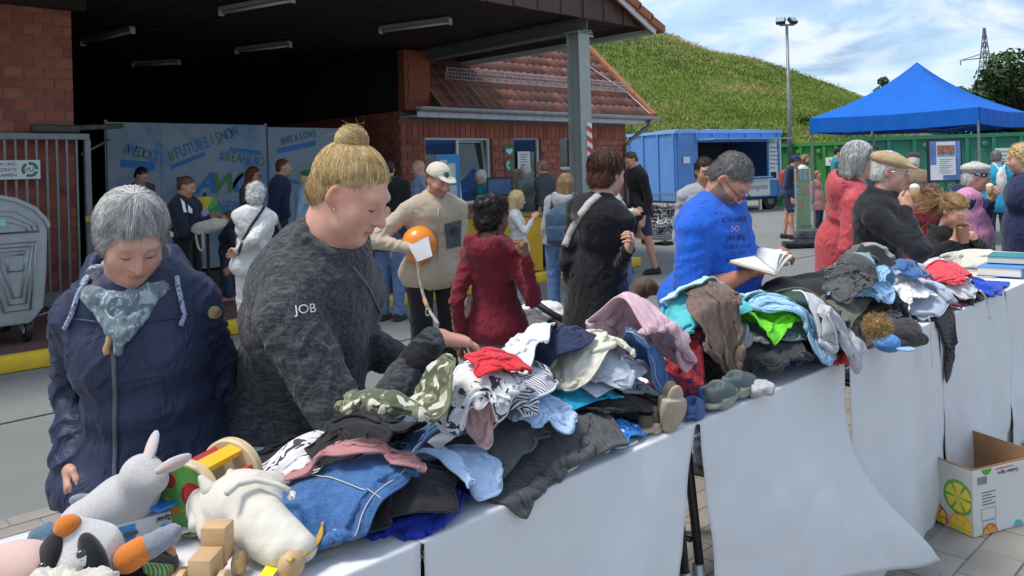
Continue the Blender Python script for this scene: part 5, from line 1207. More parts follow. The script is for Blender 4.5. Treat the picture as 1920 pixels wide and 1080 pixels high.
# ================================================================== PEOPLE
def fb(name, c, kind='plain', c2=None, **kw): return fabric(name, c, kind, c2, coord='Object', **kw)
C_NAVY = fb('navy_shell', (.026, .036, .075), rough=.5, sheen=.05, bump=.15); C_BLACK = fb('black_cotton', (.012, .012, .014)); C_JEANS = fb('jeans_blue', (.07, .12, .22), 'denim'); C_DJEANS = fb('jeans_dark', (.025, .032, .06), 'denim')
C_HEATH = fb('charcoal_heather', (.028, .029, .033), 'melange', (.078, .081, .088), scale=1.1, bump=.5); C_BEIGE = fb('beige_fleece', (.50, .41, .30), 'fleece'); C_BURG = fb('burgundy_sweat', (.16, .011, .022)); C_ROYAL = fb('royal_tee', (.012, .11, .56), bump=.2)
C_CORAL = fb('coral_shell', (.52, .075, .09), rough=.55, bump=.15); C_FLEECEB = fb('black_fleece', (.016, .017, .022), 'fleece'); C_WHITE = fb('white_cotton', (.66, .66, .64)); C_GREY = fb('grey_sweat', (.33, .34, .36)); C_MINT = fb('mint_knit', (.42, .55, .42)); C_SAGE = fb('sage_jacket', (.20, .24, .20))
C_TEAL = fb('teal_jacket', (.015, .22, .25)); C_LBLUE = fb('light_blue_shirt', (.30, .42, .58)); C_SLATE = fb('slate_vest', (.07, .075, .085)); C_KHAKI = fb('khaki_coat', (.22, .165, .11)); C_BRTROU = fb('brown_trousers', (.17, .085, .05)); C_TURQ = fb('turquoise_jacket', (.02, .30, .50)); C_PINK = fb('pink_vest', (.60, .26, .42)); C_AQUA = fb('aqua_leggings', (.32, .52, .52))
C_POLICE = fb('midnight_jacket', (.014, .017, .032)); C_NAVY2 = fb('navy_cotton', (.018, .03, .085)); C_ROSE = fb('rose_dress', (.42, .20, .19)); C_SHOE = fb('dark_shoe', (.03, .028, .026)); C_SHOEW = fb('white_shoe', (.62, .62, .60)); C_STONE = fb('stone_trousers', (.40, .37, .31))
M_LEATH = mat('tan_leather', (.42, .25, .12), .6, .15, 12); M_METAL = mat('chrome', (.6, .6, .6), .25, .05, 4, metal=1.); M_ZIP = mat('zip_tape', (.10, .105, .13), .5, .1, 30); M_STRAPW = fb('strap_grey', (.45, .44, .40), bump=.8)
GT = 'visitors at the jumble sale'
def thr(o, name, pts, r, m): return MB().tube([o.mw @ Vector(p) for p in pts], r, 6).build(name, m, o.root, True)
def scalp_dirs(n, r):
    p = r.normal(size=(n, 3)); return p / np.linalg.norm(p, axis=1)[:, None]
def clump(U, grp, c):
    m = np.stack([np.bincount(grp, U[:, k]) for k in range(3)], 1) / np.bincount(grp)[:, None]; V = U * (1 - c) + m[grp] * c; return V / np.linalg.norm(V, axis=1)[:, None]
def hair_paths(o, U0, U1, m, c=(0, -.020, .036), rad=(.084, .102, .096), lift=None, wob=.004, seed=0, grp=None):
    """hair lying over the skull from one set of directions to another"""
    r = np.random.default_rng(seed); t = np.linspace(0, 1, m); P = slerp(U0, U1, t); P /= np.linalg.norm(P, axis=2)[..., None]; k = 1 + r.uniform(-.03, .05, (len(U0), 1, 1))
    if grp is not None: k = k + r.uniform(-.01, .07, grp.max() + 1)[grp][:, None, None] * np.sin(np.pi * np.clip(t * .8, 0, 1))[None, :, None]
    if lift is not None: k = k + lift(t)[None, :, None]
    q = A3(c) + P * A3(rad) * k; q += wob * np.cumsum(r.normal(0, .35, q.shape), 1) / math.sqrt(m); return o.HC + (q @ o.Rn.T) * o.hs

# ---- elderly woman in the navy jacket
ow = person('elderly woman in navy rain jacket and patterned scarf looking down at the toys', (282, 2.05), (247, 447, 1.9), -10, H=1.6, g=1.06, belly=.05, skin='old', hair='grey', style='none', hp=34, hy=-24, hs=.95, age=1., top=C_NAVY, hem=.46, fl=.06, legs=C_DJEANS, shoe=C_SHOE,
            wr=((130, 872, 1.93), (428, 856, 2.12)), collar=.026, hood=1.15, loose=.028, bulk=.98, curl=(.75, .6), sh=.142, chin=.008, folds=1.25, eb=((.25, -1, .0), (-.25, -1, .0)), armk=.88, group=GT)
r = np.random.default_rng(2); hairm = [hair_mat('silver', (.62, .62, .60)), hair_mat('ash', (.36, .365, .355)), hair_mat('snow', (.80, .79, .76)), hair_mat('steel', (.50, .505, .495))]
soft('hair', [(ell(ow.h2(0, -.020, .036), A3((.084, .103, .096)) * ow.hs, ow.Rn), 0), (ell(ow.h2(0, -.055, -.02), A3((.080, .062, .066)) * ow.hs, ow.Rn), .03), (ell(ow.h2(-.072, -.005, .005), A3((.018, .05, .05)) * ow.hs, ow.Rn), .02), (ell(ow.h2(.072, -.01, .005), A3((.018, .045, .05)) * ow.hs, ow.Rn), .02)], .004, hairm[3], ow.root, 1, None,
     [(ell(ow.h2(0, .088, -.062), A3((.066, .09, .118)) * ow.hs, ow.Rn), .012), (ell(ow.h2(0, .1, -.005), A3((.068, .06, .066)) * ow.hs, ow.Rn), .012)], [(ow.h2(0, 0, -.085), -ow.Rn[:, 2])])
n = 7500; az = r.uniform(-np.pi, np.pi, n); fr_ = np.cos(az)
crown = unit((.02, .05, 1.)); U0 = np.stack([r.normal(crown[0], .13, n), r.normal(crown[1], .16, n), np.full(n, 1.)], 1); U0 /= np.linalg.norm(U0, axis=1)[:, None]
zend = np.where(fr_ > .55, r.uniform(.10, .42, n), np.where(fr_ > -.1, r.uniform(-.62, -.1, n), r.uniform(-.9, -.35, n))); az2 = az + np.where(fr_ > .2, .3 * np.sign(np.sin(az) + .25), 0) + r.normal(0, .12, n)
hz_ = np.sqrt(np.clip(1 - zend ** 2, .05, 1)); U1 = np.stack([np.sin(az2) * hz_, np.cos(az2) * hz_, zend], 1)
od = np.argsort(az2); grp = np.zeros(n, int); grp[od] = np.arange(n) // 60; U1 = clump(U1, grp, .62); U0 = clump(U0, grp, .3)
strands('hair_strands', hair_paths(ow, U0, U1, 9, grp=grp, rad=(.086, .105, .098), wob=.012, seed=3, lift=lambda t: .05 * np.sin(np.pi * t) - .03 * np.clip(t * 4 - 3, 0, 1)), .0006, hairm, ow.root, 4, grp=grp)
fuzz(ow.root, ow, 3000, .03, .0007, False)
n = 160; az = r.choice([-1, 1], n) * r.uniform(1.5, 2.6, n); hz_ = .9; U1 = np.stack([np.sin(az) * hz_, np.cos(az) * hz_, np.full(n, -.5)], 1); U0 = np.stack([np.sin(az), np.cos(az), np.full(n, .2)], 1); U0 /= np.linalg.norm(U0, axis=1)[:, None]; U1 /= np.linalg.norm(U1, axis=1)[:, None]
strands('stray_hair', hair_paths(ow, U0, U1, 7, rad=(.09, .11, .1), lift=lambda t: .16 * t ** 2, wob=.012, seed=6), .001, hairm, ow.root, 5)
M_SCARF = fb('paisley_scarf', (.16, .21, .23), 'print', (.36, .45, .50), scale=2.2)
sp = []; NBo = ow.NB
for k in range(14):
    a, b = [2 * math.pi * q / 14 for q in (k, k + 1)]; c = lambda q: NBo + A3((math.cos(q) * .088, math.sin(q) * .082 + .012, -.004 - .035 * math.sin(q)))
    sp.append((cone(c(a), c(b), .021), .014))
for sd in (-1, 1): sp.append((cone(NBo + A3((sd * .07, .07, -.03)), NBo + A3((.012 * sd, .122, -.11)), .017, .016), .012))
sp.append((cone(NBo + A3((0, .125, -.11)), NBo + A3((.01, .125, -.15)), .015, .01), .012))
sp.append((cone(NBo + A3((0, .095, -.045)), NBo + A3((0, .115, -.085)), .014), .012))
soft('scarf', sp, .0055, M_SCARF, ow.root, 0, lambda V: .006 * fbm(V * A3((55, 55, 22)), 3, 4))
stick_line(ow.tops, 'zip', [(214, 600), (213, 660), (216, 740), (217, 830), (216, 925)], .006, M_ZIP, ow.root, sub=8)
stick_line(ow.tops, 'zip_puller', [(207, 612), (204, 640), (200, 662)], .008, M_LEATH, ow.root, off=.01)
stick_line(ow.tops, 'yoke_seam', [(130, 596), (180, 604), (214, 606), (260, 604), (330, 596), (352, 590)], .0035, C_NAVY, ow.root)
stick_line(ow.tops, 'collar_edge', [(172, 558), (196, 580), (214, 600), (246, 575), (292, 556), (322, 540)], .004, M_ZIP, ow.root)
M_CORD = fb('flecked_cord', (.40, .46, .62), 'print', (.05, .06, .12), scale=8)
for nm, pts in (('drawcord', [(166, 522), (150, 556), (138, 590), (124, 616)]), ('drawcord', [(330, 520), (336, 560), (344, 590), (336, 612)])): stick_line(ow.tops, nm, pts, .006, M_CORD, ow.root, off=.004)
stick(ow.tops, 'sleeve_badge', [(388, 574), (413, 574), (413, 597), (388, 597)], mat('badge_cork', (.45, .34, .18), .7, .2, 60), ow.root, 8, 8, .005, True)

# ---- blonde woman in the charcoal fleece
bl = person('blonde woman with top bun in charcoal heather fleece sorting clothes', (560, 2.28), (657, 362, 2.03), 64, H=1.70, g=1.34, belly=.05, skin='pink', hair='blonde', style='none', hp=29, hy=4, hs=1.1, chin=.012, top=C_HEATH, hem=.45, fl=.02, legs=C_BLACK, shoe=C_SHOE,
            wr=((814, 632, 2.0), (802, 700, 2.16)), collar=.03, loose=.022, bulk=1.28, eb=((.6, -.55, -1.), (-.6, -.4, -1.)), sh=.19, curl=(.38, .45), hd=(((.66, -.2, -.16), (.0, .0, -1.)), None), hips=(0, -.04), folds=1.1, neck=.062, armk=1.18, group=GT)
bm_ = [hair_mat('honey', (.56, .38, .16)), hair_mat('gold', (.62, .45, .21)), hair_mat('straw', (.70, .55, .30)), hair_mat('wheat', (.50, .33, .14))]
bun_c = (0, -.060, .124)
soft('hair', [(ell(bl.h2(0, -.018, .034), A3((.081, .101, .094)) * bl.hs, bl.Rn), 0), (ell(bl.h2(0, -.055, -.025), A3((.068, .055, .058)) * bl.hs, bl.Rn), .03), (ell(bl.h2(*bun_c), A3((.036, .036, .034)) * bl.hs, bl.Rn), .012)], .004, bm_[0], bl.root, 1, None,
     [(ell(bl.h2(0, .088, -.062), A3((.072, .088, .118)) * bl.hs, bl.Rn), .012), (ell(bl.h2(0, .1, .0), A3((.07, .06, .070)) * bl.hs, bl.Rn), .012)] + [(ell(bl.h2(sd * .092, .01, -.035), A3((.03, .05, .06)) * bl.hs, bl.Rn), .01) for sd in (-1, 1)], [(bl.h2(0, 0, -.075), -bl.Rn[:, 2])])
r = np.random.default_rng(8); n = 7500; az = r.uniform(-np.pi, np.pi, n); fr_ = np.cos(az); zs = np.where(fr_ > .5, .24 + .1 * (1 - np.abs(np.sin(az))), np.where(fr_ > -.25, -.6 + .84 * (fr_ + .25) / .75, -.85)) + np.abs(r.normal(0, .16, n)) * (r.uniform(0, 1, n) < .7); hz_ = np.sqrt(1 - np.clip(zs, -.9, .95) ** 2)
U0 = np.stack([np.sin(az) * hz_, np.cos(az) * hz_, zs], 1); be = unit((A3(bun_c) - A3((0, -.02, .036))) / A3((.08, .1, .094))); U1 = be + r.normal(0, .12, (n, 3)); U1 /= np.linalg.norm(U1, axis=1)[:, None]
fuzz(bl.root, bl, 9000, .024, .0006, False, bl.h2(*bun_c), .0022, .15); grp = np.zeros(n, int); grp[np.argsort(az)] = np.arange(n) // 50
strands('hair_strands', hair_paths(bl, U0, clump(U1, grp, .5), 9, c=(0, -.018, .034), rad=(.0815, .1015, .0945), wob=.002, seed=9, lift=lambda t: -.07 * (1 - np.clip(t * 9, 0, 1))), .00065, bm_, bl.root, 7, .8, grp=grp)
n = 3000; axb = r.normal(0, .13, (n, 3)) + A3((0, .25, 1)); axb /= np.linalg.norm(axb, axis=1)[:, None]; e1 = np.cross(axb, A3((1., .2, 0))); e1 /= np.linalg.norm(e1, axis=1)[:, None]; e2 = np.cross(axb, e1); t = np.linspace(0, 2.4, 10); st = r.uniform(0, 6.28, n); lat_ = np.clip(r.normal(0, .5, n), -.92, .92); cl = np.sqrt(1 - lat_ ** 2)
loop = (e1[:, None] * np.cos(t + st[:, None])[..., None] + e2[:, None] * np.sin(t + st[:, None])[..., None]) * cl[:, None, None] + axb[:, None] * (lat_[:, None] + .25 * (t / 2.4 - .5))[..., None]; q = A3(bun_c) + loop * A3((.040, .040, .037)) * r.uniform(.9, 1.08, (n, 1, 1)); strands('bun_strands', bl.HC + (q @ bl.Rn.T) * bl.hs, .0006, bm_[1:], bl.root, 3, .8)
n = 16; d0 = r.normal(size=(n, 3)); d0[:, 2] = np.abs(d0[:, 2]) * .8; d0 /= np.linalg.norm(d0, axis=1)[:, None]; t = np.linspace(0, 1, 6); q = A3(bun_c) + d0[:, None] * (.034 + .02 * t[None, :, None] * r.uniform(.2, 1, (n, 1, 1))) + np.cross(d0, r.normal(size=(n, 3)))[:, None] * (.03 * t ** 1.5)[None, :, None]
strands('stray_hair', bl.HC + (q @ bl.Rn.T) * bl.hs, .0005, bm_, bl.root, 5)
tie = [bl.HC + bl.Rn @ ((A3(bun_c) + A3((math.cos(a) * .034, math.sin(a) * .036, -.03 + .01 * math.sin(a)))) * bl.hs) for a in [2 * math.pi * k / 24 for k in range(24)]]
MB().tube([bl.mw @ Vector(p) for p in tie], .0035, 6, closed=True).build('hair_tie', mat('mint_elastic', (.35, .58, .44), .6, .1, 9), bl.root, True)
stick_text(bl.tops, 'JOB', 572, 580, 24, mat('print_white', (.7, .7, .7), .6, .05, 4), bl.root, rot=.1, bold=.02)
for o_ in (-2, 0, 2): stick_line(bl.tops, 'zip', [(660, 500), (690, 540), (712, 585), (735, 630)], .0035, M_ZIP, bl.root, off=o_ * .0004)
MB().box(bl.mw @ Vector(bl.h2(.083, .012, -.035)), (.006, .006, .006), None, .001).build('ear_stud', M_METAL, bl.root)
# cuff band
S_, E_w, Wp_, _ = bl.arms[0]; u_ = unit(Wp_ - E_w); soft('cuff', [(cone(Wp_ - u_ * .075, Wp_ - u_ * .012, .046, .037), .0)], .006, C_BLACK, bl.root, 1, None, (), [(Wp_ - u_ * .012, u_)])

# ---- man in beige fleece and cap, dog leash and balloon
cm = person('man in beige fleece jacket and cream cap holding an orange balloon', (808, 5.5), (822, 338, 5.4), 22, H=1.74, g=1.08, build='m', skin='fair', hair='lightbrown', style='short', hp=24, hy=-14, top=C_BEIGE, hem=.41, legs=C_BLACK, shoe=C_SHOE,
            wr=((772, 466, 5.22), (868, 560, 5.45)), eb=((1, -.5, -.2), None), collar=.03, loose=.022, bulk=1.0, fl=.03, stubble=((.20, .10, .05), .55), curl=(.9, .5), hd=(((.6, .1, -.1), (.2, -.2, -1)), None), group=GT)
def cap(o, m, brim=True, z=.052):
    f = lambda *c: o.h2(*c); soft('cap', [(ell(f(0, -.014, z), A3((.091, .108, .084)) * o.hs, o.Rn), 0)] + ([(ell(f(0, .105, z + .004), A3((.070, .072, .008)) * o.hs, o.Rn @ np.array(Matrix.Rotation(-.12, 3, 'X'))), .012)] if brim else []), max(.004, .0011 * 5), m, o.root, 1, None, [(ell(f(0, -.01, z - .09), A3((.082, .098, .085)) * o.hs, o.Rn), .004)] if brim else [], [(f(0, 0, z - .012), -o.Rn[:, 2])])
cap(cm, fb('cream_cap', (.58, .52, .42)))
stick(cm.bodyb, 'cap_badge_back', [(0, 0), (0, 0), (0, 0), (0, 0)], M_BLK, cm.root) if False else None
stick(cm.tops, 'chest_pocket', [(832, 420), (864, 412), (864, 462), (838, 466)], fb('slate_pocket', (.075, .10, .11)), cm.root, 6, 6, .006)
stick(cm.tops, 'pocket_label', [(844, 428), (856, 426), (856, 438), (845, 440)], M_BLK, cm.root, 3, 3, .009)
stick_line(cm.tops, 'zip', [(822, 392), (822, 430), (822, 480), (824, 540)], .006, C_BEIGE, cm.root)
cp = Vector(cm.h2(.0, .088, .088)); MB().lathe([(0, .004), (.017, .002), (.02, 0)], cm.mw @ Vector(cm.h2(.01, .094, .085)), 14, (cm.mw.to_3x3() @ Matrix([list(x) for x in cm.Rn]) @ Matrix.Rotation(R(-65), 3, 'X'))).build('cap_badge', mat('badge_green', (.03, .10, .08), .5, .2, 90), cm.root)

# ---- the rest of the crowd, front to back
hg = person('girl in burgundy hoodie seen from behind with curly tied-up hair', (925, 4.2), (925, 405, 4.15), 155, H=1.44, g=.96, sh=.138, skin='brown', hair='dark', style='curly', hp=8, hy=25, top=C_BURG, hem=.43, fl=.03, legs=C_JEANS, shoe=C_SHOEW, wr=((986, 482, 4.0), (862, 640, 4.15)), eb=((.9, -.3, -.6), None), hood=1.15, loose=.017, collar=.02, hn=('hoodie', None), curl=(.8, .6), group=GT)
soft('hair_knot', [(ell(hg.h2(0, -.10, .075), A3((.06, .05, .045)) * hg.hs, hg.Rn), 0)], .006, hg.hm, hg.root, 0, lambda V: .01 * fbm(V * 50, 2, 3))
MB().tube([hg.mw @ Vector(hg.h2(math.cos(a) * .05, -.085 + .0 * a, .07 + math.sin(a) * .04)) for a in [k * .55 for k in range(12)]], .008, 6, closed=True).build('hair_tie', mat('pink_elastic', (.65, .10, .25), .6, .1, 9), hg.root, True)
bc = person('woman with short brown hair in long black coat, seen from behind', (1115, 4.4), (1138, 326, 4.32), 148, H=1.70, g=.98, skin='fair', hair='auburn', style='full', hp=10, hy=12, top=C_BLACK, hem=.33, coat=.06, legs=C_DJEANS, shoe=C_SHOEW, wr=((1178, 464, 4.1), None), eb=((.15, -.35, -1), None), loose=.012, bulk=.95, collar=0, hn=('coat', None), curl=(.8, .6), hs=1.1, group=GT)
r = np.random.default_rng(12); n = 900; az = r.uniform(-np.pi, np.pi, n); U0 = np.tile(unit((0, -.2, 1.)), (n, 1)) + r.normal(0, .22, (n, 3)); U0 /= np.linalg.norm(U0, axis=1)[:, None]; zs = np.where(np.cos(az) > .3, r.uniform(.3, .6, n), r.uniform(-.75, -.1, n)); hz_ = np.sqrt(1 - zs ** 2); U1 = np.stack([np.sin(az) * hz_, np.cos(az) * hz_, zs], 1)
strands('hair_strands', hair_paths(bc, U0, U1, 7, rad=(.092, .108, .101), wob=.006, seed=3), .0017, [bc.hm, hair_mat('chestnut', (.17, .085, .05)), hair_mat('dark', HAIRC['dark'])], bc.root, 4)
stick_band(bc.tops, 'shoulder_strap', [(1124, 364), (1104, 382), (1084, 408), (1068, 438), (1057, 468)], 12, M_STRAPW, bc.root, .004)
stick(bc.tops, 'strap_buckle', [(1068, 402), (1084, 396), (1088, 408), (1072, 414)], M_METAL, bc.root, 4, 4, .012)
bs = person('bearded man in bright blue T-shirt reading an open book', (1330, 3.98), (1370, 336, 3.82), 64, H=1.78, g=1.22, belly=.13, build='m', skin='red', hair='darkgrey', style='short', hp=54, hy=0, hs=1.08, top=C_ROYAL, tl='short', hem=.44, fl=.04, legs=C_DJEANS, shoe=C_SHOE, wr=((1398, 514, 3.72), (1436, 478, 3.9)), eb=((.5, -.6, -1), (-.5, -.3, -1)), collar=.012, loose=.028, bulk=1.2,
            stubble=((.13, .115, .10), .8), curl=(.55, .6), hd=(((.75, -.25, -.05), (0.3, .3, .9)), ((.5, -.85, .1), (.6, .3, -.7))), hn=('t_shirt', None), sh=.2, group=GT, folds=.9)
M_TXT = mat('tee_print', (.012, .03, .11), .7, .05, 4)
for s_, x_, y_, z_ in (('ICH HAB', 1376, 412, 15), ('JAHRE', 1380, 446, 17), ('GEBRAUCHT', 1382, 463, 11), ('SO GUT', 1384, 475, 10), ('AUSZUSEHEN', 1384, 487, 10)): stick_text(bs.tops, s_, x_, y_, z_, M_TXT, bs.root, rot=.05, sx=.8, bold=.015)
stick_text(bs.tops, '50', 1377, 429, 16, mat('tee_print_pink', (.6, .22, .36), .7, .05, 4), bs.root, bold=.04)
def glasses(o, m=None):
    m = m or M_BLK; hp_ = lambda *c: o.mw @ Vector(o.h2(*c)); gl = MB()
    for sd in (-1, 1):
        gl.tube([hp_(sd * .034 + math.cos(a) * .024, .112, -.002 + math.sin(a) * .018) for a in [k * math.pi / 7 for k in range(14)]], .0022 * o.hs, 5, closed=True); gl.tube([hp_(sd * .058, .110, .004), hp_(sd * .082, .05, .006), hp_(sd * .082, -.01, .004)], .0022, 5)
    gl.tube([hp_(-.01, .116, 0), hp_(.01, .116, 0)], .0025, 5); gl.build('glasses', m, o.root, True)
glasses(bs)
p7 = person('dark-haired woman half hidden behind the man in blue', (1312, 6.2), (1322, 322, 6.2), 20, H=1.66, skin='tan', hair='dark', style='pony', hp=12, top=C_GREY, legs=C_JEANS, shoe=C_SHOE, group=GT)
p8 = person('tall man in black jacket, denim shorts and trainers beside the column', (1200, 11.2), (1183, 300, 11.1), -62, H=1.82, build='m', hair='brown', style='short', hp=30, top=C_BLACK, hem=.46, fl=.02, legs=C_DJEANS, ll='short', shoe=C_SHOE, stride=.3, wr=((1200, 392, 10.9), None), loose=.03, collar=.028, group=GT)
p9 = person('girl with long light brown hair wearing a blue backpack', (1050, 8.0), (1062, 345, 8.0), 160, H=1.6, hair='lightbrown', style='long', hv=.34, hp=5, top=C_GREY, hood=1.0, legs=C_JEANS, shoe=C_SHOEW, loose=.03, group=GT)
p10 = person('small blonde girl in white sweater and aqua leggings', (974, 9.0), (970, 374, 9.0), 88, H=1.22, hair='blonde', style='long', hv=.16, hp=12, top=C_WHITE, legs=C_AQUA, shoe=C_SHOEW, wr=((1000, 410, 8.9), None), hs=1.12, group=GT)
p11 = person('white-haired man in sage green jacket at the office wall', (985, 12.0), (984, 322, 12.0), -125, H=1.74, build='m', hair='white', style='short', top=C_SAGE, hem=.42, legs=C_STONE, shoe=C_SHOE, group=GT)
p12 = person('balding man in quilted navy vest by the office door', (1024, 11.6), (1016, 315, 11.6), -120, H=1.8, g=1.12, build='m', hair='lightbrown', style='fringe', top=C_SLATE, legs=C_DJEANS, shoe=C_SHOE, group=GT, folds=2.)
p13 = person('white-haired woman in teal jacket at the office window', (905, 12.0), (900, 332, 12.0), -65, H=1.66, skin='old', hair='white', style='full', top=C_TEAL, hood=1., legs=C_DJEANS, shoe=C_SHOE, group=GT)
p14 = person('bald man in pale shirt facing the office window', (787, 10.8), (784, 316, 10.8), -75, H=1.76, build='m', hair='lightbrown', style='none', top=C_LBLUE, legs=C_JEANS, shoe=C_SHOE, group=GT)
p15 = person('person in plain black jacket behind the blonde woman', (738, 9.4), (728, 318, 9.4), 176, H=1.74, build='m', hair='dark', style='short', top=C_BLACK, hem=.43, legs=C_DJEANS, shoe=C_SHOE, group=GT)
p16 = person('person in slate vest and jeans partly hidden by the blonde woman', (728, 8.2), (700, 372, 8.2), 150, H=1.52, hair='brown', style='short', top=C_SLATE, tl='none', legs=C_JEANS, shoe=C_SHOE, group=GT)
p17 = person('white-haired woman in white cardigan and trousers with dark bag strap', (474, 7.1), (480, 366, 7.0), 168, H=1.52, g=1.12, skin='old', hair='white', style='curly', hp=15, top=C_WHITE, hem=.42, fl=.02, legs=C_WHITE, shoe=C_SHOEW, loose=.024, wr=((445, 470, 6.95), (520, 480, 6.95)), group=GT)
stick_band(p17.tops, 'bag_strap', [(498, 384), (486, 402), (470, 425), (456, 450), (446, 478)], 5, C_SHOE, p17.root)
p18 = person('woman in dark uniform jacket holding a cloth bag', (348, 8.4), (350, 350, 8.35), 62, H=1.68, g=1.1, skin='tan', hair='brown', style='bun', hp=18, top=C_POLICE, hem=.47, legs=C_BLACK, shoe=C_SHOE, wr=((392, 420, 8.2), (396, 408, 8.4)), loose=.03, bulk=1.2, group=GT)
for q in ([(312, 352), (322, 350), (322, 360), (314, 362)], [(338, 372), (346, 380), (350, 398), (344, 398)], [(352, 384), (360, 392), (360, 400), (353, 398)], [(318, 432), (326, 436), (326, 444), (320, 444)]): stick(p18.tops, 'reflective_patch', q, M_SIGNW, p18.root, 3, 3, .006)
p19 = person('small child in navy beside the prize wheel', (424, 9.0), (424, 412, 9.0), -80, H=1.12, skin='tan', hair='brown', style='short', hp=-15, top=C_POLICE, legs=C_DJEANS, shoe=fb('pink_shoe', (.5, .2, .22)), hs=1.12, wr=((405, 425, 8.9), None), group=GT)
p20 = person('dark-haired man looking down before the banner', (270, 10.2), (266, 330, 10.1), 45, H=1.74, build='m', hair='dark', style='short', hp=28, top=C_SLATE, legs=C_DJEANS, shoe=C_SHOE, group=GT)
p21 = person('red-haired woman with sunglasses in dark top by the banner', (464, 10.6), (476, 328, 10.6), 72, H=1.68, hair='red', style='long', hv=.14, top=C_SLATE, legs=C_BLACK, shoe=C_SHOE, group=GT); glasses(p21)
p22 = person('young man in navy jacket standing by the banner fold', (522, 10.4), (532, 314, 10.4), 78, H=1.78, build='m', hair='brown', style='short', hp=0, top=C_NAVY2, legs=C_DJEANS, shoe=C_SHOE, loose=.03, group=GT)
p23 = person('person in green cap and light blue shirt beside the banner', (572, 10.0), (578, 336, 10.0), 80, H=1.66, hair='blonde', style='full', top=C_LBLUE, legs=C_DJEANS, shoe=C_SHOE, group=GT); cap(p23, fb('green_cap', (.03, .16, .06)))
p25 = person('hiker in navy bucket hat and shorts with red backpack', (1477, 15.7), (1492, 302, 15.7), 78, H=1.76, build='m', hair='brown', style='short', hp=18, top=C_NAVY2, hem=.46, legs=C_DJEANS, ll='short', shoe=C_SHOE, stride=.2, wr=(None, None), group=GT)
soft('bucket_hat', [(ell(p25.h2(0, -.01, .06), A3((.092, .105, .075)) * p25.hs, p25.Rn), 0), (ell(p25.h2(0, 0, .03), A3((.14, .155, .014)) * p25.hs, p25.Rn), .03)], .012, C_NAVY2, p25.root, 1, None, (), [(p25.h2(0, 0, .016), -p25.Rn[:, 2])])
p26 = person('man with long brown beard behind the hiker in the bucket hat', (1509, 16.6), (1510, 300, 16.6), 70, H=1.82, build='m', hair='lightbrown', style='long', hv=.1, stubble=((.2, .12, .06), .95), top=C_WHITE, legs=C_STONE, shoe=C_SHOE, group=GT)
p27 = person('distant person in dark cap and teal jacket before the green container', (1570, 19), (1572, 287, 19), 85, H=1.74, build='m', hair='dark', style='short', top=C_TEAL, legs=C_DJEANS, shoe=C_SHOE, group=GT); cap(p27, C_BLACK)
rj = person('grey-haired woman in coral red hooded jacket', (1583, 5.6), (1612, 302, 5.45), 100, H=1.72, g=1.1, skin='fair', hair='grey', style='long', hv=.05, hp=8, hy=-10, top=C_CORAL, hem=.36, fl=.03, coat=.03, legs=C_DJEANS, shoe=C_SHOE, hood=1.25, loose=.034, bulk=1.25, hs=1.12, group=GT)
r = np.random.default_rng(15); n = 600; az = r.uniform(-np.pi, np.pi, n); U0 = np.tile(unit((0, .1, 1.)), (n, 1)) + r.normal(0, .2, (n, 3)); U0 /= np.linalg.norm(U0, axis=1)[:, None]; zs = np.where(np.cos(az) > .3, r.uniform(.3, .6, n), r.uniform(-.85, -.4, n)); hz_ = np.sqrt(1 - zs ** 2); U1 = np.stack([np.sin(az) * hz_, np.cos(az) * hz_, zs], 1)
strands('hair_strands', hair_paths(rj, U0, U1, 7, rad=(.09, .107, .101), wob=.005, seed=3), .0022, hairm, rj.root, 4); glasses_y = .06
sg_ = MB(); hp_ = lambda *c: rj.mw @ Vector(rj.h2(*c))
for sd in (-1, 1): sg_.tube([hp_(sd * .036 + math.cos(a) * .026, .085 - .2 * (math.sin(a) * .02), .098 + math.sin(a) * .02) for a in [k * math.pi / 6 for k in range(12)]], .004, 5, closed=True); sg_.tube([hp_(sd * .06, .08, .1), hp_(sd * .09, .02, .07)], .004, 5)
sg_.build('sunglasses', M_BLK, rj.root, True)
fc = person('elderly man in black fleece and tan flat cap eating an ice cream cone', (1640, 5.0), (1670, 322, 4.85), 82, H=1.72, g=1.1, build='m', skin='old', hair='white', style='short', hp=10, age=.6, top=C_FLEECEB, hem=.43, fl=.01, legs=C_DJEANS, shoe=C_SHOE, wr=((1696, 392, 4.72), None), eb=((.6, -.6, -1), None), collar=.034, loose=.03, bulk=1.15, curl=(.95, .6), hd=(((.2, -.35, .75), (.75, .3, .1)), None), hs=1.08, group=GT)
soft('flat_cap', [(ell(fc.h2(0, -.012, .068), A3((.098, .122, .056)) * fc.hs, fc.Rn @ np.array(Matrix.Rotation(-.16, 3, 'X'))), 0), (ell(fc.h2(0, .105, .052), A3((.072, .05, .011)) * fc.hs, fc.Rn @ np.array(Matrix.Rotation(-.3, 3, 'X'))), .02)], .006, fb('tweed_tan', (.36, .26, .13), 'melange', (.48, .36, .2), scale=.8), fc.root, 1, None, (), [(fc.h2(0, 0, .035), -fc.Rn[:, 2])]); glasses(fc, M_METAL)
pg = person('girl with curly ponytail in black jacket sipping from a brown cup', (1772, 5.85), (1789, 396, 5.7), 52, H=1.36, hair='lightbrown', style='short', hp=34, top=C_BLACK, hem=.42, legs=C_DJEANS, shoe=C_SHOE, wr=((1790, 452, 5.55), (1826, 446, 5.6)), eb=((1, -.2, -.6), (-1, -.2, -.6)), hood=.8, loose=.026, hs=1.2, curl=(.7, .7), hd=(((.1, -.1, .9), (.2, -.9, 0)), None), group=GT)
r = np.random.default_rng(19); n = 260; b0 = A3((0, -.105, .04)); t = np.linspace(0, 1, 16); ph_ = r.uniform(0, 6.28, n); rr_ = r.uniform(.006, .018, n); dr = r.normal(0, .05, (n, 3)) + A3((0, -.11, -.10)) * r.uniform(.5, 1.1, (n, 1))
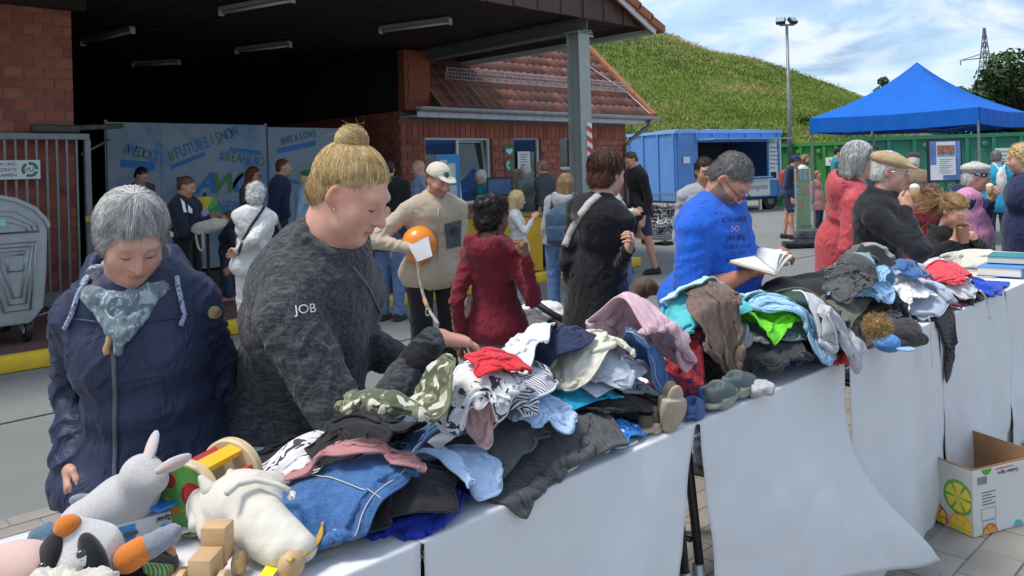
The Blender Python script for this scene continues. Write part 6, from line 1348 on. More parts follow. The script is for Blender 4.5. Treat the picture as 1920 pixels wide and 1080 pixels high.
q = b0 + r.normal(0, .018, (n, 1, 3)) + dr[:, None] * t[None, :, None] ** .8 + np.stack([np.cos(ph_[:, None] + t * 12), .3 * np.cos(t * 9 + ph_[:, None]), np.sin(ph_[:, None] + t * 12)], 2) * (rr_[:, None] * (.3 + t))[..., None]; q[:, :, 2] -= .05 * t ** 2
gm = [hair_mat('caramel', (.36, .22, .10)), hair_mat('sandy', (.46, .30, .14)), pg.hm]; strands('ponytail', pg.HC + (q @ pg.Rn.T) * pg.hs, .0024, gm, pg.root, 3, .6)
n = 700; az = r.uniform(-np.pi, np.pi, n); zs = np.where(np.cos(az) > .35, r.uniform(.45, .6, n), r.uniform(-.6, .1, n)); hz_ = np.sqrt(1 - zs ** 2); U0 = np.stack([np.sin(az) * hz_, np.cos(az) * hz_, zs], 1); U1 = unit((0, -1, .1)) + r.normal(0, .15, (n, 3)); U1 /= np.linalg.norm(U1, axis=1)[:, None]; strands('hair_strands', hair_paths(pg, U0, U1, 7, rad=(.087, .104, .098), wob=.006, seed=5), .0018, gm, pg.root, 4, .8)
wb = person('woman in white beret and pink vest over navy jacket with ice cream', (1806, 6.8), (1832, 332, 6.75), 88, H=1.66, g=1.12, skin='old', hair='white', style='full', hp=14, top=C_NAVY2, hem=.40, legs=C_DJEANS, shoe=C_SHOE, hood=1.25, loose=.03, bulk=1.15, wr=((1858, 376, 6.6), None), hs=1.06, age=.5, group=GT)
soft('pink_vest', [(ell(wb.NB + A3((0, -.02, -.17)), (.215, .175, .18)), 0), (ell(wb.NB + A3((0, -.01, -.36)), (.215, .185, .2)), .06), (cone(wb.NB + A3((-.13, -.02, -.05)), wb.NB + A3((.13, -.02, -.05)), .10), .05)], .012, C_PINK, wb.root, 1, lambda V: .006 * fbm(V * 14, 3, 2))
soft('hood', [(ell(wb.NB + A3((0, -.11, -.06)), (.155, .08, .10)), 0)], .012, C_NAVY2, wb.root, 1, lambda V: .006 * fbm(V * 18, 3, 2))
soft('beret', [(ell(wb.h2(0, -.03, .075), A3((.105, .125, .055)) * wb.hs, wb.Rn @ np.array(Matrix.Rotation(.2, 3, 'X'))), 0)], .007, fb('beret_white', (.64, .62, .57), 'knit', scale=.7), wb.root, 1); soft('headband', [(ell(wb.h2(0, -.012, .03), A3((.092, .110, .05)) * wb.hs, wb.Rn), 0)], .007, fb('band_dots', (.02, .03, .10), 'dots', (.6, .6, .62), scale=.8), wb.root, 1, None, (), [(wb.h2(0, 0, .0), -wb.Rn[:, 2])])
p32 = person('man in khaki coat and dark flat cap seen from behind', (1712, 10.2), (1713, 303, 10.2), 172, H=1.78, g=1.15, build='m', hair='white', style='short', top=C_KHAKI, hem=.34, coat=.04, legs=C_BRTROU, shoe=fb('brown_shoe', (.11, .05, .03)), loose=.03, hn=('coat', None), group=GT); cap(p32, fb('brown_cap', (.06, .04, .03)), True)
p33 = person('person in turquoise jacket with white string bag', (1870, 11.2), (1868, 297, 11.2), 175, H=1.74, g=1.1, build='m', hair='darkgrey', style='short', top=C_TURQ, hem=.42, legs=C_DJEANS, shoe=C_SHOE, loose=.03, group=GT)
p34 = person('woman with blonde curls in navy coat at the picture edge', (1932, 6.4), (1914, 298, 6.35), -85, H=1.74, g=1.15, hair='blonde', style='curly', hp=5, top=C_NAVY2, hem=.36, coat=.04, legs=C_DJEANS, shoe=C_SHOE, loose=.03, hn=('coat', None), group=GT)
p35 = person('child with long chestnut hair near the poster stand', (1746, 8.2), (1745, 362, 8.2), 170, H=1.24, hair='auburn', style='long', hv=.2, top=C_BURG, legs=C_DJEANS, shoe=C_SHOE, group=GT)
p36 = person('girl in dusty pink dress behind the green display board', (1534, 18), (1533, 328, 18), 60, H=1.36, hair='lightbrown', style='long', hv=.1, top=C_ROSE, hem=.30, coat=.06, legs=C_DJEANS, shoe=C_SHOE, hn=('dress', None), group=GT)
p37 = person('person in pale mint sweater beyond the black-coated woman', (1152, 7.0), (1136, 338, 7.05), 120, H=1.62, hair='brown', style='short', top=C_MINT, legs=C_JEANS, shoe=C_SHOE, wr=((1185, 400, 6.8), None), loose=.035, bulk=1.3, group=GT)
# ================================================================== TABLES AND COVERS
TZ0, YF, YB = .83, 1.195, 1.92
SEAM = [-.05, .897, 1.81, 2.72, 3.63, 4.61, 5.55, 6.5]
M_PLY = mat('table_board', (.30, .22, .14), .7, .2, 5, .2, 50, aniso=(.3, 4, 4)); M_ALU = mat('aluminium', (.45, .46, .47), .4, .1, 8, metal=.6); M_LEG = mat('black_tube', (.018, .018, .02), .45, .1, 8)
def cover_mat():
    t = NT('white_cover'); n = t.noise(t.co(), 900, 2, .5); n2 = t.noise(t.co(), 4, 4, .6); t.color(t.mix(t.ramp(n2, [(.3, 0.), (.7, 1.)]), (.64, .65, .67), (.69, .70, .72))); t.set(Roughness=.75, Sheen_Weight=.1); v = t.vor(t.mapping(t.co(), (1, 1, .6), (.3, .5, .2)), 3.2, 'DISTANCE_TO_EDGE'); t.bump(t.mix(.06, t.ramp(v.outputs['Distance'], [(0., 0.), (.05, 1.)]), n), .22, .006); return t.m
M_COVER = cover_mat()
def curve(pts, n):
    """smooth curve through points, n+1 samples"""
    P = np.array([tuple(p) for p in pts], float); d = np.r_[0, np.cumsum(np.linalg.norm(np.diff(P, axis=0), axis=1))]; t = np.linspace(0, d[-1], n + 1); Q = np.stack([np.interp(t, d, P[:, k]) for k in range(3)], 1)
    for _ in range(max(2, n // 4)): Q[1:-1] = (Q[:-2] + 2 * Q[1:-1] + Q[2:]) / 4
    return Q
GT2 = 'white covered paste tables in one long row'
places = ['nearest the camera under the soft toys', 'under the jeans and camouflage shorts', 'under the sandals, with a loose flap', 'under the striped shirt and lime cloth', 'above the fruit carton', 'under the red cloth and books', 'farthest along the row at the picture edge']
def flap_edges(k):
    X0, X1 = SEAM[k], SEAM[k + 1]; top = lambda x: Vector((x, YF, TZ0)); dn = lambda x, y=YF - .012, z=.01: Vector((x, y, z))
    Lp = [top(X0 + .004), dn(X0 + .01)]; Rp = [top(X1 - .006), dn(X1 - .012)]
    if k == 1: Rp = [top(X1 - .012), at_y(1288, 870, YF - .015), at_y(1279, 980, YF - .02), at_y(1268, 1120, YF - .03)]
    if k == 2:
        Lp = [top(X0 + .012), at_y(1318, 870, YF - .01), at_y(1330, 980, YF - .01), at_y(1352, 1120, YF - .02)]
        Rp = [top(X1 - .006), at_y(1584, 760, YF - .008), at_y(1592, 820, YF - .02), at_y(1612, 868, YF - .05), at_y(1650, 925, YF - .09), at_y(1700, 984, YF - .13), at_y(1745, 1026, YF - .15), at_y(1768, 1052, YF - .16)]
    if k == 3: Lp = [top(X0 + .03), dn(X0 + .02)]; Rp = [top(X1 - .012), at_y(1768, 750, YF - .004), at_y(1764, 880, YF - .01), at_y(1757, 1008, YF - .02)]
    if k == 4: Lp = [top(X0 + .02), dn(X0 + .05)]; Rp = [top(X1 - .02), at_y(1900, 650, YF - .01), at_y(1896, 848, YF - .02)]
    return Lp, Rp
for k in range(7):
    X0, X1 = SEAM[k], SEAM[k + 1]; yb_ = YB if k else 1.77; t = thing('paste_table', 'folding paste table ' + places[k], 'table', ((X0 + X1) / 2, (YF + yb_) / 2, 0), 0, GT2)
    MB().span((X0 + .004, YF + .012, TZ0 - .022), (X1 - .004, yb_ - .01, TZ0 - .004)).build('table_top', M_PLY, t); 
    for y in (YF + .006, yb_ - .006): MB().span((X0 + .004, y - .006, TZ0 - .03), (X1 - .004, y + .005, TZ0 - .023)).build('edge_rail', M_ALU, t)
    for x in ((X0 + .03), (X1 - .03)):
        for y, sl_ in ((YF + .06, -.06), (yb_ - .06, .06)):
            MB().tube([(x, y, TZ0 - .03), (x + (.0 if x > X0 + .1 else .01), y + sl_ * .5, .42)], .0125, 10).build('leg', M_LEG, t, True); MB().tube([(x, y + sl_ * .5, .44), (x, y + sl_, .0)], .0155, 10).build('leg_extension', M_ALU, t, True)
        MB().tube([(x, YF + .05, .5), (x, yb_ - .05, .5)], .008, 8).build('brace', M_LEG, t, True)
    c = thing('table_cover', 'white cover on the paste table ' + places[k], 'tablecloth', ((X0 + X1) / 2, YF, TZ0), 0, 'white covers of the table row')
    Lp, Rp = flap_edges(k); nv, nu = 30, 44; Lc, Rc = curve(Lp, nv), curve(Rp, nv); Lc[:, 2] -= .002; Rc[:, 2] -= .002; nt = 12; rows = []
    for j in range(nt + 1):
        y = yb_ + .03 - (yb_ + .03 - YF - .012) * j / nt; rows.append(np.stack([np.linspace(X0 - .002, X1 - .002, nu + 1), np.full(nu + 1, y), np.full(nu + 1, TZ0 + .004)], 1))
    for y, z in ((YF + .003, TZ0 + .0038), (YF + .0005, TZ0 + .0025)): rows.append(np.stack([np.linspace(X0 - .002, X1 - .002, nu + 1), np.full(nu + 1, y), np.full(nu + 1, z)], 1))
    for j in range(nv + 1):
        u = np.linspace(0, 1, nu + 1)[:, None]; p = Lc[j] * (1 - u) + Rc[j] * u; v = j / nv; q = np.stack([p[:, 0] * 3.1, p[:, 2] * 1.6 + 7 * k, 0 * p[:, 0]], 1)
        vv = v ** .8 * (.55 if k > 1 else 1.); off = .034 * vv * fbm(q, 3, 20 + k) + .016 * vv * np.sin(p[:, 0] * 13 + 2 * fbm(q * .7, 2, 3) + k) * (1.0 if k != 2 else .5) - .006 * v  - .03 * v * np.exp(-((u[:, 0] - .7 + .35 * v) / .1) ** 2) * (k == 1)
        cr = .007 * np.clip(v * 3, 0, 1) * np.abs(fbm(np.stack([p[:, 0] * 5 + p[:, 2] * 4, p[:, 2] * 5 - p[:, 0] * 3, 0 * p[:, 0] + k], 1), 3, 33)); p = p.copy(); p[:, 1] -= off * .9 + cr; rows.append(p)
    G = np.stack(rows); nr = len(rows); G[:nt + 1, :, 2] += .0012 * fbm(G[:nt + 1].reshape(-1, 3) * 9, 3, 5).reshape(nt + 1, nu + 1); i, j = np.meshgrid(np.arange(nr - 1), np.arange(nu), indexing='ij'); q = (i * (nu + 1) + j).ravel(); F = np.stack([q, q + 1, q + nu + 2, q + nu + 1], 1)
    o = obj('cover_sheet', G.reshape(-1, 3), F, M_COVER, c, True); sm = o.modifiers.new('thickness', 'SOLIDIFY'); sm.thickness = .0012

# ================================================================== CLOTHES: every garment is a sheet dropped on the heap
HX0, HY0, HR = -.7, .6, .01; HNX, HNY = 760, 190; HMAP = np.zeros((HNX, HNY)); _yy = HY0 + HR * np.arange(HNY); HMAP[:, (_yy > YF - .003) & (_yy < YB + .03)] = TZ0 + .006
def hsample(P):
    x = np.clip((P[..., 0] - HX0) / HR, 0, HNX - 1.001); y = np.clip((P[..., 1] - HY0) / HR, 0, HNY - 1.001); i, j = x.astype(int), y.astype(int); return np.maximum(np.maximum(HMAP[i, j], HMAP[i + 1, j]), np.maximum(HMAP[i, j + 1], HMAP[i + 1, j + 1]))
N = 36
SHAPE = {'rect': ([0, 1], [1, 1]), 'tee': ([0, .5, .58, .85, .93, 1], [.62, .62, 1, .9, .42, .3]), 'leg': ([0, .6, 1], [.7, 1, .85])}
def simulate(specs, steps=42, its=4):
    G = len(specs); P = np.zeros((G, N, N, 3)); PROF = np.ones((G, N)); rest = np.zeros((G, 2)); g = np.linspace(-.5, .5, N)
    for k, s in enumerate(specs):
        w, l = s['size']; c = s.get('c', .7); cy = s.get('cy', c); a = s.get('rot', 0.); U, V_ = np.meshgrid(g, g, indexing='ij'); sd = s['seed']; q = np.stack([U.ravel() * 4, V_.ravel() * 4, np.full(N * N, sd * 3.7)], 1)
        prof_ = np.interp(g + .5, *SHAPE[s.get('shape', 'rect')]); x = U * w * c * prof_[None] + .03 * fbm(q, 2, sd).reshape(N, N); y = V_ * l * cy + .03 * fbm(q + 9, 2, sd).reshape(N, N); ctr = s['pos']; ca, sa = math.cos(a), math.sin(a)
        P[k, ..., 0] = ctr[0] + x * ca - y * sa; P[k, ..., 1] = ctr[1] + x * sa + y * ca; bz = s.get('bump')
        if bz:
            gx = HX0 + HR * np.arange(HNX)[:, None]; gy = HY0 + HR * np.arange(HNY)[None]; dd = ((gx - ctr[0] - bz[2]) ** 2 + (gy - ctr[1] - bz[3]) ** 2) / bz[0] ** 2; add = bz[1] * np.clip(1 - dd, 0, 1) ** .7; HMAP[:] += np.where(HMAP > .5, add, 0)
        P[k, ..., 2] = 0; rest[k] = (w / (N - 1), l / (N - 1)); PROF[k] = prof_
    for k, s in enumerate(specs):
        q = np.stack([P[k, ..., 0].ravel() * 9, P[k, ..., 1].ravel() * 9, np.full(N * N, s['seed'] * 1.3)], 1); base = hsample(P[k]); P[k, ..., 2] = np.maximum(base, TZ0 - .15) + .03 + .05 * (1 + fbm(q, 2, s['seed'] + 5).reshape(N, N)) * s.get('amp', 1.)
    prev = P.copy(); rx, ry = rest[:, 0][:, None, None], rest[:, 1][:, None, None]
    cons = []
    for st, kk in ((1, 1.), (2, .28)):
        for ph in range(2 * st):
            cons.append(('x', st, ph, rx * st * PROF[:, None, :], kk)); cons.append(('y', st, ph, ry * st, kk))
    cons += [('d', 1, 0, np.sqrt(rx ** 2 + ry ** 2), .5), ('d', 1, 1, np.sqrt(rx ** 2 + ry ** 2), .5), ('e', 1, 0, np.sqrt(rx ** 2 + ry ** 2), .5), ('e', 1, 1, np.sqrt(rx ** 2 + ry ** 2), .5)]
    def solve(A, B, L, k):
        d = B - A; n = np.sqrt((d ** 2).sum(-1)) + 1e-9; e = n - L; f = (.5 * k * np.where(e > 0, e, .6 * e) / n)[..., None] * d; A += f; B -= f
    for it in range(steps):
        v = (P - prev) * .94; h = hsample(P); con = P[..., 2] < h + .012; v[con] *= (.06, .06, .5); prev = P.copy(); P = P + v; P[..., 2] -= .0022
        for _ in range(its):
            for typ, st, ph, L, k in cons:
                if typ == 'x': n = (N - st - ph + (2 * st - 1)) // (2 * st) if st == 1 else 0; A = P[:, ph:N - st:2 * st]; B = P[:, ph + st::2 * st][:, :A.shape[1]]
                elif typ == 'y': A = P[:, :, ph:N - st:2 * st]; B = P[:, :, ph + st::2 * st][:, :, :A.shape[2]]
                elif typ == 'd': A = P[:, ph:N - 1:2, 0:N - 1]; B = P[:, ph + 1::2, 1:N][:, :A.shape[1]]
                else: A = P[:, ph:N - 1:2, 1:N]; B = P[:, ph + 1::2, 0:N - 1][:, :A.shape[1]]
                solve(A, B, L, k)
            h = hsample(P); side = (P[..., 2] < h - .07) & (P[..., 1] > YF - .014) & (P[..., 1] < YF + .12); P[..., 1] = np.where(side, YF - .016, P[..., 1]); bad = (P[..., 2] < h + .006) & ~side; P[..., 2] = np.where(bad, h + .006, P[..., 2])
    return P
def settle(P):
    """what has come to rest carries what falls next"""
    for k in range(len(P)):
        Q = P[k]
        for _ in range(1):
            M_ = np.zeros((2 * Q.shape[0] - 1, 2 * Q.shape[1] - 1, 3)); M_[::2, ::2] = Q; M_[1::2, ::2] = (Q[1:] + Q[:-1]) / 2; M_[:, 1::2] = (M_[:, 2::2] + M_[:, :-2:2]) / 2; Q = M_
        q = Q.reshape(-1, 3); q = q[q[:, 2] > TZ0]; i = np.clip(((q[:, 0] - HX0) / HR).astype(int), 1, HNX - 2); j = np.clip(((q[:, 1] - HY0) / HR).astype(int), 1, HNY - 2)
        for di in (-1, 0, 1):
            for dj in (-1, 0, 1): np.maximum.at(HMAP, (i + di, j + dj), q[:, 2] + (.003 if di == dj == 0 else 0))
M_STITCH = mat('pale_thread', (.55, .50, .42), .8, .1, 9)
def garment(P, s):
    t = thing(s['name'], s['label'], s['cat'], tuple(P.reshape(-1, 3).mean(0)[:2]) + (TZ0,), 0, 'second-hand clothes heaped on the tables'); g = np.linspace(-.5, .5, N); U, V_ = np.meshgrid(g, g, indexing='ij'); w, l = s['size']
    i, j = np.meshgrid(np.arange(N - 1), np.arange(N - 1), indexing='ij'); q = (i * N + j).ravel(); F = np.stack([q, q + N, q + N + 1, q + 1], 1)
    used = np.unique(F); mp = np.full(N * N, -1); mp[used] = np.arange(len(used)); o = obj('cloth', P.reshape(-1, 3)[used], mp[F], s['mat'], t, True, np.stack([U.ravel() * w, V_.ravel() * l], 1)[used])
    if 'STITCH' in s or s['mat'] in (D_BLUE, D_LIGHT, D_NAVY): st_ = M_STITCH
    else: st_ = s['mat']
    Q = P; sm = lambda L_: [Vector(x) for x in L_]
    for nm, line in (('hem', Q[0]), ('hem', Q[-1]), ('hem', Q[:, 0]), ('hem', Q[:, -1])): MB().tube(sm(curve(line, 2 * N)), .0028, 5).build(nm, s['mat'], t, True, fix=False)
    if st_ is not s['mat']:
        for line in (Q[2], Q[-3], Q[:, 2], Q[:, -3], Q[N // 2]): MB().tube(sm(curve(line + A3((0, 0, .003)), 2 * N)), .0012, 4).build('stitching', st_, t, True, fix=False)
    m = o.modifiers.new('rounding', 'SUBSURF'); m.levels = m.render_levels = 1; m = o.modifiers.new('thickness', 'SOLIDIFY'); m.thickness = s.get('th', .0035); m.offset = -1; return t
_sd = [0]
def G_(layer, name, label, px, py, size, rot, m, z=.9, **kw):
    _sd[0] += 1; p = at_z(px, py, z); y_ = p.y if kw.pop('hang', 0) else min(max(p.y, YF + .5 * .8 * min(size) * kw.get('cy', kw.get('c', .7)) + .05), YB - .08); p.y = y_; LAYERS[layer].append(dict(name=name, label=label, cat=kw.pop('cat', 'clothing'), pos=(p.x, p.y), size=(size[0] * 1.16, size[1] * 1.16), rot=R(rot), mat=m, seed=_sd[0] + 3, **kw))
LAYERS = [[], [], [], [], []]
f_ = fabric
D_BLUE = f_('denim_mid', (.03, .08, .19), 'denim'); D_LIGHT = f_('denim_light', (.20, .34, .52), 'denim'); D_NAVY = f_('denim_navy', (.025, .06, .14), 'denim'); D_BLACK = f_('denim_black', (.022, .023, .026), 'denim', (.06, .06, .065))
K_BLACK = f_('jersey_black', (.016, .016, .018)); K_CHAR = f_('jersey_charcoal', (.055, .056, .060), 'melange', (.10, .10, .105)); K_GREYG = f_('twill_grey', (.105, .112, .11)); K_ROSE = f_('jersey_rose', (.42, .19, .19)); K_WHITE = f_('jersey_white', (.68, .68, .69)); K_PRINT = f_('print_white_black', (.68, .68, .68), 'print', (.05, .05, .055))
K_CAMO = f_('camouflage', (.17, .185, .105), 'camo', (.085, .10, .055)); K_RED = f_('jersey_red', (.52, .03, .045)); K_LB = f_('shirt_lightblue', (.38, .52, .72)); K_STR = f_('stripe_navy', (.68, .68, .70), 'stripe', (.02, .025, .07), scale=2.2); K_TURQ = f_('jersey_turquoise', (.015, .36, .56)); K_DOT = f_('dotted_blue', (.02, .20, .58), 'dots', (.45, .62, .80)); K_CREAM = f_('knit_cream', (.66, .63, .52))
K_GHOOD = f_('jersey_greyblue', (.40, .44, .52), 'melange', (.50, .54, .61)); K_PINK = f_('knit_pink', (.52, .33, .38), 'melange', (.62, .45, .49), scale=.6); K_RUST = f_('jersey_rust', (.30, .10, .02)); K_AQUA = f_('jersey_aqua', (.10, .50, .55)); K_PALE = f_('jersey_paleaqua', (.45, .64, .70)); K_TAUPE = f_('jersey_taupe', (.28, .27, .25)); K_NAVY = f_('knit_navy', (.018, .026, .07)); K_SAGE = f_('jersey_sage', (.22, .33, .31)); K_LIME = f_('nylon_lime', (.14, .62, .015), rough=.45)
K_PIN = f_('pinstripe', (.66, .67, .68), 'stripe', (.12, .13, .16), scale=7., ); K_OLIVE = f_('cord_olive', (.12, .12, .095)); K_CABLE = f_('cable_brown', (.19, .135, .105), 'knit', scale=.6); K_DCABLE = f_('cable_dark', (.05, .048, .05), 'knit', scale=.6); K_LILAC = f_('shirt_lilac', (.36, .44, .66)); K_CHECK = f_('check_dark', (.03, .03, .035), 'check', (.09, .09, .10)); K_MAROON = f_('satin_maroon', (.17, .03, .055), rough=.4); K_ROYAL = f_('jersey_royal', (.012, .06, .42)); K_IVORY = f_('jersey_ivory', (.62, .60, .52)); K_SALMON = f_('jersey_salmon', (.66, .07, .09)); K_PATT = f_('print_dark', (.02, .02, .022), 'print', (.3, .3, .3), scale=1.6)
# layer 0: what lies on the cover itself
G_(3, 'blue_jeans', 'folded mid-blue jeans with white stitching at the front of the near heap', 655, 900, (.33, .25), 15, D_BLUE, .95, c=.80, bump=(0.13, 0.05, 0, 0), th=0.0048, shape='leg')
G_(1, 'grey_trousers', 'dark charcoal trousers spilling over the front table edge', 1005, 845, (.44, .28), 10, K_CHAR, .87, c=.9, cy=.88, amp=.5, bump=(0.16, 0.033, 0, 0.05), th=.008, hang=1, shape='leg')
G_(0, 'royal_blue_bathrobe', 'bright royal blue terry cloth beside the jeans', 800, 940, (.30, .20), 30, f_('terry_royal', (.01, .035, .38), 'fleece'), .86, c=.72, bump=(0.1, 0.033, 0, 0), th=0.0072)
G_(0, 'white_sheet', 'white undershirt showing below the charcoal trousers', 1080, 840, (.3, .22), 0, K_WHITE, .85, c=.8, bump=(0.13, 0.033, 0, 0.02))
G_(0, 'dotted_swim_shorts', 'bright blue shorts with white dots on the cover edge', 1148, 806, (.30, .22), 20, K_DOT, .86, c=.7, bump=(0.1, 0.028, 0, 0))
G_(0, 'navy_sweater', 'big dark navy sweater in front of the light denim roll', 1425, 655, (.60, .52), 15, K_NAVY, .9, c=.62, bump=(0.22, 0.108, 0, 0), th=0.0054, shape='tee')
G_(0, 'black_jeans', 'faded black jeans slumped beside the navy sweater', 1372, 690, (.52, .22), -40, D_BLACK, .88, c=.72, bump=(0.1, 0.042, 0, 0), th=0.0054, shape='leg')
G_(0, 'red_cloth', 'plain red cloth hanging over the table edge beneath the striped shirt', 1560, 660, (.2, .2), -65, K_RED, .87, c=.85, bump=(0.08, 0.042, 0.02, 0.05), hang=1)
G_(0, 'sage_top', 'muted sage green top beside the lime cloth', 1515, 655, (.34, .3), 0, K_SAGE, .9, c=.7, bump=(0.13, 0.05, 0, 0))
G_(0, 'charcoal_leggings', 'black leggings under the grey child jeans', 1685, 610, (.4, .22), 20, K_BLACK, .86, c=.7, bump=(0.12, 0.042, 0, 0))
G_(0, 'checked_bag', 'dark diamond-check cloth hanging over the far table edge', 1768, 578, (.30, .22), -40, K_CHECK, .87, c=.85, bump=(0.1, 0.026, 0, 0), cat='cloth', hang=1)
G_(0, 'slate_cloth', 'small slate cloth beneath the red bundle', 1862, 552, (.3, .25), 0, K_GREYG, .85, c=.75)
G_(0, 'patterned_leggings', 'black leggings with pale print beside the cream cloth', 985, 735, (.34, .24), 0, K_PATT, .87, c=.7, bump=(0.12, 0.05, 0, 0))
G_(0, 'dark_winter_jacket', 'large black winter jacket filling the back of the heap', 1540, 530, (.85, .6), 5, K_BLACK, .95, c=.72, bump=(0.3, 0.132, 0, 0), th=0.0072)
G_(0, 'navy_trousers', 'dark navy trousers at the very back beside the open book', 1560, 492, (.75, .34), 0, C_NAVY2, .98, c=.8, bump=(0.24, 0.099, 0, 0.02))
G_(0, 'black_pullover', 'black top crumpled under the white sweatshirt', 1785, 545, (.36, .32), 20, K_BLACK, .88, c=.66, bump=(0.14, 0.05, 0, 0))
G_(0, 'red_undershirt', 'dark red top peeking out from beneath the near jeans', 590, 905, (.3, .2), 0, f_('jersey_wine', (.18, .02, .03)), .85, c=.75)
# layer 1
G_(1, 'black_hoodie', 'long black hoodie sweeping across the near heap', 560, 800, (.58, .24), -12, K_BLACK, .93, c=.85, cy=.75, bump=(0.2, 0.03, 0.05, 0), th=0.0054)
G_(1, 'grey_chinos', 'grey-green chinos folded beside the light blue shirt', 900, 812, (.38, .26), 12, K_GREYG, .92, c=.72, bump=(0.14, 0.042, 0, 0), th=0.0048, shape='leg')
G_(1, 'turquoise_shirt', 'smooth turquoise T-shirt in the middle of the near table', 1040, 775, (.42, .32), -20, K_TURQ, .88, c=.72, bump=(0.14, 0.042, 0, 0), shape='tee')
G_(1, 'black_cotton_trousers', 'thin black trousers lying toward the tan boots', 1170, 748, (.42, .2), 10, K_BLACK, .9, c=.72, bump=(0.16, 0.058, 0, 0))
G_(1, 'grey_hoodie', 'pale grey-blue hoodie stretched behind the cream cloth', 1085, 698, (.66, .44), 5, K_GHOOD, .95, c=.68, bump=(0.2, 0.05, 0, 0.02), th=0.0048, shape='tee')
G_(1, 'rust_top', 'small rust brown top below the pink hoodie', 1300, 660, (.26, .22), 0, K_RUST, .92, c=.66, bump=(0.1, 0.075, 0, 0))
G_(1, 'red_navy_shirt', 'red and navy child shirt behind the blue slippers', 1272, 712, (.3, .24), 15, f_('print_red_navy', (.30, .02, .03), 'print', (.02, .02, .06)), .88, c=.68, bump=(0.1, 0.05, 0, 0))
G_(1, 'grey_sweater', 'plain grey sweater above the green sandals', 1345, 698, (.30, .26), 0, f_('jersey_midgrey', (.24, .24, .24)), .87, c=.68, bump=(0.11, 0.042, 0, 0))
G_(1, 'lime_jacket', 'shiny lime green jacket on the table edge', 1532, 690, (.38, .26), 5, K_LIME, .88, c=.68, bump=(0.14, 0.042, 0, 0), shape='tee')
G_(1, 'taupe_trousers', 'taupe trousers rolled up beside the aqua shirt', 1392, 580, (.50, .32), -15, K_TAUPE, 1.0, c=.6, bump=(0.16, 0.03, 0, 0), th=0.0072)
G_(1, 'faded_denim_roll', 'long roll of pale faded denim lying on the navy sweater', 1455, 618, (.66, .16), -48, D_LIGHT, .98, c=.86, cy=.5, bump=(0.08, 0.026, 0, 0), th=0.0072)
G_(1, 'blue_child_jeans', 'dark blue child jeans with white stitching beside the olive trousers', 1515, 575, (.50, .34), 20, D_BLUE, .98, c=.66, bump=(0.16, 0.05, 0, 0), th=0.0054)
G_(1, 'cable_sweater', 'brown cable-knit sweater left of the fur bobble', 1622, 588, (.46, .38), 10, K_CABLE, .94, c=.66, bump=(0.18, 0.083, 0, 0), th=0.0072)
G_(1, 'grey_child_jeans', 'pale grey child jeans with a hanging strap', 1712, 590, (.42, .26), 10, f_('denim_pale', (.33, .38, .45), 'denim'), .9, c=.68, bump=(0.12, 0.042, 0, 0))
G_(1, 'maroon_bag', 'shiny maroon satin cloth beside the red bundle', 1805, 565, (.36, .3), 0, K_MAROON, .88, c=.62, bump=(0.13, 0.033, 0, 0))
G_(1, 'royal_blue_sweater', 'royal blue sweater draped toward the far books', 1892, 532, (.6, .34), 15, K_ROYAL, .88, c=.75, bump=(0.16, 0.042, 0, 0))
G_(1, 'ivory_jersey', 'thick ivory jersey folded at the far end of the heap', 1835, 474, (.85, .42), 0, K_IVORY, .93, c=.72, bump=(0.28, 0.083, 0, 0), th=0.0072)
# layer 2
G_(2, 'black_tee', 'crumpled black T-shirt with small white print on the near heap', 775, 832, (.34, .2), -30, f_('jersey_black_print', (.017, .017, .02)), 1.0, c=.68, bump=(0.14, 0.042, 0, 0), th=0.0042, shape='tee')
G_(2, 'white_graphic_shirt', 'white shirt with black graphics behind the black hoodie', 620, 768, (.46, .18), -12, K_PRINT, 1.0, c=.72, bump=(0.14, 0.05, 0, 0))
G_(2, 'light_blue_shirt', 'light blue collared shirt in the middle of the near heap', 848, 815, (.18, .22), 5, K_LB, .97, c=.68, bump=(0.08, 0.026, 0, 0))
G_(2, 'striped_pullover', 'navy and white striped top knotted beside the turquoise shirt', 955, 775, (.46, .26), 20, K_STR, .95, c=.64, bump=(0.12, 0.042, 0, 0), shape='tee')
G_(2, 'cream_sweater', 'cream knit sweater crumpled before the grey hoodie', 1098, 728, (.30, .22), -10, K_CREAM, .95, c=.64, bump=(0.12, 0.03, 0, 0), th=0.0054)
G_(2, 'aqua_shirt', 'bright aqua T-shirt bundled behind the pink hoodie', 1295, 600, (.36, .32), 0, K_AQUA, 1.03, c=.62, bump=(0.13, 0.035, 0, 0))
G_(2, 'striped_shirt', 'white shirt with thin dark stripes hanging over the red cloth', 1572, 622, (.56, .50), -55, K_PIN, .96, c=.72, bump=(0.16, 0.058, 0, 0.04), hang=1, shape='tee')
G_(2, 'olive_trousers', 'olive grey trousers laid lengthwise on the heap', 1545, 545, (.72, .26), 12, K_OLIVE, 1.05, c=.8, cy=.66, bump=(0.2, 0.033, 0, 0), th=0.0072, shape='leg')
G_(2, 'rolled_black_trousers', 'rolled black trousers with open leg ends', 1655, 535, (.46, .26), -20, K_BLACK, 1.03, c=.66, bump=(0.14, 0.05, 0, 0), th=0.0084)
G_(2, 'pale_jeans', 'pale blue jeans legs beside the rolled black trousers', 1712, 555, (.36, .28), 5, D_LIGHT, 1.0, c=.66, bump=(0.12, 0.033, 0, 0))
G_(2, 'white_sweatshirt', 'white sweatshirt bundle at the far end of the heap', 1808, 520, (.46, .3), 5, f_('jersey_offwhite', (.58, .59, .58)), .96, c=.62, bump=(0.15, 0.05, 0, 0), th=0.0054, shape='tee')
G_(2, 'red_bundle', 'bright salmon red bundle near the far table edge', 1855, 535, (.3, .26), 0, K_SALMON, .93, c=.58, bump=(0.1, 0.058, 0, 0))
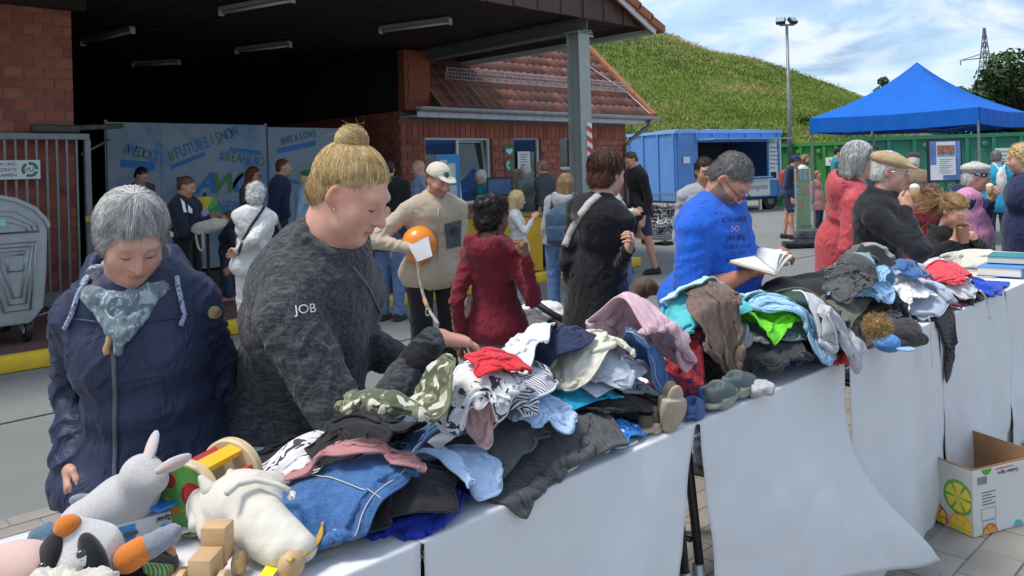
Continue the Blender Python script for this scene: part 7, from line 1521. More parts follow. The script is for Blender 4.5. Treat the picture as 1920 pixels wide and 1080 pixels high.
# layer 3
G_(4, 'rose_sweatshirt', 'dusty pink sweatshirt strip across the blue jeans', 662, 828, (.30, .10), -50, K_ROSE, 1.0, c=.72, bump=(0.07, 0.026, 0, 0))
G_(3, 'white_printed_shirt', 'white shirt with feather prints on top of the near heap', 895, 735, (.30, .26), 15, K_PRINT, 1.04, c=.66, bump=(0.15, .03, 0, 0.02), shape='tee')
G_(3, 'pink_hoodie', 'pale pink knitted hoodie piled highest in the middle', 1218, 640, (.52, .44), -20, K_PINK, 1.03, c=.58, bump=(0.18, .12, 0, 0.02), th=0.0072, shape='tee')
G_(3, 'pale_aqua_shirt', 'pale aqua shirt folded flat behind the pink hoodie', 1335, 570, (.38, .22), -8, K_PALE, 1.06, c=.78, bump=(0.18, 0.012, 0, 0), th=0.0048)
G_(3, 'grey_blue_sweatshirt', 'big pale grey-blue sweatshirt heaped before the flat cap man', 1708, 505, (.62, .5), -15, f_('jersey_paleblue', (.40, .46, .54)), 1.03, c=.60, bump=(0.22, 0.099, 0, 0), th=0.006, shape='tee')
G_(3, 'lilac_shirt', 'crumpled lilac blue shirt left of the pale grey sweatshirt', 1645, 488, (.4, .32), 20, K_LILAC, 1.06, c=.62, bump=(0.12, 0.058, 0, 0.02), shape='tee')
G_(3, 'blush_top', 'small blush pink top beneath the feather print shirt', 915, 768, (.18, .13), 5, f_('jersey_blush', (.56, .36, .34)), 1.0, c=.66, bump=(0.08, 0.01, 0, 0))
# layer 4
G_(4, 'camouflage_shorts', 'folded green camouflage shorts on top of the near heap', 752, 712, (.27, .18), 22, K_CAMO, 1.1, c=.92, amp=.5, bump=(0.17, 0.1, 0, 0), th=0.0084)
G_(4, 'red_shirt', 'bright red shirt under the blonde woman\'s hand', 950, 716, (.17, .13), -25, f_('jersey_signal', (.60, .03, .04)), 1.06, c=.68, bump=(0.1, 0.012, 0, 0))
for lay, px, py, w, l, m_, cn, nb in ((1, 540, 860, .26, .2, K_GHOOD, 'pale grey', 'black hoodie'), (3, 690, 790, .3, .2, K_BLACK, 'black', 'camouflage shorts'), (2, 830, 775, .26, .2, D_NAVY, 'navy denim', 'light blue shirt'), (3, 965, 735, .26, .2, K_WHITE, 'white', 'striped pullover'), (2, 1020, 725, .28, .2, K_NAVY, 'navy knit', 'grey hoodie'), (1, 1155, 705, .26, .22, K_GHOOD, 'light grey', 'cream sweater'),
    (2, 1255, 700, .24, .2, D_BLUE, 'blue denim', 'red navy shirt'), (1, 1110, 792, .22, .16, K_LB, 'sky blue', 'dotted swim shorts'), (2, 1345, 650, .3, .22, K_CABLE, 'brown knit', 'rust top'), (3, 1440, 585, .3, .22, D_BLUE, 'blue denim', 'taupe trousers'), (3, 1600, 560, .28, .2, K_SAGE, 'sage green', 'striped shirt'), (3, 1655, 580, .26, .2, K_CHAR, 'charcoal', 'cable sweater'),
    (4, 1590, 520, .34, .24, K_OLIVE, 'olive', 'dark winter jacket'), (3, 1745, 545, .28, .2, K_WHITE, 'white', 'pale jeans'), (2, 1762, 570, .26, .2, D_LIGHT, 'pale denim', 'black pullover'), (4, 1700, 560, .22, .18, K_TAUPE, 'taupe', 'grey child jeans'), (3, 1770, 500, .32, .24, K_LILAC, 'lilac', 'ivory jersey'), (4, 1480, 545, .3, .2, K_GREYG, 'slate grey', 'olive trousers'), (4, 1820, 545, .22, .18, D_BLUE, 'blue', 'maroon bag')):
    G_(lay, 'crumpled_garment', 'small %s garment crumpled beside the %s' % (cn, nb), px, py, (w, l), px % 90 - 45, m_, .97, c=.66, bump=(.11, .045, 0, 0))
rounds = []
for L_ in LAYERS:
    sub_ = []
    for g_ in L_:
        for q in sub_:
            if all(math.hypot(g_['pos'][0] - o['pos'][0], g_['pos'][1] - o['pos'][1]) > .46 * (max(g_['size']) + max(o['size'])) for o in q): q.append(g_); break
        else: sub_.append([g_])
    rounds += sub_
for L_ in rounds:
    P_ = simulate(L_); settle(P_)
    for k, s in enumerate(L_): garment(P_[k], s)
# ================================================================== TOYS ON THE NEAREST TABLE
TT = TZ0 + .008
def P3(px, py, z): return A3(at_z(px, py, z))
def PD(px, py, d): return A3(at_d(px, py, d))
def plush(name, label, loc): return thing(name, label, 'toy', tuple(loc[:2]) + (TZ0,))
M_PLG = fabric('plush_grey', (.56, .545, .53), 'fleece', coord='Object', scale=1.4, sheen=.4); M_PLW = fabric('plush_white', (.66, .64, .61), 'fleece', coord='Object', scale=1.4, sheen=.4); M_PLD = fabric('plush_slate', (.22, .25, .29), 'fleece', coord='Object', sheen=.4); M_PLB = fabric('plush_black', (.015, .015, .017), 'fleece', coord='Object', sheen=.2); M_PLO = fabric('plush_orange', (.66, .19, .02), 'fleece', coord='Object', sheen=.3); M_PLP = fabric('plush_pink', (.62, .42, .36), 'linen', coord='Object', sheen=.4); M_PLT = fabric('plush_petrol', (.10, .17, .22), 'fleece', coord='Object', scale=.7); M_WOOL = fabric('plush_wool', (.62, .59, .50), 'fleece', coord='Object', scale=.6)
M_LINEN = fabric('linen_cream', (.60, .57, .49), 'linen', coord='Object', var=.07); M_BEECH = mat('beech_wood', (.52, .34, .17), .55, .12, 18, .1, 60, aniso=(1, 1, 6))
MMN = .0055
D0 = 1.62
def pd(px, py, d=D0): return PD(px, py, d)
def pz(px, py, h): return A3(at_z(px, py, TT + h))
rb = plush('rabbit_plush', 'pale grey plush rabbit with long ears lying on the game box', pz(210, 930, 0))
soft('body', [(cone(pz(165, 980, .05), pz(232, 942, .07), .044, .047), 0), (cone(pz(232, 942, .07), pz(262, 925, .09), .046, .036), .03), (cone(pz(140, 995, .04), pz(112, 1030, .03), .026, .015), .03), (ell(pz(266, 893, .125), (.040, .040, .041)), .018), (ell(pz(288, 902, .12), (.026, .026, .022)), .02), (cone(pz(255, 940, .07), pz(280, 948, .06), .018, .013), .012)], .0045, M_PLG, rb, world=True)
for a, b in (((274, 872), (292, 812)), ((296, 884), (354, 856))):
    A_, B_ = pz(*a, .15), pz(*b, .19 if b[0] < 300 else .16); ax_ = unit(B_ - A_); sd_ = unit(np.cross(ax_, A3(_f))); L_ = np.linalg.norm(B_ - A_); q = np.stack([sd_, np.cross(ax_, sd_), ax_], 1)
    e = soft('ear', [(ell((A_ + B_) / 2, (.0125, .008, L_ * .62), q), 0)], .0035, M_PLG, rb, world=True); soft('ear_lining', [(ell((A_ + B_) / 2 - A3(_f) * .004, (.009, .0062, L_ * .54), q), 0)], .0035, M_PLP, e, world=True)
for nm, p, r_ in (('foot', pz(160, 940, .08), (.030, .013, .014)), ('paw', pz(276, 950, .05), (.015, .011, .011)), ('paw', pz(287, 870, .14), (.016, .009, .006))): soft(nm, [(ell(p, r_, np.array(Matrix.Rotation(.4, 3, 'Y'))), 0)], .0035, M_PLD, rb, world=True)
# badger with orange nose
bd = plush('badger_plush', 'black and white plush badger with orange nose and big eyes', pd(150, 1030)); bc_ = pz(160, 1026, .07); fr_v = -A3(_f); rt_v = A3(_r0); up_v = A3((0, 0, 1))
def bp(x, y, z): return bc_ + rt_v * x + up_v * z + fr_v * y
soft('head', [(ell(bp(.0, 0, -.03), (.062, .055, .062)), 0), (cone(bp(0, .0, .0), bp(-.014, .01, .038), .045, .02), .03)], .004, M_PLW, bd, world=True)
for sd, x0 in ((-1, -.040), (1, .034)): soft('eye_stripe', [(ell(bp(x0 - .002, .034, -.006), (.019, .03, .048), np.array(Matrix.Rotation(-.35 * sd, 3, A3(_f).tolist()))), 0)], .004, M_PLB, bd, world=True)
soft('nose', [(ell(bp(-.016, .022, .046), (.022, .018, .018)), 0)], .004, M_PLO, bd, world=True)
M_EYEB = mat('eye_blue', (.35, .42, .72), .12, .05, 20, coat=.6); M_EYEL = mat('eye_lid', (.03, .03, .035), .15, .05, 9, coat=.6); M_EYEW = mat('eye_white', (.7, .72, .76), .15, .02, 9, coat=.6)
for x, z in ((-.034, -.010), (.028, .008)):
    e = soft('eye', [(ell(bp(x, .054, z), (.0115, .006, .0145)), 0)], .0025, M_EYEW, bd, world=True); soft('eyelid', [(ell(bp(x - .002, .056, z + .007), (.0105, .0062, .008)), 0)], .0025, M_EYEL, e, world=True); soft('iris', [(ell(bp(x - .002, .0575, z - .001), (.006, .005, .006)), 0)], .0025, M_EYEB, e, world=True)
soft('body', [(ell(bp(.06, -.05, -.07), (.07, .06, .05)), 0)], .006, M_PLB, bd, world=True); soft('ear', [(ell(bp(.088, .02, -.066), (.024, .02, .020)), 0)], .005, M_PLB, bd, world=True)
soft('tail_band', [(cone(bp(.076, .01, -.016), bp(.094, .005, -.006), .024, .023), 0)], .005, M_PLO, bd, world=True); soft('tail', [(cone(bp(.10, 0, -.005), bp(.142, -.005, .016), .021, .017), 0)], .005, M_PLD, bd, world=True, disp=lambda V: .0025 * fbm(V * 140, 2, 3))
tq = plush('petrol_plush', 'petrol blue curly plush lying behind the badger', pd(85, 1015)); soft('body', [(ell(pz(88, 1016, .04), (.034, .03, .030)), 0), (ell(pz(108, 1036, .04), (.03, .03, .03)), .02)], .005, M_PLT, tq, world=True, disp=lambda V: .004 * fbm(V * 120, 2, 3)); soft('collar', [(ell(pz(98, 1046, .04), (.02, .02, .026)), 0)], .005, M_LBL if False else fabric('plush_sky', (.25, .48, .66), coord='Object'), tq, world=True)
pk = plush('pink_bear_plush', 'pale pink plush head with stitched mouth at the lower left corner', pd(30, 1060)); soft('head', [(ell(pz(18, 1075, .05), (.070, .05, .048)), 0), (ell(pz(58, 1074, .05), (.03, .03, .03)), .03)], .005, M_PLP, pk, world=True)
MB().tube([Vector(pz(x, y, .05)) - _f * .047 + Vector((0, 0, 0)) for x, y in ((0, 1046), (12, 1047), (22, 1053), (30, 1049))], .0016, 5).build('stitched_mouth', M_BLK, pk); soft('eye', [(ball(pz(47, 1074, .05) - A3(_f) * .042, .005), 0)], .002, M_BLK, pk, world=True)
wl = plush('woolly_sheep_plush', 'cream woolly plush at the bottom edge below the badger', pd(150, 1075)); soft('fleece', [(ell(pz(92, 1100, .05), (.035, .03, .028)), 0), (ell(pz(140, 1104, .05), (.04, .03, .024)), .02), (ell(pz(185, 1104, .05), (.03, .03, .026)), .02)], .004, M_WOOL, wl, world=True, disp=lambda V: .006 * fbm(V * 90, 3, 3))
# game box
gb = thing('game_box', 'white and blue board game box with upside-down lettering', 'box', tuple(P3(280, 1000, TZ0))); a, b = Vector(pz(205, 1012, .028)), Vector(pz(362, 968, .028)); gx = (b - a).normalized(); gup = Vector((0, 0, 1)); gup = (gup - gx * gup.dot(gx)).normalized(); gn = gx.cross(gup); L_ = (b - a).length; Hh = .043
fr_g = Matrix((gx, gup, gn)).transposed(); gc = (a + b) / 2; M_BOXW = mat('box_white', (.70, .72, .74), .4, .04, 4); M_BOXB = mat('box_blue', (.05, .28, .55), .4, .1, 12)
bxo = MB().box(gc - gn * .09, (L_, Hh, .18), fr_g, .002).build('carton', M_BOXW, gb); MB().box(gc - gn * .09 + gup * (Hh / 2 + .001), (L_ * .98, .001, .17), fr_g).build('cover_print', mat('cover_art', (.18, .40, .62), .35, .5, 30), gb)
gf = Matrix.Translation(gc + gn * .0015 + gx * (L_ * .28) + gup * .012) @ Matrix((-gx, -gup, gn)).transposed().to_4x4(); letters('Piraten-Spiel', gf, .0135, M_INK, gb, .0002, name='lettering')
gf2 = Matrix.Translation(gc + gn * .0015 - gx * (L_ * .33) + gup * .0) @ Matrix((-gx, -gup, gn)).transposed().to_4x4(); letters('with Me', gf2, .014, M_INK, gb, .0008); MB().box(gc + gn * .0008 - gx * (L_ * .33), (L_ * .26, Hh * .8, .001), fr_g).build('logo_field', M_BOXB, gb)
for dx, dy, r_ in ((.02, -.008, .010), (.05, .004, .0045), (.075, -.006, .007)): MB().lathe([(0, .0012), (r_, .001), (r_, 0)], gc + gn * .0008 + gx * dx + gup * dy, 18, fr_g).build('bubble_print', mat('bubble_blue', (.16, .48, .80), .4, .05, 9), gb)
lid_ = MB().box(Vector(pz(310, 1004, .02)), (.15, .004, .02), fr_g).build('lid_edge', M_BOXW, gb)
# green wooden shape drum
dr = thing('shape_drum', 'wooden shape-sorting drum with green face and yellow bar', 'toy', tuple(P3(375, 930, TZ0))); dc = Vector(pz(350, 935, .072)); dax = (Vector(pz(424, 893, .072)) - dc).normalized()
du = Vector((0, 0, 1)); du = (du - dax * du.dot(dax)).normalized(); ds = dax.cross(du); frd = Matrix((ds, du, dax)).transposed(); M_GRT = mat('toy_green', (.09, .28, .05), .45, .2, 30, coat=.3); M_YLT = mat('toy_yellow', (.75, .48, .02), .4, .06, 9, coat=.3); M_RDT = mat('toy_red', (.60, .05, .05), .4, .06, 9, coat=.3); M_PALE = mat('pale_wood', (.60, .47, .27), .5, .08, 20)
RD = .072
for k, off in enumerate((0, .13)):
    d_ = MB().lathe([(0, -.008), (RD - .004, -.008), (RD, -.004), (RD, .010), (RD - .004, .014), (0, .014)], dc + dax * off, 40, frd).build('end_disc', M_PALE, dr, smooth='auto')
MB().lathe([(0, -.0092), (RD * .9, -.0092), (RD * .9, -.0082)], dc, 40, frd).build('painted_face', M_GRT, dr, smooth='auto')
for (x, y, r_, n_, m_) in ((.02, .012, .024, 20, M_RDT), (-.028, -.02, .028, 3, M_YLT), (-.03, .035, .014, 20, M_RDT), (.03, -.04, .02, 4, M_PLT)):
    c_ = dc + ds * x + du * y; MB().lathe([(r_, -.0102), (r_, -.0085), (r_ * .72, -.0085), (r_ * .72, -.0102), (r_, -.0102)], c_, n_, frd).build('shape_rim', m_, dr); MB().lathe([(0, -.0098), (r_ * .7, -.0098)], c_, n_, frd).build('shape_hole', mat('hole_wood', (.30, .17, .08), .6, .1, 20), dr)
for k, m_ in enumerate((M_YLT, M_RDT, mat('toy_blue', (.02, .20, .62), .4, .06, 9, coat=.3), M_YLT, M_GRT, M_RDT)):
    a_ = 1.25 + k * 1.047; MB().box(dc + dax * .065 + (ds * math.cos(a_) + du * math.sin(a_)) * RD * .78, (.012, .030, .12), frd @ Matrix.Rotation(a_, 3, 'Z')).build('bar', m_, dr)
bx_ = thing('blue_toy_crate', 'bright blue plastic toy crate behind the rabbit', 'crate', tuple(P3(300, 930, TZ0))); MB().box(at_z(312, 938, TT + .04), (.075, .06, .05), Matrix.Rotation(.3, 3, 'Z'), .004).build('shell', mat('toy_blue', (.02, .20, .62)), bx_); MB().box(at_z(312, 938, TT + .066), (.083, .068, .006), Matrix.Rotation(.3, 3, 'Z'), .002).build('rim', mat('toy_blue', (.02, .20, .62)), bx_)
# cream linen donkey lying face down, wooden feet tied with golden cord
dk = plush('linen_donkey', 'cream linen donkey with wooden feet tied by golden cord', pd(470, 960)); DD_ = 1.60
dn_ = pz
soft('body', [(ell(pz(468, 950, .066), (.074, .060, .062)), 0), (cone(pz(440, 945, .066), pz(408, 952, .06), .058, .045), .03), (cone(pz(505, 922, .06), pz(588, 960, .036), .040, .024), .03), (cone(pz(495, 980, .058), pz(566, 1026, .036), .044, .026), .03), (cone(pz(470, 1000, .045), pz(522, 1036, .03), .036, .026), .02)], .0045, M_LINEN, dk, world=True, disp=lambda V: .0014 * fbm(V * 45, 3, 3))
soft('head', [(ell(pz(396, 952, .055), (.044, .042, .050)), 0), (cone(pz(378, 948, .07), pz(366, 985, .05), .022, .013), .02)], .0045, M_LINEN, dk, world=True)
for a_, b_ in (((392, 918), (376, 896)), ((428, 910), (432, 884))): soft('ear', [(cone(pz(*a_, .1), pz(*b_, .12), .015, .007), 0)], .0042, M_LINEN, dk, world=True)
soft('arm', [(cone(pz(370, 940, .08), pz(384, 1002, .04), .017, .012), 0)], .0042, M_LINEN, dk, world=True)
MB().tube([pz(425, 925, .125), pz(445, 908, .13), pz(480, 900, .13), pz(520, 908, .12), pz(545, 920, .11)], [.006, .006, .0055, .005, .005], 8).build('tail', M_LINEN, dk, True)
for k in range(7): MB().tube([pz(545, 920, .11), pz(546 + k * 1.2, 924 + (k % 3) * 4, .108), pz(540 + k * 2, 934 + (k % 2) * 3, .104)], .0018, 5).build('tassel', M_LINEN, dk, True)
for (lx, ly, lh, fx, fy, fh, R0) in ((592, 962, .036, 614, 954, .036, .027), (604, 988, .032, 630, 997, .028, .026), (568, 1024, .034, 590, 992, .035, .016), (522, 1038, .028, 546, 1060, .026, .024)):
    a_, b_ = pz(lx, ly, lh), pz(fx, fy, fh); MB().tube([a_ - (b_ - a_) * .6, b_], .011, 10).build('wooden_leg', M_BEECH, dk, True); ax_ = unit(b_ - a_)
    if R0 > .02: soft('wooden_foot', [(ell(b_, (R0, R0 * .78, R0), np.stack([unit(np.cross(ax_, up_v)), ax_, up_v], 1)), 0)], .0042, M_BEECH, dk, world=True)
M_GOLD = mat('gold_cord', (.55, .36, .06), .4, .2, 60, metal=.5)
for k in range(6):
    rr_ = np.random.default_rng(k); pts = [pz(x + rr_.normal(0, 3), y + rr_.normal(0, 2), h_) for x, y, h_ in ((592, 955, .06), (606, 975, .055), (600, 1005, .045), (588, 1030, .035), (562, 1047, .035), (542, 1050, .045))]; MB().tube(curve(pts, 24), .0024, 6).build('cord', M_GOLD, dk, True)
# wooden train engine
wt = thing('wooden_car', 'plain beech wooden toy car with thick round wheels', 'toy', tuple(P3(400, 1040, TZ0))); wc = Vector(pz(395, 1040, .05)); wdir = Vector(pz(410, 1015, .05) - pz(376, 1052, .05)); wdir.z = 0; wdir.normalize(); wsd = Vector((-wdir.y, wdir.x, 0)); frw = Matrix((wdir, wsd, Vector((0, 0, 1)))).transposed()
K_ = .62
MB().box(wc + wdir * .045 * K_ + Vector((0, 0, .010)), (.062 * K_, .072 * K_, .10 * K_), frw, .004).build('cab', M_BEECH, wt, smooth='auto'); MB().box(wc - wdir * .030 * K_ + Vector((0, 0, -.006)), (.085 * K_, .064 * K_, .058 * K_), frw, .004).build('bonnet', M_BEECH, wt, smooth='auto'); MB().box(wc - wdir * .01 + Vector((0, 0, -.028)), (.15 * K_, .045 * K_, .012), frw, .003).build('chassis', M_BEECH, wt)
for sx, sy_ in ((.055, -.055), (-.05, -.055), (.055, .055), (-.05, .055)):
    MB().lathe([(0, -.009), (.014, -.009), (.019, -.005), (.019, .005), (.014, .009), (0, .009)], wc + wdir * sx * K_ + wsd * sy_ * K_ + Vector((0, 0, -.030)), 24, frw @ Matrix.Rotation(R(90), 3, 'X')).build('wheel', M_BEECH, wt, smooth='auto')
MB().box(Vector(pz(345, 1082, .016)), (.05, .035, .016), frw, .005).build('trailer', M_BEECH, wt, smooth='auto')
yb = thing('yellow_booklet', 'small yellow booklet at the bottom edge of the table', 'book', tuple(P3(515, 1075, TT))); MB().box(Vector(P3(515, 1082, TT + .01)), (.075, .05, .012), Matrix.Rotation(.75, 3, 'Z'), .001).build('cover', mat('book_yellow', (.78, .66, .02), .4, .05, 9), yb); MB().box(Vector(P3(515, 1082, TT + .018)), (.05, .008, .0006), Matrix.Rotation(.75, 3, 'Z')).build('print', M_INK, yb)
rg = thing('striped_toy_mat', 'green yellow checked cloth toy with red underside', 'toy', tuple(P3(255, 1065, TT))); MB().tube([pz(205, 1072, .02), pz(250, 1066, .022), pz(320, 1070, .02)], [.010, .012, .010], 8).build('roll', fabric('toy_check', (.05, .32, .20), 'stripe', (.55, .60, .10), scale=6, coord='Object'), rg, True); MB().tube([pz(205, 1082, .01), pz(250, 1079, .01), pz(320, 1082, .01)], .007, 8).build('underside', M_RDT, rg, True)
bk_ = thing('orange_brick', 'small orange plastic brick between the badger and the wooden car', 'toy', tuple(P3(272, 1050, TT))); MB().box(Vector(pz(272, 1052, .012)), (.022, .016, .015), Matrix.Rotation(.5, 3, 'Z'), .002).build('brick_body', mat('toy_orange', (.75, .12, .03), .35, .05, 9), bk_); MB().cyl(pz(281, 1052, .014), pz(285, 1056, .014), .006, n=12).build('stud', mat('toy_orange', (.75, .12, .03)), bk_, smooth='auto')
mz = plush('brown_doll', 'small brown doll lying under the game box lid', pd(300, 1040)); soft('body', [(cone(pz(262, 1046, .016), pz(300, 1036, .02), .014, .018), 0), (ell(pz(306, 1042, .02), (.022, .02, .02)), .01), (cone(pz(296, 1030, .03), pz(318, 1024, .03), .008, .006), .008)], .0045, fabric('doll_tan', (.42, .26, .16), coord='Object'), mz, world=True)
soft('scarf', [(cone(pz(300, 1030, .04), pz(320, 1026, .035), .006, .005), 0)], .004, M_RDT, mz, world=True)

# ================================================================== SHOES AND SMALL THINGS ON THE HEAPS
def shoe(name, label, px, py, z, L, heading, up, sole, upper, detail=None, tilt=0.):
    c = at_z(px, py, z); t = thing(name, label, 'shoe', (c.x, c.y, TZ0), 0, 'second-hand shoes on the table'); Rm = np.array(Matrix.Rotation(R(heading), 3, 'Z') @ Matrix.Rotation(tilt, 3, 'Y')); q = lambda x, y, zz: A3(c) + Rm @ (A3((x, y, zz)) * L)
    soft('sole', [(ell(q(.2, 0, 0), (.3 * L, .19 * L, .06 * L), Rm), 0), (ell(q(-.25, 0, 0), (.25 * L, .15 * L, .06 * L), Rm), .05)], .0045, sole, t, world=True)
    soft('upper', [(ell(q(.22, 0, .1), (.26 * L, .16 * L, .12 * L), Rm), 0), (ell(q(-.2, 0, .16), (.24 * L, .14 * L, .2 * L), Rm), .06)], .0045, upper, t, subs=[(ell(q(-.2, 0, .34), (.17 * L, .10 * L, .2 * L), Rm), .01)], world=True)
    for k in range(detail[0] if detail else 0): x = -.02 + k * .14; MB().tube([Vector(q(x, s_ * .17, .1 + .11 * (1 - abs(s_)))) for s_ in (-1, -.6, 0, .6, 1)], .03 * L, 6).build('strap', detail[1], t, True)
M_SOLE = mat('sole_tan', (.40, .34, .25), .8, .15, 30, .3, 90); M_SUEDE = mat('suede_olive', (.10, .085, .06), .9, .2, 30); M_SOLEG = mat('sole_grey', (.28, .29, .24), .8, .1, 30); M_SANG = mat('sandal_slate', (.09, .12, .12), .7, .15, 20); M_SANL = mat('sandal_green', (.12, .62, .04), .6, .1, 20); M_SLIP = mat('slipper_blue', (.06, .12, .26), .8, .15, 30)
shoe('boot', 'tan-soled boot lying on its side with the sole toward the viewer', 1262, 768, .90, .15, 60, 1, M_SOLE, M_SUEDE, tilt=1.2); shoe('boot', 'olive boot standing at the table edge left of its pair', 1222, 796, .85, .15, 12, 1, M_SOLE, M_SUEDE)
shoe('slipper', 'small blue slipper behind its pair beside the boots', 1325, 752, .855, .12, 25, 1, M_SLIP, M_SLIP); shoe('slipper', 'small blue slipper in front beside the tan boot sole', 1300, 772, .85, .12, 15, 1, M_SLIP, M_SLIP)
shoe('sandal', 'green and slate child sandal nearest the table edge', 1350, 750, .855, .18, 8, 1, M_SOLEG, M_SANG, (3, M_SANL)); shoe('sandal', 'green and slate child sandal behind its pair', 1385, 730, .86, .18, 0, 1, M_SOLEG, M_SANG, (3, M_SANL))
nk = thing('crumpled_plastic_bag', 'small crumpled grey net bag beside the sandals', 'bag', tuple(P3(1425, 728, TT))); c_ = at_z(1425, 728, .86); soft('bag', [(ell(A3(c_), (.05, .035, .024)), 0)], .005, fabric('net_grey', (.40, .41, .43), coord='Object'), nk, world=True, disp=lambda V: .009 * fbm(V * 45, 3, 3))
fp = thing('fur_bobble', 'tawny fur bobble beside the striped shirt', 'bobble', tuple(P3(1645, 610, TZ0))); c_ = A3(at_z(1645, 612, .95)); r = np.random.default_rng(4); dd = scalp_dirs(900, r); tt_ = np.linspace(0, 1, 4); strands('fur', c_ + dd[:, None] * (.015 + .035 * tt_[None, :, None]) + r.normal(0, .004, (900, 4, 3)), .0012, [hair_mat('tawny', (.38, .24, .09)), hair_mat('sandy2', (.48, .33, .14))], fp, 3, world=True); soft('core', [(ball(c_, .032), 0)], .006, hair_mat('tawny', (.38, .24, .09)), fp, world=True)
ch = thing('knit_hat', 'dark cable-knit hat beside the fur bobble', 'hat', tuple(P3(1690, 625, TZ0))); c_ = A3(at_z(1690, 622, .90)); soft('crown', [(ell(c_, (.075, .065, .05)), 0)], .006, fabric('cable_dark2', (.05, .048, .05), 'knit', scale=.7, coord='Object'), ch, world=True, disp=lambda V: .005 * fbm(V * 40, 2, 3)); soft('brim', [(cone(c_ + A3((-.06, -.02, -.03)), c_ + A3((.06, -.05, -.03)), .022), 0)], .006, fabric('cable_dark2', (.05, .048, .05)), ch, world=True)
kc = thing('child_cap', 'light blue child cap on the table edge below the fur bobble', 'cap', tuple(P3(1668, 645, TZ0))); c_ = A3(at_z(1666, 642, .87)); soft('crown', [(ell(c_, (.055, .05, .035)), 0)], .005, fabric('cap_blue', (.08, .24, .55), coord='Object'), kc, world=True); soft('peak', [(ell(c_ + A3((-.01, -.06, -.012)), (.035, .035, .006)), 0)], .004, fabric('cap_peak', (.28, .45, .68), coord='Object'), kc, world=True)
sp_ = thing('grey_strap', 'flat grey strap hanging down the front of the white cover', 'strap', tuple(P3(1742, 580, TZ0)));
pts = [at_z(1738, 572, TZ0 + .06), at_z(1742, 590, TZ0 + .03)] + [at_y(1743 + k, 600 + k * 22, YF - .05) for k in range(5)]; m = MB()
for a_, b_ in zip(pts, pts[1:]): d_ = Vector((.012, .004, 0)); m.add([a_ - d_, a_ + d_, b_ + d_, b_ - d_], [(0, 1, 2, 3)])
o = m.build('webbing', M_STRAPW, sp_, fix=False); o.modifiers.new('thickness', 'SOLIDIFY').thickness = .003
ws = thing('white_drawstring', 'white drawstring hanging beside the red bundle', 'cord', tuple(P3(1845, 560, TZ0))); MB().tube(curve([at_z(1838, 545, .92), at_z(1848, 556, .87), at_y(1852, 570, YF - .04), at_y(1856, 598, YF - .045)], 14), .005, 6).build('cord', C_WHITE, ws, True)
# books at the far end
M_BKB = mat('book_blue', (.07, .25, .60), .4, .06, 5); M_PAGE = mat('pages', (.70, .66, .55), .8, .06, 5, aniso=(1, 1, 40)); M_BKG = mat('book_green', (.02, .22, .22), .4, .06, 5); M_BKY = mat('book_yellow2', (.72, .55, .05), .4, .06, 5); M_BKN = mat('book_navy', (.02, .03, .10), .4, .06, 5)
def book(label, px, py, z, w, l, h, rz, m, marks=()):
    c = at_z(px, py, z); t = thing('book', label, 'book', (c.x, c.y, z), 0, 'books at the far end of the tables'); fr = Matrix.Rotation(R(rz), 3, 'Z'); c = c + Vector((0, 0, h / 2)); MB().box(c, (w - .008, l - .008, h - .006), fr).build('pages', M_PAGE, t); MB().box(c + Vector((0, 0, h / 2 - .0015)), (w, l, .003), fr).build('cover', m, t); MB().box(c - Vector((0, 0, h / 2 - .0015)), (w, l, .003), fr).build('back_cover', m, t); MB().box(c - fr @ Vector((0, l / 2 - .001, 0)), (w, .003, h), fr).build('spine', m, t)
    return t, c, fr
book('large pale-paged book lying on the green one at the far end', 1893, 490, .90, .26, .2, .04, 8, M_BKG); t, c, fr = book('thick blue dictionary with red spine label among the far books', 1885, 512, .845, .34, .22, .05, 4, M_BKB)
bk2 = c - fr @ Vector((.02, .113, 0)); MB().box(bk2, (.05, .001, .046), fr).build('spine_label', M_RED, t); letters('DU', Matrix.Translation(bk2 - fr @ Vector((0, .002, 0))) @ fr.to_4x4() @ Matrix.Rotation(R(90), 4, 'X'), .035, M_SIGNW, t, .001); MB().box(bk2 + fr @ Vector((-.06, 0, 0)), (.07, .001, .046), fr).build('spine_field', M_SIGNW, t)
book('navy paperback with yellow stripe beside the blue dictionary', 1815, 508, .84, .2, .2, .03, 6, M_BKN); book('yellow paperback behind the blue dictionary', 1838, 500, .845, .08, .2, .035, 6, M_BKY)

# ================================================================== FRUIT CARTON
b0, b1, b2 = at_z(1825, 1012, .004), at_z(1962, 975, .004), at_z(1768, 950, .004); ex = (b1 - b0); ex.z = 0; LX = .42; ex.normalize(); ey = Vector((-ex.y, ex.x, 0)); LY = .34; HC_ = .27
crt = thing('fruit_carton', 'open white fruit carton with orange slices printed beside the table leg', 'box', tuple(b0 + ex * LX / 2 + ey * LY / 2)); M_CARD = mat('cardboard', (.34, .19, .09), .85, .1, 8, .1, 90); M_CARW = mat('carton_white', (.62, .62, .60), .6, .06, 6); CF = frame(b0 + Vector((0, 0, .006)), ex, ey, (0, 0, 1))
def cb(p, q_, nm, m_, par=crt): mb = MB().span(p, q_); mb.v = [tuple(CF @ Vector(x)) for x in mb.v]; return mb.build(nm, m_, par)
cb((0, 0, 0), (LX, LY, .005), 'bottom', M_CARD)
for nm, p, q_, so in (('front_wall', (0, 0, .005), (LX, .004, HC_), 0), ('rear_wall', (0, LY - .004, .005), (LX, LY, HC_), 0), ('end_wall', (0, .0045, .005), (.004, LY - .0045, HC_), 0), ('end_wall', (LX - .004, .0045, .005), (LX, LY - .0045, HC_), 0)): cb(p, q_, nm, M_CARD)
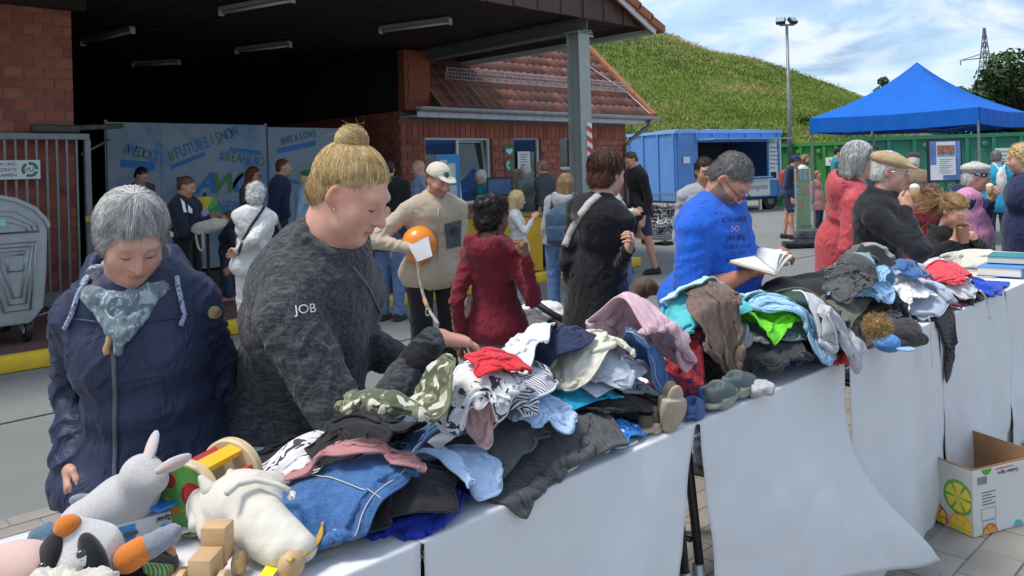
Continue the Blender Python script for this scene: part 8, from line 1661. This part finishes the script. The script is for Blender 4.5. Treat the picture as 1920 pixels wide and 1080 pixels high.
cb((0, -.0025, .004), (LX, -.0005, HC_ - .006), 'front_print', M_CARW); cb((-.0025, 0, .004), (-.0005, LY, HC_ - .006), 'end_print', mat('carton_end', (.52, .50, .45), .6, .1, 6))
M_ORG = mat('print_orange', (.62, .12, .02), .6, .1, 20); M_ORL = mat('print_orange_light', (.75, .35, .06), .6, .1, 20); M_GRP = mat('print_green', (.10, .34, .05), .6, .1, 20)
def disc(x, z, r_, m_, face='f', a0=0., a1=6.2832, lvl=0):
    n_ = 20; P_ = [(x, z)] + [(x + r_ * math.cos(a0 + (a1 - a0) * k / n_), z + r_ * math.sin(a0 + (a1 - a0) * k / n_)) for k in range(n_ + 1)]; P_ = [(min(max(u, .002), (LX if face == 'f' else LY) - .002), min(max(v, .006), HC_ - .008)) for u, v in P_]
    V_ = [CF @ (Vector((u, -.003 - lvl * .0006, v)) if face == 'f' else Vector((-.003 - lvl * .0006, u, v))) for u, v in P_]; return MB().add(V_, [(0, k, k + 1) for k in range(1, n_ + 1)]).build('fruit_print', m_, crt, fix=False)
for x, z, r_, m_, f_e in ((.09, .0, .045, M_ORG, 'f'), (.25, .0, .03, mat('print_cyan', (.1, .4, .5), .6, .1, 9), 'f'), (.36, .26, .04, M_ORL, 'f'), (.08, .268, .03, M_GRP, 'f'), (.24, .22, .09, M_ORG, 'e'), (.06, .14, .07, M_GRP, 'e'), (.05, .02, .06, M_ORL, 'e'), (.27, .06, .08, M_ORG, 'e'), (.16, .03, .05, M_RDT, 'e')):
    disc(x, z, r_, m_, f_e); 
    for k in range(6): disc(x, z, r_ * .82, M_ORL if m_ is M_ORG else M_BKY, f_e, k * 1.047 + .12, k * 1.047 + .95, 1) if r_ > .03 else None
def ctext(s, x, z, sz, m_=M_INK, flip=True): letters(s, frame(CF @ Vector((x, -.0035, z)), -ex if flip else ex, (0, 0, -1) if flip else (0, 0, 1)), sz, m_, crt)
ctext('Golden Agro', .2, .235, .022); MB().add([CF @ Vector(p) for p in ((.13, -.0036, .251), (.23, -.0036, .251), (.23, -.0036, .255), (.13, -.0036, .255))], [(0, 1, 2, 3)]).build('red_rule', M_RED, crt, fix=False)
for k in range(9): cb((.028 + k * .006, -.0034, .205), (.031 + k * .006, -.0028, .235), 'barcode_bar', M_INK)
for k in range(5): cb((.05, -.0034, .168 - k * .012), (.125 - .02 * (k % 2), -.0028, .172 - k * .012), 'print_line', M_INK)
for (x0, x1, z0, z1) in ((.045, .125, .06, .105), (.05, .12, .025, .055), (.3, .38, .1, .15)):
    for p, q_ in (((x0, z0), (x1, z0 + .0015)), ((x0, z1), (x1, z1 + .0015)), ((x0, z0), (x0 + .0015, z1)), ((x1, z0), (x1 + .0015, z1))): cb((p[0], -.0034, p[1]), (q_[0], -.0028, q_[1]), 'table_rule', M_INK)
ybag = thing('yellow_bag', 'yellow printed bag standing between carton and table leg', 'bag', tuple(CF @ Vector((-.06, .1, 0)))); mb = MB().span((-.06, .16, 0), (-.014, .30, .16), .008); mb.v = [tuple(CF @ Vector(x)) for x in mb.v]; mb.build('bag', mat('bag_yellow', (.70, .46, .02), .45, .1, 9), ybag)
# ================================================================== THINGS IN HANDS, BEHIND AND AROUND
def ball_obj(name, label, cat, px, py, d, r_, m_):
    t = thing(name, label, cat, tuple(at_d(px, py, d))); soft('balloon', [(ell(PD(px, py, d), (r_, r_, r_ * 1.05)), 0), (cone(PD(px, py, d) - A3((0, 0, r_)), PD(px, py, d) - A3((0, 0, r_ * 1.15)), .012, .02), .02)], .009, m_, t, 1, world=True); return t
ball_obj('balloon', 'orange balloon under the arm of the man in beige', 'balloon', 786, 458, 5.32, .118, mat('balloon_orange', (.80, .24, .01), .3, .04, 4, coat=.3))
pp = thing('folded_paper', 'white folded paper in the hand of the man in beige', 'paper', tuple(at_d(790, 465, 5.1))); o = obj('sheet', [at_d(766, 462, 5.1), at_d(803, 443, 5.08), at_d(811, 480, 5.06), at_d(783, 491, 5.08)], [(0, 1, 2, 3)], M_SIGNW, pp); o.modifiers.new('thickness', 'SOLIDIFY').thickness = .003
ls = thing('dog_leash', 'brown and beige dog leash hanging from the man in beige', 'leash', tuple(at_d(790, 530, 5.1))); MB().tube(curve([at_d(775, 470, 5.12), at_d(784, 490, 5.1), at_d(786, 520, 5.1), at_d(795, 560, 5.08), at_d(806, 585, 5.0), at_d(822, 608, 4.9)], 26), .010, 6).build('strap', C_STONE, ls, True); MB().tube([at_d(796, 562, 5.06), at_d(803, 580, 5.02)], .014, 8).build('leather_end', M_LEATH, ls, True); MB().tube([at_d(802 + 4 * math.cos(a), 585 + 7 * math.sin(a), 5.0) for a in [k * .785 for k in range(8)]], .005, 6, closed=True).build('snap_hook', M_METAL, ls, True)
ob = thing('open_book', 'open hardback book held by the man in the blue T-shirt', 'book', tuple(at_d(1425, 490, 3.6)))
s0, s1 = at_d(1454, 516, 3.52), at_d(1416, 484, 3.78)
for nm, pa, pb, m_, th in (('cover', at_d(1366, 492, 3.66), at_d(1408, 462 + 20, 3.86), mat('book_brown', (.16, .09, .05), .6, .2, 9), .006),):
    o = obj(nm, [s0, s1, pb, pa], [(0, 1, 2, 3)], m_, ob); md = o.modifiers.new('thickness', 'SOLIDIFY'); md.thickness = th
o = obj('left_pages', [v + Vector((0, 0, .012)) for v in (s0, s1, at_d(1410, 484, 3.84), at_d(1369, 493, 3.66))], [(0, 1, 2, 3)], M_PAGE, ob); o.modifiers.new('thickness', 'SOLIDIFY').thickness = .014
for k, (ua, ub) in enumerate((((1486, 478, 3.5), (1436, 466, 3.78)), ((1478, 472, 3.52), (1434, 464, 3.78)), ((1466, 467, 3.53), (1424, 466, 3.79)))):
    A_, B_ = at_d(*ua), at_d(*ub); V_ = []; F_ = []
    for i in range(7):
        t_ = i / 6; bow = Vector((0, 0, .02 * math.sin(math.pi * t_) * (1 if k else .6)))
        V_ += [s0.lerp(A_, t_) + bow, s1.lerp(B_, t_) + bow]
    for i in range(6): F_.append((2 * i, 2 * i + 2, 2 * i + 3, 2 * i + 1))
    o = obj('page_block' if k == 0 else 'page', V_, F_, M_PAGE if k == 0 else M_SIGNW, ob, True); o.modifiers.new('thickness', 'SOLIDIFY').thickness = .008 if k == 0 else .001
def icecream(label, px, py, d):
    t = thing('ice_cream_cone', label, 'ice cream', tuple(at_d(px, py, d))); c = Vector(PD(px, py, d)); MB().lathe([(.008, -.075), (.03, .0), (.027, .002)], c, 16).build('cone', mat('wafer', (.52, .30, .11), .7, .12, 60), t, True); soft('scoop', [(ell(A3(c) + A3((0, 0, .012)), (.030, .030, .026)), 0)], .006, mat('vanilla', (.72, .68, .58), .5, .04, 9), t, 1, world=True)
icecream('vanilla ice cream cone in the hand of the flat cap man', 1715, 356, 4.68); icecream('ice cream cone in the hand of the woman in the white beret', 1856, 352, 6.52)
cu = thing('brown_cup', 'brown cup held to the mouth of the curly girl', 'cup', tuple(at_d(1803, 436, 5.5))); MB().lathe([(0, -.07), (.032, -.07), (.045, .05), (.042, .05), (.03, -.06)], at_d(1805, 436, 5.48), 20, Matrix.Rotation(-.3, 3, 'Y')).build('cup_wall', mat('cup_brown', (.26, .12, .065), .5, .1, 9), cu, smooth='auto')
# backpacks and bags
def pack(label, o, m_, c=(0, -.2, -.28), r_=(.14, .08, .2), straps=None):
    t = thing('backpack', label, 'bag', tuple(o.mw @ Vector(o.NB + A3(c)))); w = lambda p: A3(o.mw @ Vector(p)); Rw = np.array(o.mw.to_3x3()); C_ = o.NB + A3(c); soft('bag', [(ell(w(C_), r_, Rw), 0), (rbox(w(C_ - A3((0, 0, .02))), (r_[0] * .9, r_[1] * .85, r_[2] * .8), .04, Rw), .03)], .015, m_, t, 1, world=True, disp=lambda V: .006 * fbm(V * 14, 3, 3)); soft('pocket', [(rbox(w(C_ + A3((0, -.06, -.07))), (r_[0] * .7, .03, r_[2] * .4), .02, Rw), 0)], .013, m_, t, 1, world=True)
    for sd in (-1, 1): MB().tube([o.mw @ Vector(o.NB + A3(p)) for p in ((sd * .1, -.13, -.12), (sd * .105, -.06, .035), (sd * .11, .05, .0), (sd * .13, .11, -.12), (sd * .15, .02, -.3), (sd * .12, -.14, -.36))], .02, 6).build('shoulder_strap', straps or m_, t, True)
pack('dark blue backpack on the long-haired girl', p9, fb('pack_blue', (.05, .09, .15))); pack('red backpack on the hiker in the bucket hat', p25, fb('pack_red', (.42, .05, .03)), (0, -.17, -.22), (.13, .09, .19), fb('pack_strap', (.5, .08, .03)))
bgw = thing('string_bag', 'white string bag on the back of the turquoise jacket', 'bag', tuple(at_d(1878, 335, 10.9))); soft('bag', [(ell(PD(1878, 340, 10.9), (.13, .06, .2)), 0)], .018, C_WHITE, bgw, 1, world=True, disp=lambda V: .01 * fbm(V * 12, 2, 3))
for dx in (-14, 10): MB().tube([at_d(1878, 322, 10.9), at_d(1876 + dx, 305, 11.05)], .008, 6).build('string', M_SIGNW, bgw)
tb = thing('cloth_bag', 'cream cloth bag in the hands of the uniformed woman', 'bag', tuple(at_d(395, 428, 8.1))); soft('bag', [(ell(PD(392, 424, 8.08), (.19, .06, .075), np.array(Matrix.Rotation(-.2, 3, A3(_f).tolist()) @ Matrix((vx, vy, Vector((0, 0, 1)))).transposed())), 0)], .012, fb('canvas_cream', (.46, .43, .35)), tb, 1, world=True, disp=lambda V: .012 * fbm(V * 13, 3, 3)); MB().tube(curve([at_d(366, 430, 8.1), at_d(372, 470, 8.1), at_d(382, 474, 8.1), at_d(380, 436, 8.05)], 16), .012, 6).build('handle', fb('canvas_cream', (.46, .43, .35)), tb, True)
wh = thing('prize_wheel', 'rainbow coloured prize wheel beside the banner', 'wheel', tuple(ground(385, 9.3))); c = at_d(385, 398, 9.3); rw = .185; cols = [(.55, .06, .03), (.62, .20, .02), (.70, .45, .02), (.62, .60, .05), (.15, .40, .05), (.03, .28, .10), (.05, .30, .45), (.03, .16, .45), (.03, .07, .32), (.08, .04, .22), (.18, .03, .16), (.35, .02, .08)]
frw_ = Matrix((vx, Vector((0, 0, 1)), -vy)).transposed()
for k, cc in enumerate(cols): a_, b_ = math.pi - k * math.pi / 6, math.pi - (k + 1) * math.pi / 6; MB().prism([(0, 0)] + [(rw * math.cos(a_ + (b_ - a_) * q / 4), rw * math.sin(a_ + (b_ - a_) * q / 4)) for q in range(5)], -.01, .01, Matrix.Translation(c) @ frw_.to_4x4()).build('segment', mat('wheel_%d' % k, cc, .4, .05, 9), wh)
MB().lathe([(0, .02), (.045, .018), (.045, .0)], c, 20, frw_).build('hub', mat('wheel_hub', (.35, .45, .65), .4, .05, 9), wh); MB().tube([c + vy * .05, Vector((c.x + vy.x * .05, c.y + vy.y * .05, .12))], .02, 8).build('stand', M_BLK, wh); MB().box(c + Vector((0, 0, rw + .02)), (.03, .03, .05)).build('pointer', M_BLK, wh)
# stroller, dog
st = ground(1055, 4.65); sr = thing('pushchair', 'black pushchair with white blanket beside the woman in black', 'pushchair', st); M_BF = mat('stroller_black', (.015, .015, .017), .5, .1, 9)
MB().tube(curve([at_d(985, 556, 4.6), at_d(1005, 568, 4.55), at_d(1030, 586, 4.5), at_d(1075, 610, 4.5)], 12), .020, 8).build('handle', M_BF, sr, True); soft('grip', [(ell(PD(992, 562, 4.58), (.026, .02, .024)), 0)], .006, mat('grip_grey', (.3, .31, .32), .4, .1, 9), sr, 1, world=True)
for a_, b_ in (((1040, 604), (1030, 680)), ((1090, 610), (1120, 690)), ((1030, 600), (1090, 690))): MB().tube([at_d(*a_, 4.55), at_d(*b_, 4.6)], .016, 8).build('frame_tube', M_BF, sr, True)
soft('blanket', [(ell(PD(1015, 576, 4.7), (.13, .12, .028)), 0), (ell(PD(1030, 590, 4.65), (.1, .1, .03)), .03)], .01, C_WHITE, sr, 1, world=True, disp=lambda V: .009 * fbm(V * 18, 3, 3)); soft('basket', [(ell(PD(1065, 650, 4.6), (.16, .2, .05)), 0)], .013, M_BF, sr, 1, world=True); soft('hood_cover', [(ell(PD(1172, 585, 4.9), (.06, .1, .10)), 0)], .013, fb('stroller_grey', (.17, .19, .21)), sr, 1, world=True, disp=lambda V: .008 * fbm(V * 9, 2, 3))
for px in (1035, 1095):
    c = at_d(px, 700, 4.6); c.z = .1; MB().lathe([(.05, -.02), (.1, -.02), (.1, .02), (.05, .02)], c, 20, Matrix.Rotation(R(90), 3, 'X')).build('wheel', M_BF, sr, smooth='auto')
dg = thing('dog', 'brown short-haired dog beside the man in the blue T-shirt', 'dog', ground(1215, 5.2)); hc_ = PD(1213, 536, 5.2); M_DOG = mat('dog_brown', (.075, .035, .02), .7, .2, 30, .3, 160, sheen=.2); dv = A3(_r0)
gz = A3(ground(1195, 5.35)); soft('body', [(ell(hc_, (.065, .065, .062)), 0), (cone(hc_ + dv * .04 - A3((0, 0, .02)), hc_ + dv * .10 - A3((0, 0, .055)), .036, .026), .03), (cone(hc_ - dv * .05 - A3((0, 0, .02)), hc_ - dv * .13 - A3((0, 0, .16)), .06, .09), .04), (cone(hc_ - dv * .13 - A3((0, 0, .2)), hc_ - dv * .5 - A3((0, 0, .24)), .13, .105), .06)] + [(cone(hc_ + dv * x + A3((y * 1., 0, -.28)), A3((hc_[0] + dv[0] * x + y, hc_[1] + dv[1] * x, .05)), .045, .026), .04) for x, y in ((-.12, .06), (-.12, -.06))] + [(cone(hc_ + dv * -.5 + A3((y, 0, -.26)), hc_ + dv * -.46 + A3((y, 0, -.38)), .06, .04), .04) for y in (.06, -.06)] + [(cone(hc_ + dv * -.46 + A3((y, 0, -.38)), A3((hc_[0] - dv[0] * .52 + y, hc_[1] - dv[1] * .52, .2)), .04, .028), .02) for y in (.06, -.06)] + [(cone(A3((hc_[0] - dv[0] * .52 + y, hc_[1] - dv[1] * .52, .2)), A3((hc_[0] - dv[0] * .5 + y, hc_[1] - dv[1] * .5, .03)), .028, .024), .02) for y in (.06, -.06)] + [(cone(hc_ - dv * .58 - A3((0, 0, .2)), hc_ - dv * .8 - A3((0, 0, .1)), .022, .01), .02)], .011, M_DOG, dg, 1, world=True)
for s_ in (-1, 1): soft('ear', [(ell(hc_ + A3(_f) * s_ * .055 + A3((0, 0, -.01)), (.022, .022, .048)), 0)], .009, M_DOG, dg, 1, world=True)
soft('nose', [(ball(hc_ + dv * .125 - A3((0, 0, .052)), .013), 0)], .006, M_BLK, dg, 1, world=True)
# display board, poster stand, signs, bags and stall table beneath the tent
def panel(name, label, cat, quad, d, m_, th=.03, legs=True):
    """upright board: photo corners left-top, right-top, bottom row, at a depth"""
    (xl, yt), (xr, _), yb_ = quad; a, b = at_d(xl, yt, d), at_d(xr, yt, d); zb_ = at_d(xl, yb_, d).z; t = thing(name, label, cat, ((a.x + b.x) / 2, (a.y + b.y) / 2, 0)); dx = (b - a); dx.z = 0; L_ = dx.length; dx.normalize(); n_ = Vector((dx.y, -dx.x, 0)); F_ = frame((a.x, a.y, 0), dx, (0, 0, 1), n_)
    mb = MB().span((0, zb_, -th), (L_, a.z, 0)); mb.v = [tuple(F_ @ Vector(p)) for p in mb.v]; mb.build('board', m_, t); return t, F_, L_, a.z, zb_
M_DG = mat('board_green', (.17, .30, .16), .6, .06, 3)
t, F_, L_, zt, zb_ = panel('display_board', 'pale green display board with photo prints under the tent', 'board', ((1491, 317), (1518, 317), 443), 14.6, M_DG)
for x in (0, L_): mb = MB().span((x - .012, 0, -.035), (x + .012, zt + .01, .008)); mb.v = [tuple(F_ @ Vector(p)) for p in mb.v]; mb.build('post', M_ALU, t)
pr_ = np.random.default_rng(2); M_PH = [mat('photo_%d' % k, c, .35, .5, 25) for k, c in enumerate([(.35, .16, .10), (.20, .30, .42), (.30, .24, .18), (.4, .18, .14)])]
for i in range(2):
    for j in range(3 if i == 0 else 2):
        for k in range(2):
            mb = MB().span((.015 + i * L_ * .5 + k * L_ * .22, zt - .2 - j * .26, .001), (.015 + i * L_ * .5 + k * L_ * .22 + L_ * .19, zt - .03 - j * .26, .004)); mb.v = [tuple(F_ @ Vector(p)) for p in mb.v]; mb.build('photo_print', M_PH[(i + j + k) % 4], t)
t, F_, L_, zt, zb_ = panel('poster_stand', 'black framed blue event poster under the tent', 'poster', ((1739, 262), (1803, 262), 342), 9.2, M_BLK)
mb = MB().span((.02, zb_ + .02, .001), (L_ - .02, zt - .02, .004)); mb.v = [tuple(F_ @ Vector(p)) for p in mb.v]; mb.build('poster_sheet', mat('poster_blue', (.12, .22, .52), .4, .35, 4), t)
for (x0, x1, z0, z1, m_, nm) in ((.24, .80, .16, .94, M_SIGNW, 'white_field'), (.06, .42, .05, .40, M_SIGNW, 'white_field'), (.26, .78, .66, .86, M_PH[0], 'crowd_picture'), (.26, .78, .60, .68, M_PH[1], 'crowd_picture')):
    l_ = .0055 if nm == 'white_field' else .0075; mb = MB().span((L_ * x0, zb_ + (zt - zb_) * z0, .0045 + (.002 if nm != 'white_field' else 0) + (.001 if x0 < .1 else 0)), (L_ * x1, zb_ + (zt - zb_) * z1, l_ + (.001 if x0 < .1 else 0))); mb.v = [tuple(F_ @ Vector(p)) for p in mb.v]; mb.build(nm, m_, t)
for k in range(8): mb = MB().span((L_ * .32, zb_ + (zt - zb_) * (.52 - k * .045), .0068), (L_ * (.72 - .08 * (k % 3)), zb_ + (zt - zb_) * (.53 - k * .045), .0074)); mb.v = [tuple(F_ @ Vector(p)) for p in mb.v]; mb.build('print_line', M_INK, t)
for x in (.1, .9): mb = MB().span((L_ * x - .015, 0, -.05), (L_ * x + .015, zb_, -.032)); mb.v = [tuple(F_ @ Vector(p)) for p in mb.v]; mb.build('leg', M_BLK, t)
t, F_, L_, zt, zb_ = panel('stall_sign', 'white printed sign on a post at the far end of the tent', 'sign', ((1868, 278), (1902, 278), 302), 12.5, M_SIGNW)
for k, s_ in enumerate(('Entsorgung', 'nutzen und', 'weiter geben')): letters(s_, F_ @ Matrix.Translation((L_ / 2, zt - .05 - k * .06, .002)), .055, M_INK, t, sx=.9)
mb = MB().span((L_ / 2 - .012, 0, -.06), (L_ / 2 + .012, zb_, -.032)); mb.v = [tuple(F_ @ Vector(p)) for p in mb.v]; mb.build('post', M_ALU, t)
def bag(label, px, d, r_, m_, z=None):
    c = ground(px, d); t = thing('black_bag', label, 'bag', c, 0, 'bags on the asphalt'); soft('bag', [(rbox(A3(c) + A3((0, 0, r_[2])), r_, min(r_) * .45, np.array(Matrix((vx, vy, Vector((0, 0, 1)))).transposed())), 0)], .02, m_, t, 1, world=True, disp=lambda V: .02 * fbm(V * 6, 3, 3)); MB().tube([A3(c) + A3((0, 0, 2 * r_[2])) + A3(_r0) * x * r_[0] + A3((0, 0, .06 * math.cos(x * 1.5))) for x in (-.5, -.25, 0, .25, .5)], .012, 6).build('handle', m_, t, True)
bag('long flat black bag on the asphalt before the display board', 1503, 14.0, (.34, .12, .06), C_BLACK); bag('bulky black bag leaning behind the flat bag', 1512, 14.4, (.2, .12, .15), C_SLATE)
sc_ = ground(1690, 9.6); t = thing('stall_table', 'table with red cloth behind the flat cap man', 'table', sc_); m = MB(); m.box(sc_ + Vector((0, 0, .74)), (1.5, .6, .03)); m.build('table_top', M_PLY, t); v, f = [], []
n_ = 60; per = [(-.75 + 1.5 * k / 20, -.3) for k in range(20)] + [(.75, -.3 + .6 * k / 10) for k in range(10)] + [(.75 - 1.5 * k / 20, .3) for k in range(20)] + [(-.75, .3 - .6 * k / 10) for k in range(10)]
for k, (x, y) in enumerate(per): w_ = 1 + .05 * math.sin(k * 1.7); v += [sc_ + Vector((x * 1.01, y * 1.02, .76)), sc_ + Vector((x * 1.03 * w_, y * 1.1 * w_, .1))]
f = [(2 * k, (2 * k + 2) % (2 * n_), (2 * k + 3) % (2 * n_), 2 * k + 1) for k in range(n_)] + [tuple(range(0, 2 * n_, 2))]; obj('red_cloth', v, f, fb('cloth_red', (.40, .02, .03)), t, False)
for sx in (-.7, .7): MB().tube([sc_ + Vector((sx, 0, 0)), sc_ + Vector((sx, 0, .73))], .02, 8).build('leg', M_ALU, t)
for px, hh_, lb_ in ((1640, .2, 'middle-sized clear bottle leftmost on the stall table'), (1660, .3, 'tallest clear bottle on the stall table'), (1672, .14, 'shortest clear bottle on the stall table')):
    c = ground(px, 9.5); bt = thing('drink_bottle', lb_, 'bottle', (c.x, c.y, .77), 0, 'bottles on the stall table'); MB().lathe([(0, 0), (.035, 0), (.035, hh_ * .6), (.013, hh_ * .8), (.013, hh_)], (c.x, c.y, .765), 14).build('glass', mat('bottle_glass', (.25, .30, .30), .1, .05, 5), bt, True); MB().cyl((c.x, c.y, .765 + hh_), (c.x, c.y, .78 + hh_), .015, n=10).build('stopper', M_BLK, bt)
# yellow counter, screen and blue poster before the office
yc = ground(940, 11.1); t = thing('yellow_counter', 'yellow box counter in front of the office wall', 'counter', (yc.x, yc.y, .12)); fr = Matrix((vx, vy, Vector((0, 0, 1)))).transposed(); MB().box((yc.x, yc.y, .5), (1.1, .5, .75), fr, .02).build('box', mat('counter_yellow', (.72, .40, .02), .5, .1, 4), t); MB().box((yc.x, yc.y, .895), (1.2, .56, .03), fr).build('counter_top', M_PLY, t)
c = at_d(937, 350, 10.9); t = thing('monitor', 'flat screen on the yellow counter by the teal jacket', 'monitor', (c.x, c.y, .91)); MB().box(c, (.36, .04, .26), fr, .01).build('housing', M_BLK, t); MB().box(c - vy * .022, (.31, .003, .21), fr).build('screen', mat('screen_blue', (.06, .13, .26), .15, .3, 6), t); MB().box((c.x, c.y, (c.z - .13 + .91) / 2), (.06, .05, c.z - .13 - .91), fr).build('stand', M_BLK, t)
t, F_, L_, zt, zb_ = panel('blue_notice_board', 'light blue notice board with leaflets at the office window', 'board', ((818, 290), (861, 290), 392), 11.6, mat('notice_blue', (.05, .33, .65), .5, .1, 3))
for (x0, z0, m_) in ((.15, .62, M_SIGNW), (.5, .55, M_SIGNW), (.2, .2, M_PH[1]), (.55, .15, M_SIGNW)): mb = MB().span((L_ * x0, zb_ + (zt - zb_) * z0, .001), (L_ * (x0 + .32), zb_ + (zt - zb_) * (z0 + .28), .005)); mb.v = [tuple(F_ @ Vector(p)) for p in mb.v]; mb.build('leaflet', m_, t)
for x in (.1, .9): mb = MB().span((L_ * x - .02, .12, -.05), (L_ * x + .02, zb_, -.032)); mb.v = [tuple(F_ @ Vector(p)) for p in mb.v]; mb.build('leg', M_ALU, t)
